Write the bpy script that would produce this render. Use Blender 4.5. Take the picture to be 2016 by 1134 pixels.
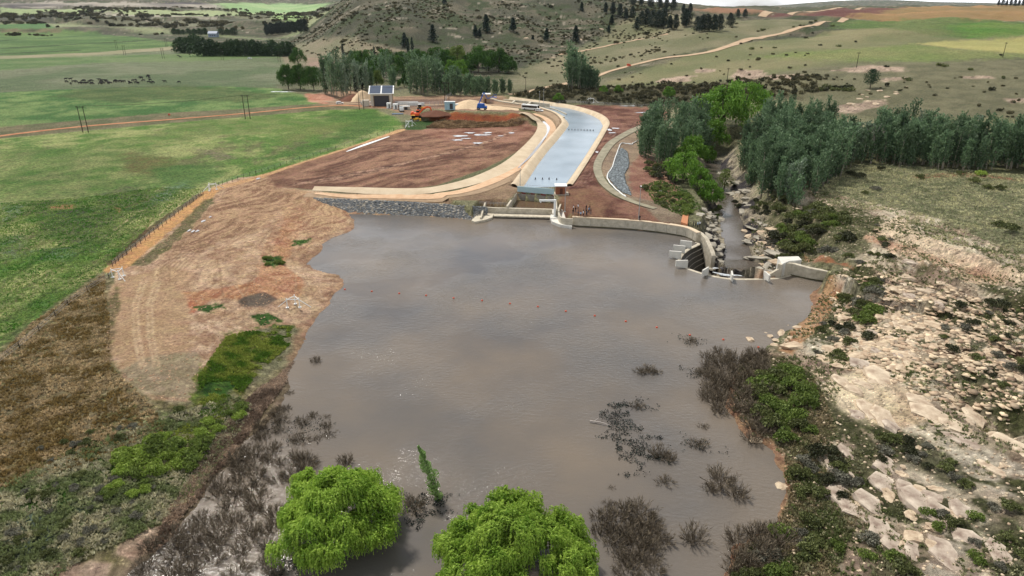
import bpy, bmesh, math, random
import numpy as np
from mathutils import Vector, Matrix
random.seed(7); rng = np.random.default_rng(7)
for o in list(bpy.data.objects): bpy.data.objects.remove(o)
R = math.radians
S = bpy.context.scene
COL = S.collection

# ---------------- camera ----------------
CAM_H = 60.0; PITCH = R(22.6); F = 1344.0
cd = bpy.data.cameras.new('camera'); cd.lens = 24; cd.sensor_width = 36; cd.clip_start = 1; cd.clip_end = 40000
cam = bpy.data.objects.new('camera', cd); COL.objects.link(cam)
cam.location = (0, 0, CAM_H); cam.rotation_euler = (R(90) - PITCH, 0, 0); S.camera = cam

# ---------------- sky, sun, exposure ----------------
SUN_EL, SUN_AZ = R(58), R(-38)      # azimuth clockwise from +Y
w = bpy.data.worlds.new('World'); S.world = w; w.use_nodes = True
nt = w.node_tree; nt.nodes.clear()
sky = nt.nodes.new('ShaderNodeTexSky'); sky.sky_type = 'NISHITA'; sky.sun_disc = False
sky.sun_elevation = SUN_EL; sky.sun_rotation = SUN_AZ; sky.air_density = 1.0; sky.dust_density = 2.0
tc = nt.nodes.new('ShaderNodeTexCoord')
mp = nt.nodes.new('ShaderNodeMapping'); mp.inputs['Scale'].default_value = (1.2, 1.2, 4.0)
nz = nt.nodes.new('ShaderNodeTexNoise'); nz.inputs['Scale'].default_value = 2.2; nz.inputs['Detail'].default_value = 6
cr = nt.nodes.new('ShaderNodeValToRGB'); cr.color_ramp.elements[0].position = .36; cr.color_ramp.elements[1].position = .56
cr2 = nt.nodes.new('ShaderNodeValToRGB'); cr2.color_ramp.elements[0].position = .35; cr2.color_ramp.elements[1].position = .75
cr2.color_ramp.elements[0].color = (5.6, 5.9, 6.2, 1); cr2.color_ramp.elements[1].color = (12.5, 12.7, 13.0, 1)
mx = nt.nodes.new('ShaderNodeMixRGB'); bg = nt.nodes.new('ShaderNodeBackground'); bg.inputs[1].default_value = .075
wo = nt.nodes.new('ShaderNodeOutputWorld'); L = nt.links.new
L(tc.outputs['Generated'], mp.inputs[0]); L(mp.outputs[0], nz.inputs[0]); L(nz.outputs[0], cr.inputs[0]); L(nz.outputs[0], cr2.inputs[0])
L(cr.outputs[0], mx.inputs[0]); L(sky.outputs[0], mx.inputs[1]); L(cr2.outputs[0], mx.inputs[2]); sxyz = nt.nodes.new('ShaderNodeSeparateXYZ'); L(tc.outputs['Generated'], sxyz.inputs[0])
gmr = nt.nodes.new('ShaderNodeMapRange'); gmr.inputs[1].default_value = .05; gmr.inputs[2].default_value = .48; gmr.inputs[3].default_value = 2.3; gmr.inputs[4].default_value = .62; L(sxyz.outputs[2], gmr.inputs[0])
gsc = nt.nodes.new('ShaderNodeVectorMath'); gsc.operation = 'SCALE'; L(mx.outputs[0], gsc.inputs[0]); L(gmr.outputs[0], gsc.inputs['Scale']); L(gsc.outputs[0], bg.inputs[0]); L(bg.outputs[0], wo.inputs[0])
sl = bpy.data.lights.new('sun', 'SUN'); sl.energy = 3.0; sl.angle = R(7); sl.color = (1, .96, .9)
so = bpy.data.objects.new('sun', sl); COL.objects.link(so)
so.rotation_euler = Vector((math.sin(SUN_AZ) * math.cos(SUN_EL), math.cos(SUN_AZ) * math.cos(SUN_EL), math.sin(SUN_EL))).to_track_quat('Z', 'Y').to_euler()
S.view_settings.view_transform = 'Standard'; S.view_settings.look = 'None'; S.view_settings.gamma = 1
S.view_settings.exposure = 0.5

# ---------------- numeric helpers ----------------
def _h(ix, iy, s):
    n = (ix.astype(np.int64) * 374761393 + iy.astype(np.int64) * 668265263 + s * 974634777) & 0x7fffffff
    n = ((n ^ (n >> 13)) * 1274126177) & 0x7fffffff
    return ((n ^ (n >> 16)) & 0xffff) / 65535.0
def vnoise(x, y, s=0):
    x = np.asarray(x, float); y = np.asarray(y, float)
    ix = np.floor(x); iy = np.floor(y); fx = x - ix; fy = y - iy
    fx = fx * fx * (3 - 2 * fx); fy = fy * fy * (3 - 2 * fy)
    ix = ix.astype(np.int64); iy = iy.astype(np.int64)
    a = _h(ix, iy, s); b = _h(ix + 1, iy, s); c = _h(ix, iy + 1, s); d = _h(ix + 1, iy + 1, s)
    return (a * (1 - fx) + b * fx) * (1 - fy) + (c * (1 - fx) + d * fx) * fy
def fbm(x, y, s=0, o=4, g=.5):
    r = 0; a = 1; t = 0
    for k in range(o):
        r = r + a * vnoise(x * 2**k + 13.7 * k, y * 2**k - 7.1 * k, s + k); t += a; a *= g
    return r / t                     # 0..1
def sst(e0, e1, x):
    t = np.clip((x - e0) / (e1 - e0), 0, 1); return t * t * (3 - 2 * t)
def seg_dist(x, y, pl, closed=False):
    d = np.full(x.shape, 1e9); n = len(pl)
    for i in range(n if closed else n - 1):
        ax, ay = pl[i][:2]; bx, by = pl[(i + 1) % n][:2]; dx, dy = bx - ax, by - ay
        t = np.clip(((x - ax) * dx + (y - ay) * dy) / (dx * dx + dy * dy + 1e-12), 0, 1)
        d = np.minimum(d, np.hypot(x - ax - t * dx, y - ay - t * dy))
    return d
def inside(x, y, pl):
    c = np.zeros(x.shape, bool); n = len(pl)
    for i in range(n):
        ax, ay = pl[i][:2]; bx, by = pl[(i + 1) % n][:2]
        if ay == by: continue
        c ^= ((ay > y) != (by > y)) & (x < (bx - ax) * (y - ay) / (by - ay) + ax)
    return c
def sdp(x, y, pl):                    # + outside, - inside
    d = seg_dist(x, y, pl, True); return np.where(inside(x, y, pl), -d, d)
def ray(px, py):
    dx = (px - 1008) / F; dy = (567 - py) / F
    return dx, math.cos(PITCH) + dy * math.sin(PITCH), -math.sin(PITCH) + dy * math.cos(PITCH)
def Pz(px, py, z=0.0):                # pixel of the photograph -> point on a level plane
    d = ray(px, py); t = (z - CAM_H) / min(d[2], -1e-3); return (d[0] * t, d[1] * t)
def W(l, z=0.0): return [Pz(a, b, z) for a, b in l]

# ---------------- terrain shape ----------------
NEARL = [(0, 4), (60, 3.6), (150, 3.2), (400, 3.0)]
PROF = [
 (-1500, NEARL + [(1500, 6), (1900, 30), (2400, 60), (4000, 220), (13000, 500)]),
 (0, NEARL + [(1000, 3.5), (1450, 6), (1700, 24), (2000, 30), (2600, 50), (4000, 200), (13000, 500)]),
 (250, NEARL + [(1000, 3.5), (1450, 6), (1650, 20), (2100, 30), (2600, 52), (4000, 190), (13000, 500)]),
 (420, NEARL + [(1200, 4), (1500, 8), (1800, 22), (2300, 34), (3000, 60), (5000, 150), (13000, 600)]),
 (560, NEARL + [(1200, 4), (1600, 8), (2000, 18), (3000, 32), (4500, 60), (7000, 180), (13000, 600)]),
 (610, NEARL + [(750, 3.5), (880, 9), (1000, 17), (1200, 24), (1800, 20), (3000, 36), (7000, 160), (13000, 600)]),
 (660, NEARL + [(700, 3.5), (800, 11), (900, 30), (1000, 46), (1200, 52), (2000, 40), (7000, 180), (13000, 500)]),
 (720, NEARL + [(660, 3.5), (760, 14), (880, 42), (1000, 72), (1200, 92), (2000, 70), (13000, 300)]),
 (800, NEARL + [(650, 3.5), (730, 10), (850, 38), (1000, 72), (1250, 115), (2000, 90), (13000, 300)]),
 (950, NEARL + [(640, 4), (720, 11), (850, 30), (1000, 58), (1250, 105), (2000, 90), (13000, 300)]),
 (1080, NEARL + [(600, 4), (720, 13), (850, 28), (1000, 55), (1250, 92), (2000, 80), (13000, 200)]),
 (1180, NEARL + [(560, 4), (640, 9), (720, 16), (850, 29), (1000, 50), (1200, 72), (2000, 70), (13000, 160)]),
 (1300, [(0, 3), (400, 3), (450, 5), (550, 12), (700, 24), (850, 36), (1000, 46), (1300, 57), (2000, 58), (13000, 80)]),
 (1400, [(0, 3), (360, 3), (420, 5), (480, 9), (600, 22), (700, 30), (850, 39), (1000, 45), (1500, 50), (2500, 49), (4000, 30), (13000, 10)]),
 (1600, [(0, 3), (90, 3), (250, 4.5), (350, 8), (450, 18), (600, 30), (800, 40), (1200, 46), (2500, 48), (4000, 30), (13000, 10)]),
 (1800, [(0, 4), (90, 4), (150, 5), (250, 6.5), (330, 9), (400, 17), (500, 27), (700, 37.5), (1200, 46.5), (2500, 50), (4000, 30), (13000, 10)]),
 (2016, [(0, 5), (90, 5), (150, 6.5), (250, 8), (310, 11), (400, 20), (460, 26), (600, 35), (1000, 46), (2500, 54), (4000, 30), (13000, 10)]),
 (2500, [(0, 6), (90, 6), (150, 8), (250, 10), (400, 22), (600, 36), (1000, 47), (2500, 56), (4000, 30), (13000, 10)]),
 (3600, [(0, 7), (90, 7.5), (150, 10), (250, 14), (400, 24), (600, 36), (1000, 47), (2500, 56), (13000, 10)]),
]
UG = np.linspace(-1500, 3600, 256); LG = np.linspace(math.log(30), math.log(13000), 300); YG = np.exp(LG)
_c = np.array([np.interp(YG, [a for a, b in p], [b for a, b in p]) for u, p in PROF])
TAB = np.array([np.interp(UG, [u for u, p in PROF], _c[:, k]) for k in range(len(YG))]).T
for _ in range(3):
    for ax, n in ((0, 1), (1, 2)):
        for k in range(n):
            q = np.pad(TAB, [(1, 1) if a == ax else (0, 0) for a in (0, 1)], mode='edge')
            TAB = (q[:-2] + q[1:-1] * 2 + q[2:]) / 4 if ax == 0 else (q[:, :-2] + q[:, 1:-1] * 2 + q[:, 2:]) / 4
def base(x, y):
    yy = np.clip(y, 30.5, 12900); u = np.clip(1008 + 1455 * x / yy, -1499, 3599)
    a = (u - UG[0]) / (UG[1] - UG[0]); b = (np.log(yy) - LG[0]) / (LG[1] - LG[0])
    i = a.astype(int); j = b.astype(int); a = a - i; b = b - j
    return (TAB[i, j] * (1 - a) + TAB[i + 1, j] * a) * (1 - b) + (TAB[i, j + 1] * (1 - a) + TAB[i + 1, j + 1] * a) * b

LAKE_N = [(581, 715), (596, 677), (604, 651), (622, 624), (645, 598), (660, 579), (673, 555), (664, 542), (640, 534), (619, 530), (602, 520), (612, 508), (628, 493), (638, 481), (664, 466), (690, 455), (700, 438), (685, 422)]
DAMFOOT = [(685, 421), (760, 423), (850, 426), (932, 432), (975, 424), (1085, 430), (1086, 436), (1105, 444), (1126, 445), (1230, 451), (1282, 456), (1318, 461), (1349, 467), (1369, 477)]
CREST = [(1375, 480), (1352, 492), (1338, 506), (1340, 519), (1352, 528), (1374, 536), (1404, 544), (1436, 549), (1471, 550), (1516, 549), (1536, 547)]
RFOOT = [(1556, 542), (1592, 550), (1629, 556)]
LAKE_R = [(1600, 575), (1596, 600), (1582, 635), (1564, 646), (1545, 650), (1522, 668), (1507, 690), (1480, 702), (1450, 722), (1437, 760), (1430, 800), (1452, 828), (1477, 862), (1510, 873), (1533, 901), (1545, 958), (1543, 991), (1519, 1033), (1477, 1050), (1439, 1075), (1428, 1134), (1440, 1300), (1500, 1600)]
LAKE_L = [(-100, 1600), (60, 1300), (200, 1160), (300, 1090), (345, 1050), (368, 1014), (398, 985), (417, 949), (451, 914), (486, 868), (536, 820), (566, 770), (570, 738)]
crestW = W(CREST); damW = W(DAMFOOT); rfW = W(RFOOT)
LAKE = damW + crestW + rfW + W(LAKE_R) + W(LAKE_L) + W(LAKE_N)
HARD = damW[4:] + crestW + rfW
GORGE = W([(1478, 552), (1462, 525), (1452, 500), (1446, 470), (1440, 440), (1436, 410), (1428, 388), (1424, 368), (1408, 345), (1404, 320), (1415, 300), (1440, 270), (1452, 240), (1462, 215)], -4.5) + [(150, 420), (190, 470)]
GHW = [6.5, 3.6, 2.6, 2.6, 2.6, 2.4, 2.2, 2, 3, 3, 3, 3, 3, 3, 3, 3]
PLUNGE = [(47.5, 176), (51, 175), (51.6, 167), (51, 160), (52.5, 155), (53, 151), (46, 155), (43.5, 160), (44.5, 166)]
HILL2 = Pz(512, 66, 4)
WALLPTS = np.array(HARD)
def height(x, y, fine=True):
    x = np.atleast_1d(np.asarray(x, float)); y = np.atleast_1d(np.asarray(y, float))
    z = base(x, y); r = np.hypot(x, y)
    z = z + 30 * np.exp(-((x - HILL2[0]) / 95)**2 - ((y - HILL2[1] - 60) / 120)**2)
    hill = sst(10, 30, z) * sst(600, 800, r)
    z = z + 66 * np.exp(-((x - 4500) / 620)**2 - ((y - 9000) / 1200)**2) + 58 * np.exp(-((x - 5600) / 900)**2 - ((y - 9300) / 1200)**2) + 40 * np.exp(-((x - 3900) / 500)**2 - ((y - 9300) / 1200)**2)
    z = z + (fbm(x / 90, y / 90, 3, 5) - .5) * 22 * hill * (r < 7000)
    z = z + (fbm(x / 60, y / 60, 9, 3) - .5) * 2.0 * sst(450, 800, r) + (fbm(x / 30, y / 30, 5, 3) - .5) * 1.0 * sst(250, 360, r)*sst(-30,60,x)
    far = sst(1450, 1700, r) * (1 - sst(2600, 3500, r)) * sst(100, -100, x)   # stepped escarpments far left
    zz = z / 14.0; z = z * (1 - .7 * far) + .7 * far * 14 * (np.floor(zz) + sst(.55, .95, zz - np.floor(zz)))
    m = (x > -120) & (x < 160) & (y > -10) & (y < 260)
    if fine: z = z + (fbm(x / 3.1, y / 3.1, 21, 3) - .5) * .28 * (1 - sst(150, 320, r))
    # rocky right bank, stepped along its strata
    rk = (x > 25) & (y < 230) & (x > 40 - (y - 150) * .02)
    if rk.any():
        xs = x[rk]; ys = y[rk]
        q = fbm((xs + .25 * ys) / 5.5, (ys - .2 * xs) / 17, 31, 4) * 3.2
        st = np.floor(q * 3) / 3 + sst(.6, 1, q * 3 - np.floor(q * 3)) / 3
        amp = sst(0, 8, xs - 30) * (1 - sst(135, 200, ys)) * 2.0
        z[rk] += (st - 1.6) * amp + (np.abs(fbm((xs + .3 * ys) / 2.2, (ys - .3 * xs) / 6, 33, 4) - .5) * -2.4 + .2) * .5 * np.clip(amp, 0, 1) + (fbm(xs / 1.1, ys / 1.5, 35, 3) - .5) * .55 * np.clip(amp, 0, 1)
    if m.any():
        xs = x[m]; ys = y[m]; d = sdp(xs, ys, LAKE)
        d = d + (fbm(xs / 5, ys / 5, 14, 4, .6) - .5) * 3.0 * sst(4, 12, seg_dist(xs, ys, HARD)) * sst(9, 2, np.abs(d))
        hd = seg_dist(xs, ys, HARD); hw = 1 - sst(2.0, 7, hd - np.abs(d)); hard = hw > .5
        sh = (.22 + 5.5 * hw) * d - .9 * hw
        sh = np.where((hw <= 0) & (d > 0), .02 + .20 * d + (fbm(xs / 2.2, ys / 2.2, 4, 3) - .5) * np.clip(d, 0, 1) * .5, sh)
        zz = np.where(d > 0, np.minimum(z[m], sh), np.maximum(-2.2, np.where(hard, -2.2, d * .35 - .04)))
        zz = np.where(~hard & (d > -.6) & (d < 0), d * .3 - .02, zz)
        z[m] = zz
    g = (x > 30) & (x < 220) & (y > 145) & (y < 490)
    if g.any():
        xs = x[g]; ys = y[g]; best = np.full(xs.shape, 99.0)
        for i in range(len(GORGE) - 1):
            d = seg_dist(xs, ys, GORGE[i:i + 2]) - (GHW[i] + GHW[i + 1]) / 2
            best = np.minimum(best, d)
        pd = sdp(xs, ys, PLUNGE); bst2 = best; best = np.minimum(best, pd + .3)
        rough = (fbm(xs / 3.5, ys / 6, 41, 4) - .5)
        fl = np.interp(ys, [150, 154, 159, 166, 176, 300, 330, 365], [-1.0, -1.1, -2.2, -4.0, -5.2, -4.8, -2.0, 30]); fl = np.where(pd < bst2, -6.5, fl)
        slo = np.where(xs > 60, .42, .95) + sst(200, 225, ys) * .4
        c = fl + np.clip(best, 0, 99) * slo + rough * 4.2 * sst(-1.5, 2, best) * sst(60, 30, best)
        st = c * 1.1; c = np.where(c < 2, (np.floor(st) + sst(.45, 1, st - np.floor(st))) / 1.1, c)
        lk = sdp(xs, ys, LAKE)
        z[g] = np.where((lk > -.6) & (xs + (ys - 150) * .3 > 42), np.minimum(z[g], c), z[g])
    # intake bay behind the low wall
    b = (x > -8) & (x < 16) & (y > 200) & (y < 226)
    if b.any():
        z[b] = np.where(inside(x[b], y[b], BAY), -1.5, z[b])
    # canal trough
    c = (x > -60) & (x < 60) & (y > 222) & (y < 560)
    if c.any():
        z[c] = np.minimum(z[c], .6 + np.clip(sdp(x[c], y[c], CANAL), 0, 9) * .55)
    c = (x > -16) & (x < 22) & (y > 186) & (y < 212)
    if c.any():
        for P_ in SLABS: z[c] = np.minimum(z[c], .1 + 3 * np.clip(sdp(x[c], y[c], P_) - .6, 0, 9))
    # soil mound behind the furrows
    m = (x > -75) & (x < 15) & (y > 330) & (y < 460)
    if m.any():
        d = seg_dist(x[m], y[m], MOUND)
        z[m] = z[m] + 4.6 * sst(13, 3, d) + (fbm(x[m] / 3, y[m] / 3, 8, 3) - .5) * 1.0 * sst(16, 10, d)
    return z
CAN_L = W([(1026, 372), (1034, 362), (1058, 325), (1078, 298), (1098, 275), (1114, 255), (1120, 245), (1115, 236), (1102, 226), (1080, 218), (1058, 212), (1020, 206), (985, 201)], 1.5)
CAN_R = W([(1108, 370), (1117, 358), (1133, 335), (1150, 310), (1166, 285), (1180, 262), (1187, 247), (1181, 236), (1168, 228), (1150, 221), (1120, 213), (1080, 207), (1030, 200), (1000, 196)], 1.5)
CANAL = CAN_L + CAN_R[::-1]
SLABS = [W([(973, 421), (969, 428), (955, 433), (935, 436.5), (928, 434), (942, 420), (950, 412), (973, 410)], .6), W([(1086, 412), (1083, 428), (1087, 436), (1102, 442), (1115, 444), (1108, 430), (1103, 414)], .8), W([(973, 410), (1086, 414), (1087, 428), (972, 425)], .7)]
BAY = W([(1000, 412), (1018, 385), (1091, 391), (1093, 418)], 2.0)
MOUND = W([(850, 231), (900, 234), (1000, 236), (1030, 240)], 3)
def H1(x, y): return float(height([x], [y])[0])
_T = np.exp(np.linspace(math.log(35), math.log(12500), 2600))
def G(px, py):                        # pixel of the photograph -> point on the terrain
    d = ray(px, py); t = _T / math.hypot(d[0], d[1]); X = d[0] * t; Y = d[1] * t; Z = CAM_H + d[2] * t
    hz = height(X, Y, False); below = Z < hz
    if not below.any(): k = int(np.argmin(Z - hz + 1e-3 * _T))
    else: k = int(np.argmax(below))
    if k == 0: return (X[0], Y[0], hz[0])
    a = (Z - hz)[k - 1]; b = (hz - Z)[k]; f = a / (a + b + 1e-9); f = min(max(f, 0), 1)
    x = X[k - 1] + (X[k] - X[k - 1]) * f; y = Y[k - 1] + (Y[k] - Y[k - 1]) * f
    return (float(x), float(y), H1(x, y))
def GG(l): return [G(a, b)[:2] for a, b in l]

# ---------------- tagging and linking ----------------
def tag(o, label=None, cat=None, group=None, kind=None):
    if label: o['label'] = label
    if cat: o['category'] = cat
    if group: o['group'] = group
    if kind: o['kind'] = kind
    return o
def link(name, me, mats=None, parent=None, loc=None):
    o = bpy.data.objects.new(name, me); COL.objects.link(o)
    if mats is not None and me is not None:
        for m in (mats if isinstance(mats, (list, tuple)) else [mats]): me.materials.append(m)
    if parent: o.parent = parent
    if loc is not None: o.location = loc
    return o
def empty(name, loc=(0, 0, 0), rz=0, sc=1):
    o = bpy.data.objects.new(name, None); COL.objects.link(o); o.location = loc; o.rotation_euler = (0, 0, rz); o.scale = (sc,) * 3 if not hasattr(sc, '__len__') else sc
    o.empty_display_size = .2; return o
def copy_tree(o, parent=None):
    c = o.copy(); COL.objects.link(c); c.parent = parent
    for ch in [k for k in KIDS.get(o.name, [])]: copy_tree(ch, c)
    return c
KIDS = {}
def reg(root):                        # remember the children of a prototype for copy_tree
    for ch in [o for o in COL.objects if o.parent == root]:
        KIDS.setdefault(root.name, []).append(ch); reg(ch)
def mesh_np(name, v, f, smooth=False):
    v = np.asarray(v, np.float32); me = bpy.data.meshes.new(name); me.vertices.add(len(v)); me.vertices.foreach_set('co', v.ravel())
    f = np.asarray(f, np.int32); k = f.shape[1]; n = len(f)
    me.loops.add(n * k); me.loops.foreach_set('vertex_index', f.ravel()); me.polygons.add(n)
    me.polygons.foreach_set('loop_start', np.arange(0, n * k, k, dtype=np.int32))
    me.polygons.foreach_set('loop_total', np.full(n, k, np.int32))
    if smooth: me.polygons.foreach_set('use_smooth', np.ones(n, bool))
    me.update(calc_edges=True); return me
def set_col(me, name, c):
    a = me.attributes.new(name, 'FLOAT_COLOR', 'POINT'); c = np.asarray(c, np.float32)
    if c.shape[1] == 3: c = np.hstack([c, np.ones((len(c), 1), np.float32)])
    a.data.foreach_set('color', c.ravel())

# ---------------- materials ----------------
def lin(r, g, b): return tuple(((c / 255 + .055) / 1.055)**2.4 if c > 10 else c / 3294 for c in (r, g, b))
MATS = {}
def mat(name, c, rough=.8, metal=0, var=.12, scale=1.5, bump=.0, bscale=8, spec=.3, alt=None, emit=None):
    if name in MATS: return MATS[name]
    m = bpy.data.materials.new(name); m.use_nodes = True; n = m.node_tree.nodes; l = m.node_tree.links.new
    b = n['Principled BSDF']; b.inputs['Roughness'].default_value = rough; b.inputs['Metallic'].default_value = metal
    b.inputs['Specular IOR Level'].default_value = spec
    t = n.new('ShaderNodeTexCoord'); z = n.new('ShaderNodeTexNoise'); z.inputs['Scale'].default_value = scale; z.inputs['Detail'].default_value = 6; z.inputs['Roughness'].default_value = .65
    r = n.new('ShaderNodeValToRGB'); r.color_ramp.elements[0].position = .32; r.color_ramp.elements[1].position = .68
    a = alt if alt else tuple(min(1, k * (1 + var)) for k in c)
    r.color_ramp.elements[0].color = (*[k * (1 - var) for k in c], 1) if not alt else (*c, 1); r.color_ramp.elements[1].color = (*a, 1)
    l(t.outputs['Object'], z.inputs[0]); l(z.outputs[0], r.inputs[0]); l(r.outputs[0], b.inputs['Base Color'])
    if bump:
        z2 = n.new('ShaderNodeTexNoise'); z2.inputs['Scale'].default_value = bscale; z2.inputs['Detail'].default_value = 5
        bp = n.new('ShaderNodeBump'); bp.inputs['Strength'].default_value = 1; bp.inputs['Distance'].default_value = bump
        l(t.outputs['Object'], z2.inputs[0]); l(z2.outputs[0], bp.inputs['Height']); l(bp.outputs[0], b.inputs['Normal'])
    MATS[name] = m; return m
def leafmat(name, c1, c2, trans=.25, objvar=.25, rough=.6):
    if name in MATS: return MATS[name]
    m = bpy.data.materials.new(name); m.use_nodes = True; n = m.node_tree.nodes; l = m.node_tree.links.new
    b = n['Principled BSDF']; out = n['Material Output']; b.inputs['Roughness'].default_value = rough; b.inputs['Specular IOR Level'].default_value = .2
    g = n.new('ShaderNodeNewGeometry'); r = n.new('ShaderNodeValToRGB')
    r.color_ramp.elements[0].color = (*c1, 1); r.color_ramp.elements[1].color = (*c2, 1)
    t = n.new('ShaderNodeTexCoord'); z = n.new('ShaderNodeTexNoise'); z.inputs['Scale'].default_value = .45; z.inputs['Detail'].default_value = 3
    ad = n.new('ShaderNodeMath'); ad.operation = 'MULTIPLY_ADD'; ad.inputs[1].default_value = .5
    sb = n.new('ShaderNodeMath'); sb.operation = 'MULTIPLY_ADD'; sb.inputs[1].default_value = 1.6; sb.inputs[2].default_value = -.55
    l(t.outputs['Object'], z.inputs[0]); l(z.outputs[0], sb.inputs[0]); l(g.outputs['Random Per Island'], ad.inputs[0]); l(sb.outputs[0], ad.inputs[2]); l(ad.outputs[0], r.inputs[0])
    oi = n.new('ShaderNodeObjectInfo'); mr = n.new('ShaderNodeMapRange'); mr.inputs[3].default_value = 1 - objvar; mr.inputs[4].default_value = 1 + objvar
    mm = n.new('ShaderNodeVectorMath'); mm.operation = 'SCALE'
    l(oi.outputs['Random'], mr.inputs[0]); l(r.outputs[0], mm.inputs[0]); l(mr.outputs[0], mm.inputs['Scale'])
    l(mm.outputs[0], b.inputs['Base Color'])
    tr = n.new('ShaderNodeBsdfTranslucent'); ms = n.new('ShaderNodeMixShader'); ms.inputs[0].default_value = trans
    l(mm.outputs[0], tr.inputs[0]); l(b.outputs[0], ms.inputs[1]); l(tr.outputs[0], ms.inputs[2]); l(ms.outputs[0], out.inputs[0])
    MATS[name] = m; return m
# ---------------- ground sheet ----------------
az = np.concatenate([np.linspace(-180, -60, 61)[:-1], np.linspace(-60, -41, 60)[:-1], np.linspace(-41, 41, 860)[:-1], np.linspace(41, 60, 60)[:-1], np.linspace(60, 180, 61)[:-1]])
rr = np.concatenate([[2, 8, 16, 24, 32, 39], np.exp(np.arange(math.log(45), math.log(420), .0042)), np.exp(np.arange(math.log(420), math.log(13000), .0085))])
NA, NR = len(az), len(rr)
A, RR = np.meshgrid(np.radians(az), rr, indexing='ij')
VX = (RR * np.sin(A)).ravel(); VY = (RR * np.cos(A)).ravel(); VZ = height(VX, VY)
i = np.arange(NA)[:, None]; j = np.arange(NR - 1)[None, :]
q0 = i * NR + j; q1 = ((i + 1) % NA) * NR + j
FC = np.stack([q0, q0 + 1, q1 + 1, q1], -1).reshape(-1, 4)
# centre cap
cv = len(VX); VX = np.append(VX, 0); VY = np.append(VY, 0); VZ = np.append(VZ, H1(0, 0))
cap = np.array([[cv, k * NR, ((k + 1) % NA) * NR] for k in range(NA)], np.int32)
gme = mesh_np('ground', np.stack([VX, VY, VZ], 1), FC, True)
VR = np.hypot(VX, VY)
N1 = fbm(VX / 7, VY / 7, 51, 5, .6); N2 = fbm(VX / 1.6, VY / 1.6, 61, 4, .6); N3 = fbm(VX / 40, VY / 40, 71, 4); N4 = fbm(VX / 260, VY / 160, 81, 5, .55)
NS = np.where(VR < 420, N2, np.where(VR < 900, N1, N4))    # noise at a wavelength the distance can show
C = np.zeros((len(VX), 3)); K = np.zeros((len(VX), 3)); K[:, 1] = 1
def c3(*a): return np.array(lin(*a))
def mixc(a, b, t): return a[None, :] * (1 - t[:, None]) + b[None, :] * t[:, None]
def ramp(n, lo=.35, hi=.65): return np.clip((n - lo) / (hi - lo), 0, 1)
C[:] = mixc(c3(118, 118, 84), c3(140, 136, 104), ramp(N3))
# hills: dry grass, dark scrub and pale rock
hm = sst(450, 650, VR)
ng = fbm(VX / 24, VY / 14, 91, 5, .65)
cc = mixc(c3(74, 74, 58), c3(102, 96, 78), ramp(N3)); t = ramp(ng, .50, .60)
cc = cc * (1 - t[:, None]) + c3(66, 74, 48) * t[:, None]
t = ramp(fbm(VX / 16, VY / 9, 95, 5, .7), .66, .74); cc = cc * (1 - t[:, None]) + c3(150, 140, 122) * t[:, None]
C = C * (1 - hm[:, None]) + cc * hm[:, None]
# rock zone on the right bank
def paint(poly, ca, cb, k, soft=.6, wob=1.5, n=None, lo=.35, hi=.65, w=1.0, world=False, mask=None, wf=4.0):
    P_ = poly if world else GG(poly)
    xs = [p[0] for p in P_]; ys = [p[1] for p in P_]; pad = soft + wob + 2
    s = np.where((VX > min(xs) - pad) & (VX < max(xs) + pad) & (VY > min(ys) - pad) & (VY < max(ys) + pad))[0]
    if len(s) == 0: return
    d = sdp(VX[s], VY[s], P_) + (fbm(VX[s] / wf, VY[s] / wf, len(xs) + 5, 4, .6) - .5) * 2 * wob
    t = (1 - sst(-soft, soft, d)) * w
    if mask is not None: t = t * mask[s]
    nn = (N2 if n is None else n)[s]
    col = mixc(c3(*ca), c3(*cb), ramp(nn, lo, hi))
    C[s] = C[s] * (1 - t[:, None]) + col * t[:, None]
    kk = np.array(k, float); K[s] = K[s] * (1 - t[:, None]) + kk[None] * t[:, None]
VEG, ROCK, MUD, DRY = (0, 1, 0), (1, 0, 0), (0, 0, 1), (0, .5, 0)
# far left slopes, terraces and pale bands
paint([(-600, 60), (0, 58), (180, 52), (330, 56), (345, 68), (540, 78), (590, 55), (640, 22), (650, -60), (-600, -60)], (110, 118, 82), (132, 134, 100), DRY, 20, 30, N4)
paint([(-600, 46), (0, 44), (110, 46), (60, 30), (-600, 28)], (62, 64, 56), (82, 80, 66), DRY, 8, 20, N4)
paint([(110, 40), (200, 38), (420, 40), (560, 30), (540, 44), (400, 52), (250, 50)], (70, 72, 58), (120, 118, 92), DRY, 10, 30, N4)
paint([(180, 27), (240, 24), (330, 30), (430, 34), (420, 38), (300, 34)], (160, 152, 134), (110, 108, 90), DRY, 6, 25, N4)
paint([(0, 8), (90, 2), (260, 6), (340, 2), (430, 8), (440, 16), (300, 14), (160, 12), (0, 14)], (70, 66, 64), (150, 142, 128), DRY, 12, 40, N4)
paint([(0, 14), (160, 17), (330, 20), (440, 22), (560, 22), (610, 26), (420, 32), (200, 22), (0, 26)], (128, 142, 98), (142, 150, 110), DRY, 15, 25, N4)
paint([(420, 8), (560, 6), (650, 8), (620, 20), (470, 22)], (140, 160, 112), (124, 150, 100), DRY, 30, 30, N4)
paint([(540, 30), (600, 28), (610, 34), (580, 42), (540, 38)], (136, 160, 100), (128, 150, 96), DRY, 15, 15, N4)
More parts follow.
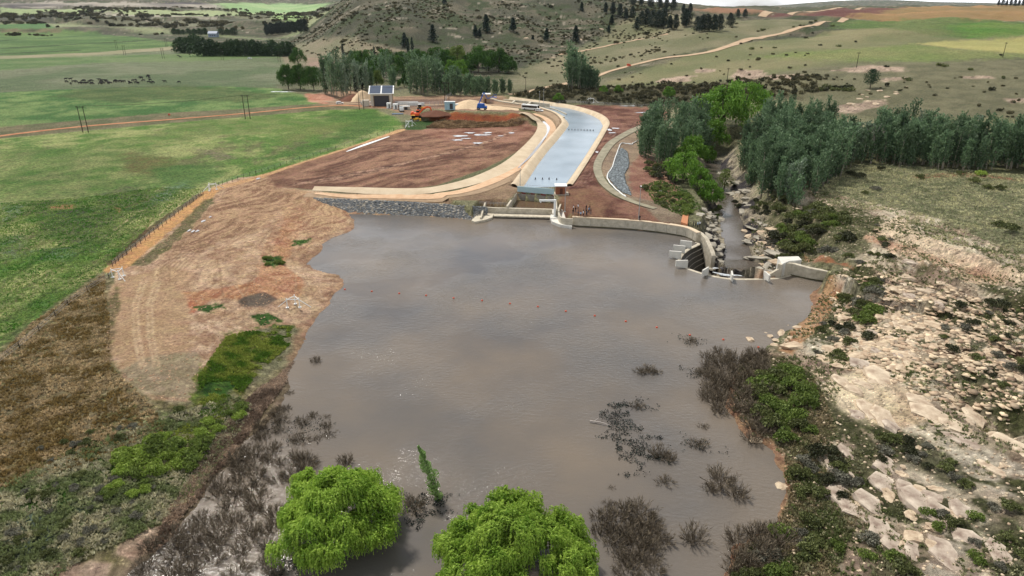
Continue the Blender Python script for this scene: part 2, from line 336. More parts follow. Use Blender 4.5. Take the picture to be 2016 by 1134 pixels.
# valley fields
paint([(-600, 75), (0, 62), (110, 56), (190, 62), (350, 84), (356, 92), (180, 104), (0, 112), (-600, 118)], (74, 100, 52), (96, 118, 66), VEG, 8, 10, N3)
paint([(-600, 62), (0, 48), (90, 46), (110, 56), (0, 62), (-600, 74)], (74, 108, 62), (86, 114, 66), VEG, 5, 6, N3)
paint([(0, 56), (120, 56), (118, 65), (0, 64)], (64, 66, 44), (110, 102, 74), VEG, 3, 10, N3)
for a, b in (((0, 80), (230, 63)), ((0, 95), (300, 78)), ((0, 106), (160, 98))):
    paint([a, b, (b[0], b[1] + 1.4), (a[0], a[1] + 1.4)], (54, 72, 40), (64, 78, 46), VEG, 2, 4, N3)
paint([(-600, 122), (0, 110), (180, 104), (345, 91), (350, 97), (180, 110), (0, 116), (-600, 132)], (138, 130, 102), (122, 122, 90), DRY, 3, 4, N3)
paint([(-600, 132), (0, 116), (180, 110), (350, 98), (560, 108), (572, 130), (545, 172), (420, 170), (300, 172), (0, 182), (-600, 195)], (94, 108, 74), (118, 122, 94), VEG, 4, 6, N3)
paint([(-600, 150), (0, 116), (180, 111), (420, 104), (540, 112), (420, 120), (180, 124), (0, 140)], (88, 116, 62), (108, 126, 78), VEG, 10, 25, N3, w=.8)
paint([(320, 122), (480, 120), (490, 138), (300, 140)], (120, 122, 98), (108, 118, 84), VEG, 10, 20, N3, w=.7)
paint([(550, 88), (720, 84), (800, 100), (640, 128), (560, 140)], (124, 114, 92), (104, 104, 78), DRY, 5, 8, N3)
paint([(600, 114), (640, 112), (668, 120), (640, 132), (606, 130)], (142, 118, 104), (128, 112, 92), DRY, 3, 5, N3)
paint([(-600, 195), (0, 182), (130, 176), (300, 172), (420, 169), (545, 174), (600, 188), (645, 204), (600, 211), (330, 228), (170, 244), (0, 258), (-600, 300)], (72, 110, 52), (122, 144, 84), VEG, 3, 3, fbm(VX / 20, VY / 20, 59, 6, .7), .4, .6)
paint([(170, 174), (330, 168), (440, 172), (560, 190), (480, 200), (300, 196), (250, 204), (100, 190)], (66, 84, 42), (92, 98, 56), VEG, 6, 10, N1, w=.7)
paint([(-600, 290), (0, 250), (170, 236), (330, 222), (480, 214), (640, 203), (700, 208), (760, 216), (640, 219), (490, 232), (330, 243), (170, 256), (0, 274), (-600, 325)], (134, 122, 92), (104, 106, 72), VEG, 1, 1.5, N1)
paint([(-600, 325), (0, 273), (330, 243), (640, 217), (735, 214), (780, 232), (800, 248), (770, 262), (700, 286), (600, 318), (470, 363), (415, 380), (330, 452), (240, 520), (100, 610), (0, 695), (-700, 1100)], (96, 130, 56), (166, 170, 108), VEG, 1.5, 2, fbm(VX / 22, VY / 22, 57, 6, .72), .40, .60)
fm = ramp(fbm(VX / 9, VY / 16, 58, 5, .7), .56, .66); paint([(-600, 340), (0, 285), (330, 252), (640, 228), (735, 222), (760, 255), (600, 310), (470, 350), (330, 440), (230, 520), (0, 680), (-700, 1050)], (104, 100, 66), (126, 118, 84), VEG, 3, 4, N2, mask=fm * .7)
paint([(180, 290), (380, 240), (520, 230), (640, 236), (600, 262), (420, 268), (250, 300)], (128, 138, 80), (92, 126, 52), VEG, 8, 12, N1, w=.8)
paint([(0, 300), (160, 290), (330, 300), (330, 340), (160, 400), (0, 420)], (128, 138, 82), (84, 118, 48), VEG, 8, 12, N1, w=.75)
paint([(250, 300), (340, 312), (360, 345), (290, 350), (240, 335)], (116, 100, 60), (100, 110, 56), VEG, 4, 6, N2, w=.8)
paint([(385, 292), (440, 300), (470, 312), (430, 316)], (140, 122, 104), (110, 116, 72), VEG, 2, 2.5, N2, w=.8)
paint([(300, 330), (440, 318), (440, 345), (370, 372), (300, 370)], (64, 108, 38), (84, 124, 56), VEG, 5, 6, N1, w=.8)
paint([(640, 222), (740, 216), (765, 236), (740, 258), (640, 290), (560, 312), (520, 312), (660, 268)], (62, 102, 36), (88, 120, 52), VEG, 3, 5, N1, w=.8)
paint([(560, 250), (690, 238), (690, 250), (560, 285)], (126, 134, 74), (100, 124, 58), VEG, 4, 6, N1, w=.8)
for p in [[(250, 368), (330, 380), (300, 420), (180, 440), (120, 420)], [(60, 400), (170, 395), (240, 440), (160, 500), (70, 470)]]:
    paint(p, (84, 86, 62), (70, 104, 44), VEG, 5, 9, N2, w=.8)
for p in [[(95, 405), (145, 402), (150, 410), (100, 414)], [(225, 408), (240, 412), (235, 418)]]:
    paint(p, (150, 112, 78), (124, 108, 68), MUD, .6, 1.2)
for p in [[(0, 400), (40, 400), (45, 420), (0, 440)], [(290, 390), (360, 360), (365, 372), (300, 410)], [(90, 490), (140, 484), (130, 505), (90, 505)], [(0, 470), (40, 465), (30, 500), (0, 510)]]:
    paint(p, (120, 142, 118), (80, 116, 60), VEG, 3, 5, N2, w=.7)
for k in range(7):                       # drilling lines in the crop
    a = [(0, 560 + 38 * k), (120, 480 + 42 * k), (270, 380 + 46 * k)]
    p = W([a[0], a[1], a[2]], 3); q = [(u + 1.0, v) for u, v in p[::-1]]
    paint(p + q, (58, 80, 34), (66, 90, 38), VEG, .4, .35, world=True, w=.6)
# brown rank grass strip and lower left shrubland
paint([(-700, 1100), (0, 690), (60, 640), (150, 570), (205, 532), (222, 560), (205, 620), (206, 690), (235, 745), (330, 790), (390, 800), (480, 770), (560, 730), (566, 770), (540, 820), (486, 872), (417, 949), (398, 985), (345, 1050), (200, 1160), (-100, 1500), (-1200, 1500)], (116, 110, 70), (162, 148, 114), VEG, 1.2, 1.4, N2)
paint([(-700, 1000), (0, 760), (120, 690), (190, 620), (205, 720), (200, 850), (100, 930), (-300, 1000)], (136, 112, 66), (144, 134, 106), VEG, 2, 4, N1, w=.7)
paint([(-700, 1400), (0, 960), (200, 860), (330, 820), (440, 790), (470, 840), (400, 930), (330, 1020), (150, 1100), (-100, 1400)], (98, 116, 64), (144, 146, 108), VEG, 2, 3, N2)
for p in [[(200, 900), (330, 860), (440, 800), (480, 830), (400, 910), (330, 950), (220, 945)], [(40, 960), (140, 950), (150, 1010), (60, 1030)], [(180, 880), (230, 870), (240, 920), (190, 920)]]:
    paint(p, (64, 100, 34), (92, 118, 52), VEG, 1, 2, N2)
for p in [[(0, 1010), (120, 1000), (110, 1080), (0, 1110)], [(140, 985), (190, 975), (180, 1010), (150, 1020)], [(215, 975), (280, 965), (270, 985)]]:
    paint(p, (120, 136, 122), (96, 104, 78), VEG, .8, 1.5, N2)
# bare earth headland
EARTH = [(235, 513), (262, 522), (330, 450), (400, 388), (420, 368), (470, 350), (530, 345), (545, 368), (620, 376), (700, 395), (700, 420), (720, 440), (640, 500), (625, 520), (690, 545), (690, 570), (640, 640), (600, 690), (596, 650), (560, 640), (470, 660), (440, 690), (395, 745), (375, 790), (300, 785), (240, 745), (208, 700), (206, 640), (222, 560)]
paint(EARTH, (156, 124, 98), (202, 174, 146), MUD, .5, .9, N1 * .5 + N2 * .5, .42, .58)
paint([(215, 560), (330, 520), (380, 540), (380, 620), (370, 700), (280, 740), (215, 700)], (176, 146, 112), (160, 130, 98), MUD, 1, 1, N2, w=.8)
paint([(230, 730), (300, 700), (390, 690), (400, 740), (372, 788), (300, 785)], (138, 126, 98), (156, 140, 114), MUD, .6, 1, N2, w=.9)
paint([(360, 575), (440, 565), (500, 555), (520, 520), (545, 470), (580, 400), (610, 420), (580, 480), (560, 520), (600, 560), (590, 585), (500, 590), (420, 590), (380, 615)], (164, 96, 62), (188, 130, 94), MUD, .6, 1.2, N2, w=.9)
paint([(330, 490), (400, 420), (470, 362), (530, 350), (560, 370), (545, 395), (540, 430), (500, 455), (450, 470), (390, 500)], (112, 82, 60), (148, 116, 88), MUD, 1, 1.6, N2, w=.85)
paint([(560, 372), (650, 385), (690, 398), (700, 415), (650, 440), (560, 430), (545, 400)], (150, 116, 86), (170, 138, 104), MUD, .8, 1, N2)
paint([(200, 640), (230, 560), (236, 600), (222, 700), (240, 740), (215, 740)], (98, 98, 52), (140, 120, 88), VEG, .6, 1, N2, w=.8)
def strip(pts, wd, ca, cb, k, wt=1, wob=.25, soft=.25, z=None, n=None):
    p = GG(pts) if z is None else W(pts, z)
    xs = [a[0] for a in p]; ys = [a[1] for a in p]; pad = wd + 3
    s = np.where((VX > min(xs) - pad) & (VX < max(xs) + pad) & (VY > min(ys) - pad) & (VY < max(ys) + pad))[0]
    d = seg_dist(VX[s], VY[s], p) - wd + (fbm(VX[s] / 2.5, VY[s] / 2.5, 17, 3) - .5) * 2 * wob
    t = (1 - sst(-soft, soft, d)) * wt; col = mixc(c3(*ca), c3(*cb), ramp((N2 if n is None else n)[s]))
    C[s] = C[s] * (1 - t[:, None]) + col * t[:, None]; K[s] = K[s] * (1 - t[:, None]) + np.array(k, float)[None] * t[:, None]
for k in range(9):                        # wheel ruts on the headland
    o_ = k * 7
    strip([(420 + o_ * .9, 375 - k), (395 + o_, 420 - k * 2), (350 + o_ * 1.3, 460 + k), (330 + o_ * 1.1, 500), (300 + o_, 520 + k * 2)], .28, (92, 64, 48), (120, 88, 66), MUD, .7)
_ex = VX + 16 * (fbm(VX / 22, VY / 22, 162, 3) - .5); _ey = VY + 22 * (fbm(VX / 17, VY / 17, 163, 3) - .5); ea = fbm((_ex * .35 + _ey) / 6, (_ex - .35 * _ey) / 1.3, 161, 5, .7)
rq_ = random.Random(12)
for k in range(46):
    x0 = rq_.uniform(300, 600); t0 = rq_.uniform(0, 1); y0 = 375 + (1 - t0) * 170; dx_ = rq_.uniform(-130, -20) if y0 < 470 else rq_.uniform(-70, 120); dy_ = rq_.uniform(15, 80)
    if x0 < 340 + (520 - y0) * -.4 or x0 > 640: continue
    pale = rq_.random() < .4; strip([(x0, y0), (x0 + dx_ * .5, y0 + dy_ * .3), (x0 + dx_, y0 + dy_)], rq_.uniform(.12, .3), (204, 178, 146) if pale else (98, 66, 48), (186, 156, 124) if pale else (122, 86, 64), MUD, .65, .2, .2)
paint([(455, 360), (520, 348), (545, 372), (600, 385), (560, 410), (500, 440), (430, 470), (380, 480), (400, 440)], (112, 78, 58), (158, 124, 96), MUD, 1.5, 3, ea, .4, .6, w=.7)
paint([(600, 385), (690, 398), (700, 420), (690, 440), (640, 470), (600, 500), (560, 470), (580, 430)], (164, 122, 92), (192, 158, 124), MUD, 1.2, 2.5, ea, .4, .6, w=.7)
for a in (262, 290):
    for e in (0, 9): strip([(a + e + 20, 545), (a + e, 600), (a + 2 + e, 660), (a + 14 + e, 720)], .25, (196, 170, 138), (184, 158, 124), MUD, .8)
for k in range(6):
    strip([(575 + k * 6, 400 + k * 3), (545 + k * 6, 440), (520 + k * 5, 490), (505 + k * 8, 525), (530 + k * 8, 555), (560 + k * 6, 575)], .22, (132, 74, 50), (206, 156, 122), MUD, .7)
paint([(p[0], p[1]) for p in EARTH[:20]] + [(560, 640), (440, 640), (330, 560)], (128, 98, 74), (196, 164, 128), MUD, 1, 1.5, ea, .38, .62, w=.45)
strip([(228, 528), (320, 452), (402, 388), (414, 378)], 2.6, (196, 150, 98), (182, 138, 92), MUD, 1, .7, .5)
strip([(215, 520), (312, 440), (392, 384)], 1.2, (84, 72, 48), (110, 84, 60), VEG, .8, .7)
strip([(425, 372), (520, 346), (640, 308), (720, 282), (790, 256)], 2.2, (196, 156, 112), (176, 136, 98), MUD, 1, .6, .5)
strip([(280, 520), (340, 470), (380, 430), (410, 395)], 2.0, (88, 98, 50), (110, 104, 70), VEG, .8, 1.2, .5)
paint([(390, 735), (420, 700), (445, 660), (480, 655), (575, 640), (575, 665), (545, 700), (500, 745), (440, 775), (385, 795), (376, 770)], (82, 102, 38), (128, 128, 66), VEG, .7, 3.6, N2, wf=2.6, mask=sst(.34, .46, N1))
for p in [[(405, 745), (440, 720), (500, 740), (440, 780), (400, 790)], [(495, 622), (530, 616), (550, 630), (515, 640)], [(518, 506), (550, 504), (560, 518), (540, 528), (516, 522)], [(385, 605), (440, 598), (450, 606), (400, 618)], [(570, 474), (610, 470), (600, 480), (575, 484)]]:
    paint(p, (52, 88, 28), (74, 104, 40), VEG, .4, 1.7, N2, wf=1.6)
paint([(470, 590), (520, 575), (548, 590), (520, 604), (480, 604)], (104, 92, 80), (88, 76, 64), MUD, .5, .8, N2)
# muddy silt basin
paint([(525, 347), (600, 320), (700, 288), (770, 266), (800, 256), (900, 248), (1040, 240), (1062, 252), (1030, 292), (960, 330), (860, 365), (800, 374), (620, 374), (545, 368)], (98, 68, 52), (138, 104, 82), MUD, .8, .6, N1, .3, .7)
_wx = VX + 14 * (fbm(VX / 30, VY / 30, 112, 3) - .5); _wy = VY + 30 * (fbm(VX / 40, VY / 40, 113, 3) - .5); nb = fbm((_wx * .8 + _wy * .6) / 12, (_wx * .6 - _wy * .8) / 3.6, 111, 6, .72)
paint([(560, 350), (640, 318), (760, 275), (850, 262), (1020, 250), (1050, 262), (1000, 300), (900, 345), (800, 368), (640, 370)], (84, 54, 42), (156, 120, 96), MUD, 1, 1, nb, .36, .64, w=.8)
paint([(800, 250), (1046, 238), (1062, 252), (1020, 280), (900, 285), (830, 262)], (110, 68, 52), (158, 118, 98), MUD, 2, 3, N1, w=.65)
for k in range(8):
    strip([(560 + 18 * k, 366 - 2 * k), (700 + 20 * k, 340 - 4 * k), (820 + 22 * k, 318 - 6 * k), (960 + 8 * k, 282 - 4 * k)], .5, (176, 142, 118), (66, 42, 34), MUD, .6, .5)
paint([(790, 246), (1010, 232), (1036, 240), (1000, 250), (890, 252), (800, 256)], (92, 66, 54), (120, 96, 74), VEG, .8, .6, N1)
paint([(790, 240), (850, 236), (870, 246), (830, 256), (800, 256)], (60, 88, 40), (84, 100, 56), VEG, .8, .6, N1)
paint([(830, 224), (900, 220), (1010, 222), (1040, 232), (1000, 238), (850, 238)], (142, 78, 46), (112, 60, 38), MUD, 1, 1.2, N1)
# yard round the pump house
paint([(600, 190), (640, 180), (700, 178), (780, 190), (900, 188), (1000, 192), (990, 205), (1080, 240), (1040, 232), (1000, 220), (900, 218), (820, 222), (760, 214), (650, 207)], (128, 104, 84), (158, 128, 102), MUD, 1.5, 2, N1)
paint([(690, 192), (740, 196), (980, 196), (960, 208), (850, 212), (700, 206)], (92, 70, 62), (112, 90, 78), MUD, 1.5, 3, N1, w=.8)
paint([(600, 184), (640, 186), (660, 196), (640, 205), (606, 200)], (158, 106, 84), (176, 136, 112), MUD, 1.5, 2, N1)
# land round the canal
paint([(600, 388), (830, 392), (950, 370), (1030, 330), (1075, 285), (1095, 250), (1080, 232), (1040, 215), (980, 205), (980, 198), (1080, 206), (1130, 232), (1128, 255), (1100, 290), (1060, 340), (1040, 372), (1015, 385), (1000, 405), (945, 408), (700, 396)], (126, 104, 82), (148, 124, 98), MUD, .8, .6, N1)
for k in range(4):
    strip([(1000 + k * 9, 362), (1060 + k * 8, 300), (1090 + k * 7, 262), (1098 + k * 6, 244), (1070 + k * 6, 226)], .3, (160, 138, 112), (150, 126, 100), MUD, .6, .2)
paint([(1085, 215), (1130, 208), (1290, 206), (1322, 216), (1310, 240), (1290, 252), (1235, 268), (1190, 300), (1170, 330), (1178, 360), (1210, 388), (1290, 415), (1350, 440), (1350, 470), (1130, 450), (1098, 430), (1112, 362), (1150, 305), (1180, 262), (1186, 246), (1150, 225)], (88, 55, 44), (134, 98, 80), MUD, .8, .8, N1)
paint([(1105, 375), (1160, 370), (1200, 395), (1180, 425), (1125, 428), (1100, 420)], (132, 100, 76), (112, 78, 60), MUD, 1.5, 1.5, N1, w=.85)
for k in range(5):
    strip([(1120 + k * 9, 368), (1140 + k * 9, 330), (1165 + k * 8, 295), (1195 + k * 9, 262), (1230 + k * 11, 240)], .4, (150, 116, 100), (78, 42, 36), MUD, .6, .5)
    strip([(1190 + k * 5, 222), (1196 + k * 6, 240), (1215 + k * 5, 262)], .4, (140, 104, 90), (112, 72, 60), MUD, .6, .4)
paint([(1290, 240), (1330, 246), (1290, 285), (1300, 320), (1330, 360), (1360, 400), (1300, 412), (1230, 385), (1185, 345), (1180, 318), (1200, 290), (1240, 262)], (128, 110, 92), (150, 130, 108), MUD, .8, .8, N1)
paint([(1240, 330), (1262, 300), (1290, 320), (1350, 392), (1300, 405), (1240, 384)], (126, 88, 74), (150, 116, 96), MUD, .8, 1.5, N1)
paint([(1230, 385), (1300, 398), (1345, 415), (1352, 445), (1300, 440), (1280, 418)], (140, 124, 104), (120, 104, 86), MUD, .8, .8, N1)
# right bank scrub belt, slopes and far fields
paint([(1000, 175), (1100, 168), (1180, 176), (1300, 168), (1420, 160), (1560, 168), (1600, 200), (1420, 190), (1330, 215), (1100, 204), (1010, 192)], (70, 68, 46), (96, 90, 66), VEG, 3, 6, N1)
paint([(1420, 160), (1700, 120), (2016, 118), (2600, 130), (2600, 240), (2016, 230), (1640, 230), (1560, 190)], (112, 108, 82), (94, 92, 68), DRY, 6, 8, N1)
paint([(1180, 166), (1420, 90), (1640, 60), (2016, 60), (2500, 80), (2500, 118), (2016, 112), (1750, 118), (1500, 150), (1300, 168)], (104, 106, 72), (124, 118, 86), DRY, 8, 10, N3)
paint([(1230, 40), (1400, 34), (1560, 38), (1680, 34), (1560, 60), (1430, 90), (1200, 140), (1000, 180), (1010, 140), (1100, 110)], (100, 100, 72), (120, 114, 88), DRY, 8, 14, N3)
paint([(1510, 31), (1600, 24), (1780, 15), (1720, 28), (1640, 33), (1520, 34)], (92, 60, 54), (102, 70, 60), MUD, 12, 10, N4)
paint([(1360, 15), (1500, 20), (1780, 14), (1600, 24), (1510, 28), (1370, 20)], (138, 104, 80), (126, 94, 72), MUD, 12, 10, N4)
paint([(1780, 14), (2016, 10), (2500, 8), (2500, 46), (2016, 42), (1900, 40), (1720, 40), (1660, 34), (1740, 22)], (142, 112, 76), (120, 102, 66), DRY, 15, 20, N4)
paint([(1660, 40), (1780, 38), (1920, 38), (2016, 44), (2500, 50), (2500, 70), (2016, 68), (1900, 76), (1780, 60), (1640, 56)], (90, 110, 58), (108, 118, 70), VEG, 15, 20, N3)
paint([(1860, 50), (2016, 46), (2300, 56), (2300, 74), (2016, 70), (1900, 74)], (84, 122, 50), (106, 128, 62), VEG, 10, 15, N3)
paint([(1800, 86), (1900, 80), (2016, 72), (2400, 74), (2400, 110), (2016, 106), (1930, 100)], (158, 150, 94), (146, 142, 88), DRY, 6, 8, N3)
paint([(1500, 112), (1620, 100), (1800, 88), (1930, 101), (2016, 108), (2016, 114), (1800, 122), (1600, 118)], (120, 132, 76), (134, 136, 86), VEG, 10, 12, N3)
for p in [[(1290, 158), (1340, 150), (1366, 148), (1350, 162), (1300, 164)], [(1440, 150), (1460, 136), (1505, 140), (1500, 152), (1450, 164)], [(1508, 148), (1590, 148), (1560, 156), (1510, 156)], [(1640, 140), (1700, 128), (1785, 132), (1780, 140), (1700, 142)], [(1650, 208), (1730, 198), (1740, 206), (1680, 222), (1646, 222)], [(1740, 154), (1785, 152), (1782, 158), (1742, 160)], [(1980, 196), (2016, 194), (2016, 202), (1985, 204)], [(1900, 150), (1960, 149), (1960, 154), (1900, 154)], [(1370, 138), (1400, 136), (1405, 142), (1370, 143)]]:
    paint(p, (176, 154, 134), (140, 122, 104), ROCK, 1.5, 5, N1, wf=7)
# grassy shelf and rock on the right bank
paint([(1600, 400), (1640, 345), (1700, 322), (1900, 335), (2016, 345), (2600, 380), (2800, 1100), (2016, 700), (2016, 570), (1850, 520), (1760, 440), (1680, 410), (1640, 440)], (130, 130, 98), (150, 146, 114), VEG, 2, 2.5, N2)
paint([(1790, 345), (1900, 338), (2016, 352), (2016, 358), (1900, 348), (1800, 352)], (142, 104, 84), (120, 100, 72), MUD, 1.5, 1.5, N2)
RB = W([(1480, 395), (1560, 385), (1640, 400), (1700, 420), (1800, 448), (1900, 490), (2016, 540), (2500, 660), (3400, 1300), (2400, 1700), (1480, 1700), (1425, 1134), (1477, 1050), (1545, 991), (1545, 958), (1533, 901), (1510, 873), (1477, 862), (1440, 800), (1450, 722), (1507, 690), (1545, 650), (1596, 600), (1625, 560), (1690, 540), (1600, 510), (1520, 500), (1490, 450)], 2)
nr = fbm((VX + .25 * VY) / 6.5, (VY - .2 * VX) / 17, 121, 5, .6); nv = fbm((VX + .3 * VY) / 7, (VY - .3 * VX) / 15, 131, 5, .62)
paint(RB, (166, 146, 122), (216, 202, 176), ROCK, .8, 1.2, nr, .36, .60, world=True)
lich = ramp(fbm((VX + .3 * VY) / 6, (VY - .3 * VX) / 14, 141, 5, .7), .53, .62)
paint(RB, (126, 104, 92), (160, 138, 122), ROCK, .8, 1, N2, world=True, mask=lich * .6)
wht = ramp(fbm(VX / 5, VY / 9, 151, 5, .7), .60, .68)
paint(RB, (212, 200, 178), (190, 180, 160), ROCK, .8, 1, N2, world=True, mask=wht * .7)
vegm = ramp(nv, .54, .575) ; vegm = np.maximum(vegm, ramp(N1, .60, .66) * .8)
paint(RB, (76, 80, 46), (112, 108, 78), VEG, .8, 1, N2, world=True, mask=vegm)
paint([(1480, 700), (1540, 700), (1600, 740), (1640, 850), (1600, 900), (1700, 1000), (1640, 1134), (1700, 1300), (1440, 1300), (1425, 1134), (1477, 1050), (1550, 991), (1545, 958), (1533, 901), (1510, 873), (1455, 828)], (84, 84, 50), (116, 106, 78), VEG, 1, 1.6, N2, w=.9)
paint([(1500, 420), (1600, 400), (1680, 420), (1760, 450), (1700, 500), (1640, 530), (1540, 505), (1500, 470)], (84, 88, 54), (122, 118, 88), VEG, 1, 2.5, N2, w=.9)
for p in [[(1740, 850), (1820, 860), (1900, 920), (1960, 990), (1890, 980), (1800, 920), (1700, 880)], [(1900, 820), (2016, 800), (2016, 760), (1930, 690), (1980, 660), (1900, 640), (1860, 690)], [(1930, 1040), (2016, 1000), (2016, 1134), (1960, 1134)]]:
    paint(p, (74, 80, 46), (104, 100, 72), VEG, .8, 2, N2, w=.85)
paint([(1735, 440), (1770, 425), (1800, 452), (1900, 488), (2016, 532), (2300, 640), (2016, 560), (1880, 545), (1760, 500), (1700, 470)], (196, 160, 130), (226, 204, 174), ROCK, .5, 1, nr, .35, .6, w=.95)
paint([(1640, 740), (1700, 730), (1820, 780), (1840, 830), (1760, 840), (1680, 820), (1620, 770)], (244, 224, 190), (214, 186, 150), ROCK, 1, 1.5, nr, .35, .6, w=.95)
paint([(1580, 500), (1640, 506), (1680, 530), (1600, 520)], (150, 98, 68), (130, 96, 70), MUD, .6, 1.5, N2)
paint([(1629, 556), (1665, 552), (1650, 590), (1610, 650), (1560, 700), (1530, 690), (1560, 650), (1582, 635), (1600, 590)], (156, 116, 84), (182, 146, 112), MUD, .5, 1, N2)
for p in [[(1820, 670), (1900, 680), (1960, 720), (1900, 725), (1840, 700)], [(1960, 660), (2016, 690), (2016, 720), (1970, 700)]]:
    paint(p, (88, 62, 50), (150, 122, 98), ROCK, .5, 2, N2, w=.8)
# gorge rock and bare soil of the wet margin
crk = 1 - sst(.0, .035, np.abs(fbm((VX + .3 * VY) / 3.2, (VY - .3 * VX) / 10, 171, 5, .6) - .5)); C = C * (1 - (crk * .55 * K[:, 0])[:, None])
s = np.where((VX > 30) & (VX < 200) & (VY > 145) & (VY < 440))[0]
gd = np.full(len(s), 99.0)
for k in range(len(GORGE) - 1): gd = np.minimum(gd, seg_dist(VX[s], VY[s], GORGE[k:k + 2]) - GHW[k])
t = (1 - sst(4, 9, gd + (N1[s] - .5) * 8)) * sst(330, 300, VY[s]) * (sdp(VX[s], VY[s], LAKE) > .3) * (VX[s] + (VY[s] - 150) * .3 > 43)
gc = mixc(c3(122, 114, 100), c3(176, 164, 140), ramp(N2[s])); dk = ramp(fbm(VX[s] / 5, VY[s] / 8, 77, 4), .5, .58)[:, None]; gc = gc * (1 - dk) + c3(66, 62, 62) * dk
C[s] = C[s] * (1 - t[:, None]) + gc * t[:, None]; K[s] = K[s] * (1 - t[:, None]) + np.array([1., 0, 0]) * t[:, None]
s = np.where((VX > -130) & (VX < 90) & (VY > 0) & (VY < 215) & (VX < 40 + 30 * (VY > 130)))[0]
d = sdp(VX[s], VY[s], LAKE) + (N1[s] - .5) * 2.0
t = (1 - sst(.3, 2.4, d + (N2[s] - .5) * 3)) * .8 * (VX[s] < -20) + (1 - sst(.3, 1.4, d)) * (VX[s] >= -20); gc = mixc(c3(128, 98, 76), c3(168, 132, 104), ramp(N2[s]))
t2 = (1 - sst(100, 112, VY[s])) * (VX[s] < 0); gc = gc * (1 - t2[:, None]) + mixc(c3(104, 88, 74), c3(138, 118, 102), ramp(N2[s])) * t2[:, None]
C[s] = C[s] * (1 - t[:, None]) + gc * t[:, None]; K[s] = K[s] * (1 - t[:, None]) + np.array([0, 0, 1.]) * t[:, None]
for p in [[(225, 1090), (240, 1062), (300, 1036), (355, 1032), (366, 1045), (330, 1070), (260, 1105)], [(80, 1134), (110, 1110), (180, 1100), (222, 1108), (215, 1140), (60, 1180)]]:
    paint(p, (150, 124, 104), (182, 158, 136), ROCK, .3, .6, N2)
set_col(gme, 'Col', C); set_col(gme, 'Kind', K); gme.polygons.foreach_set('use_smooth', (K[FC[:, 0], 0] < .5))

gm = bpy.data.materials.new('ground_cover'); gm.use_nodes = True; n = gm.node_tree.nodes; l = gm.node_tree.links.new
B = n['Principled BSDF']; B.inputs['Roughness'].default_value = .9; B.inputs['Specular IOR Level'].default_value = .15
ac = n.new('ShaderNodeAttribute'); ac.attribute_name = 'Col'; ak = n.new('ShaderNodeAttribute'); ak.attribute_name = 'Kind'
sp = n.new('ShaderNodeSeparateColor'); l(ak.outputs[0], sp.inputs[0]); tc = n.new('ShaderNodeTexCoord')
def noise(scale, det=6, ro=.6, vec=None):
    z = n.new('ShaderNodeTexNoise'); z.inputs['Scale'].default_value = scale; z.inputs['Detail'].default_value = det; z.inputs['Roughness'].default_value = ro
    l(vec if vec else tc.outputs['Object'], z.inputs[0]); return z.outputs[0]
def mr(a, f0, f1, t0, t1):
    z = n.new('ShaderNodeMapRange'); z.inputs[1].default_value = f0; z.inputs[2].default_value = f1; z.inputs[3].default_value = t0; z.inputs[4].default_value = t1; l(a, z.inputs[0]); return z.outputs[0]
def mth(op, a, b):
    z = n.new('ShaderNodeMath'); z.operation = op
    for i, v in enumerate((a, b)):
        if isinstance(v, (int, float)): z.inputs[i].default_value = v
        else: l(v, z.inputs[i])
    return z.outputs[0]
vn = mth('MULTIPLY', mr(noise(1.0, 9, .85), .40, .60, .35, 1.65), mr(noise(.09, 6, .7), .35, .65, .85, 1.15))
rn = mr(noise(.8, 9, .85), .40, .60, .62, 1.45)
vo = n.new('ShaderNodeTexVoronoi'); vo.feature = 'DISTANCE_TO_EDGE'; vo.inputs['Scale'].default_value = .30
mp = n.new('ShaderNodeMapping'); mp.inputs['Scale'].default_value = (1.5, .8, 1.5); mp.inputs['Rotation'].default_value = (0, 0, .25)
wv = n.new('ShaderNodeTexNoise'); wv.inputs['Scale'].default_value = .5; wv.inputs['Detail'].default_value = 5; vm = n.new('ShaderNodeVectorMath'); vm.operation = 'MULTIPLY_ADD'; vm.inputs[1].default_value = (2.5, 2.5, 2.5)
l(tc.outputs['Object'], wv.inputs[0]); l(wv.outputs['Color'], vm.inputs[0]); l(tc.outputs['Object'], vm.inputs[2]); l(vm.outputs[0], mp.inputs[0]); l(mp.outputs[0], vo.inputs['Vector'])
crack = mr(mth('ADD', vo.outputs[0], mr(noise(.25, 4), .4, .6, 0, .09)), 0, .05, .62, 1)
rn = mth('MULTIPLY', rn, crack)
md = mr(noise(1.4, 9, .85), .40, .60, .62, 1.35)
t1 = mth('MULTIPLY', vn, sp.outputs[1]); t2 = mth('MULTIPLY', rn, sp.outputs[0]); t3 = mth('MULTIPLY', md, sp.outputs[2])
su = mth('ADD', mth('ADD', t1, t2), t3); rest = mth('SUBTRACT', 1, mth('ADD', mth('ADD', sp.outputs[0], sp.outputs[1]), sp.outputs[2]))
su = mth('ADD', su, rest)
sc = n.new('ShaderNodeVectorMath'); sc.operation = 'SCALE'; l(ac.outputs[0], sc.inputs[0]); l(su, sc.inputs['Scale'])
hs = n.new('ShaderNodeHueSaturation'); hs.inputs['Value'].default_value = 1.12; l(sc.outputs[0], hs.inputs['Color'])
hu = mr(noise(.35, 5, .7), .3, .7, .485, .515); l(hu, hs.inputs['Hue']); l(hs.outputs[0], B.inputs['Base Color'])
bh = mth('ADD', mth('MULTIPLY', vn, mth('MULTIPLY', sp.outputs[1], .35)), mth('ADD', mth('MULTIPLY', rn, mth('MULTIPLY', sp.outputs[0], .35)), mth('MULTIPLY', md, mth('MULTIPLY', sp.outputs[2], .25))))
bp = n.new('ShaderNodeBump'); bp.inputs['Strength'].default_value = 1; bp.inputs['Distance'].default_value = .9; l(bh, bp.inputs['Height']); l(bp.outputs[0], B.inputs['Normal'])
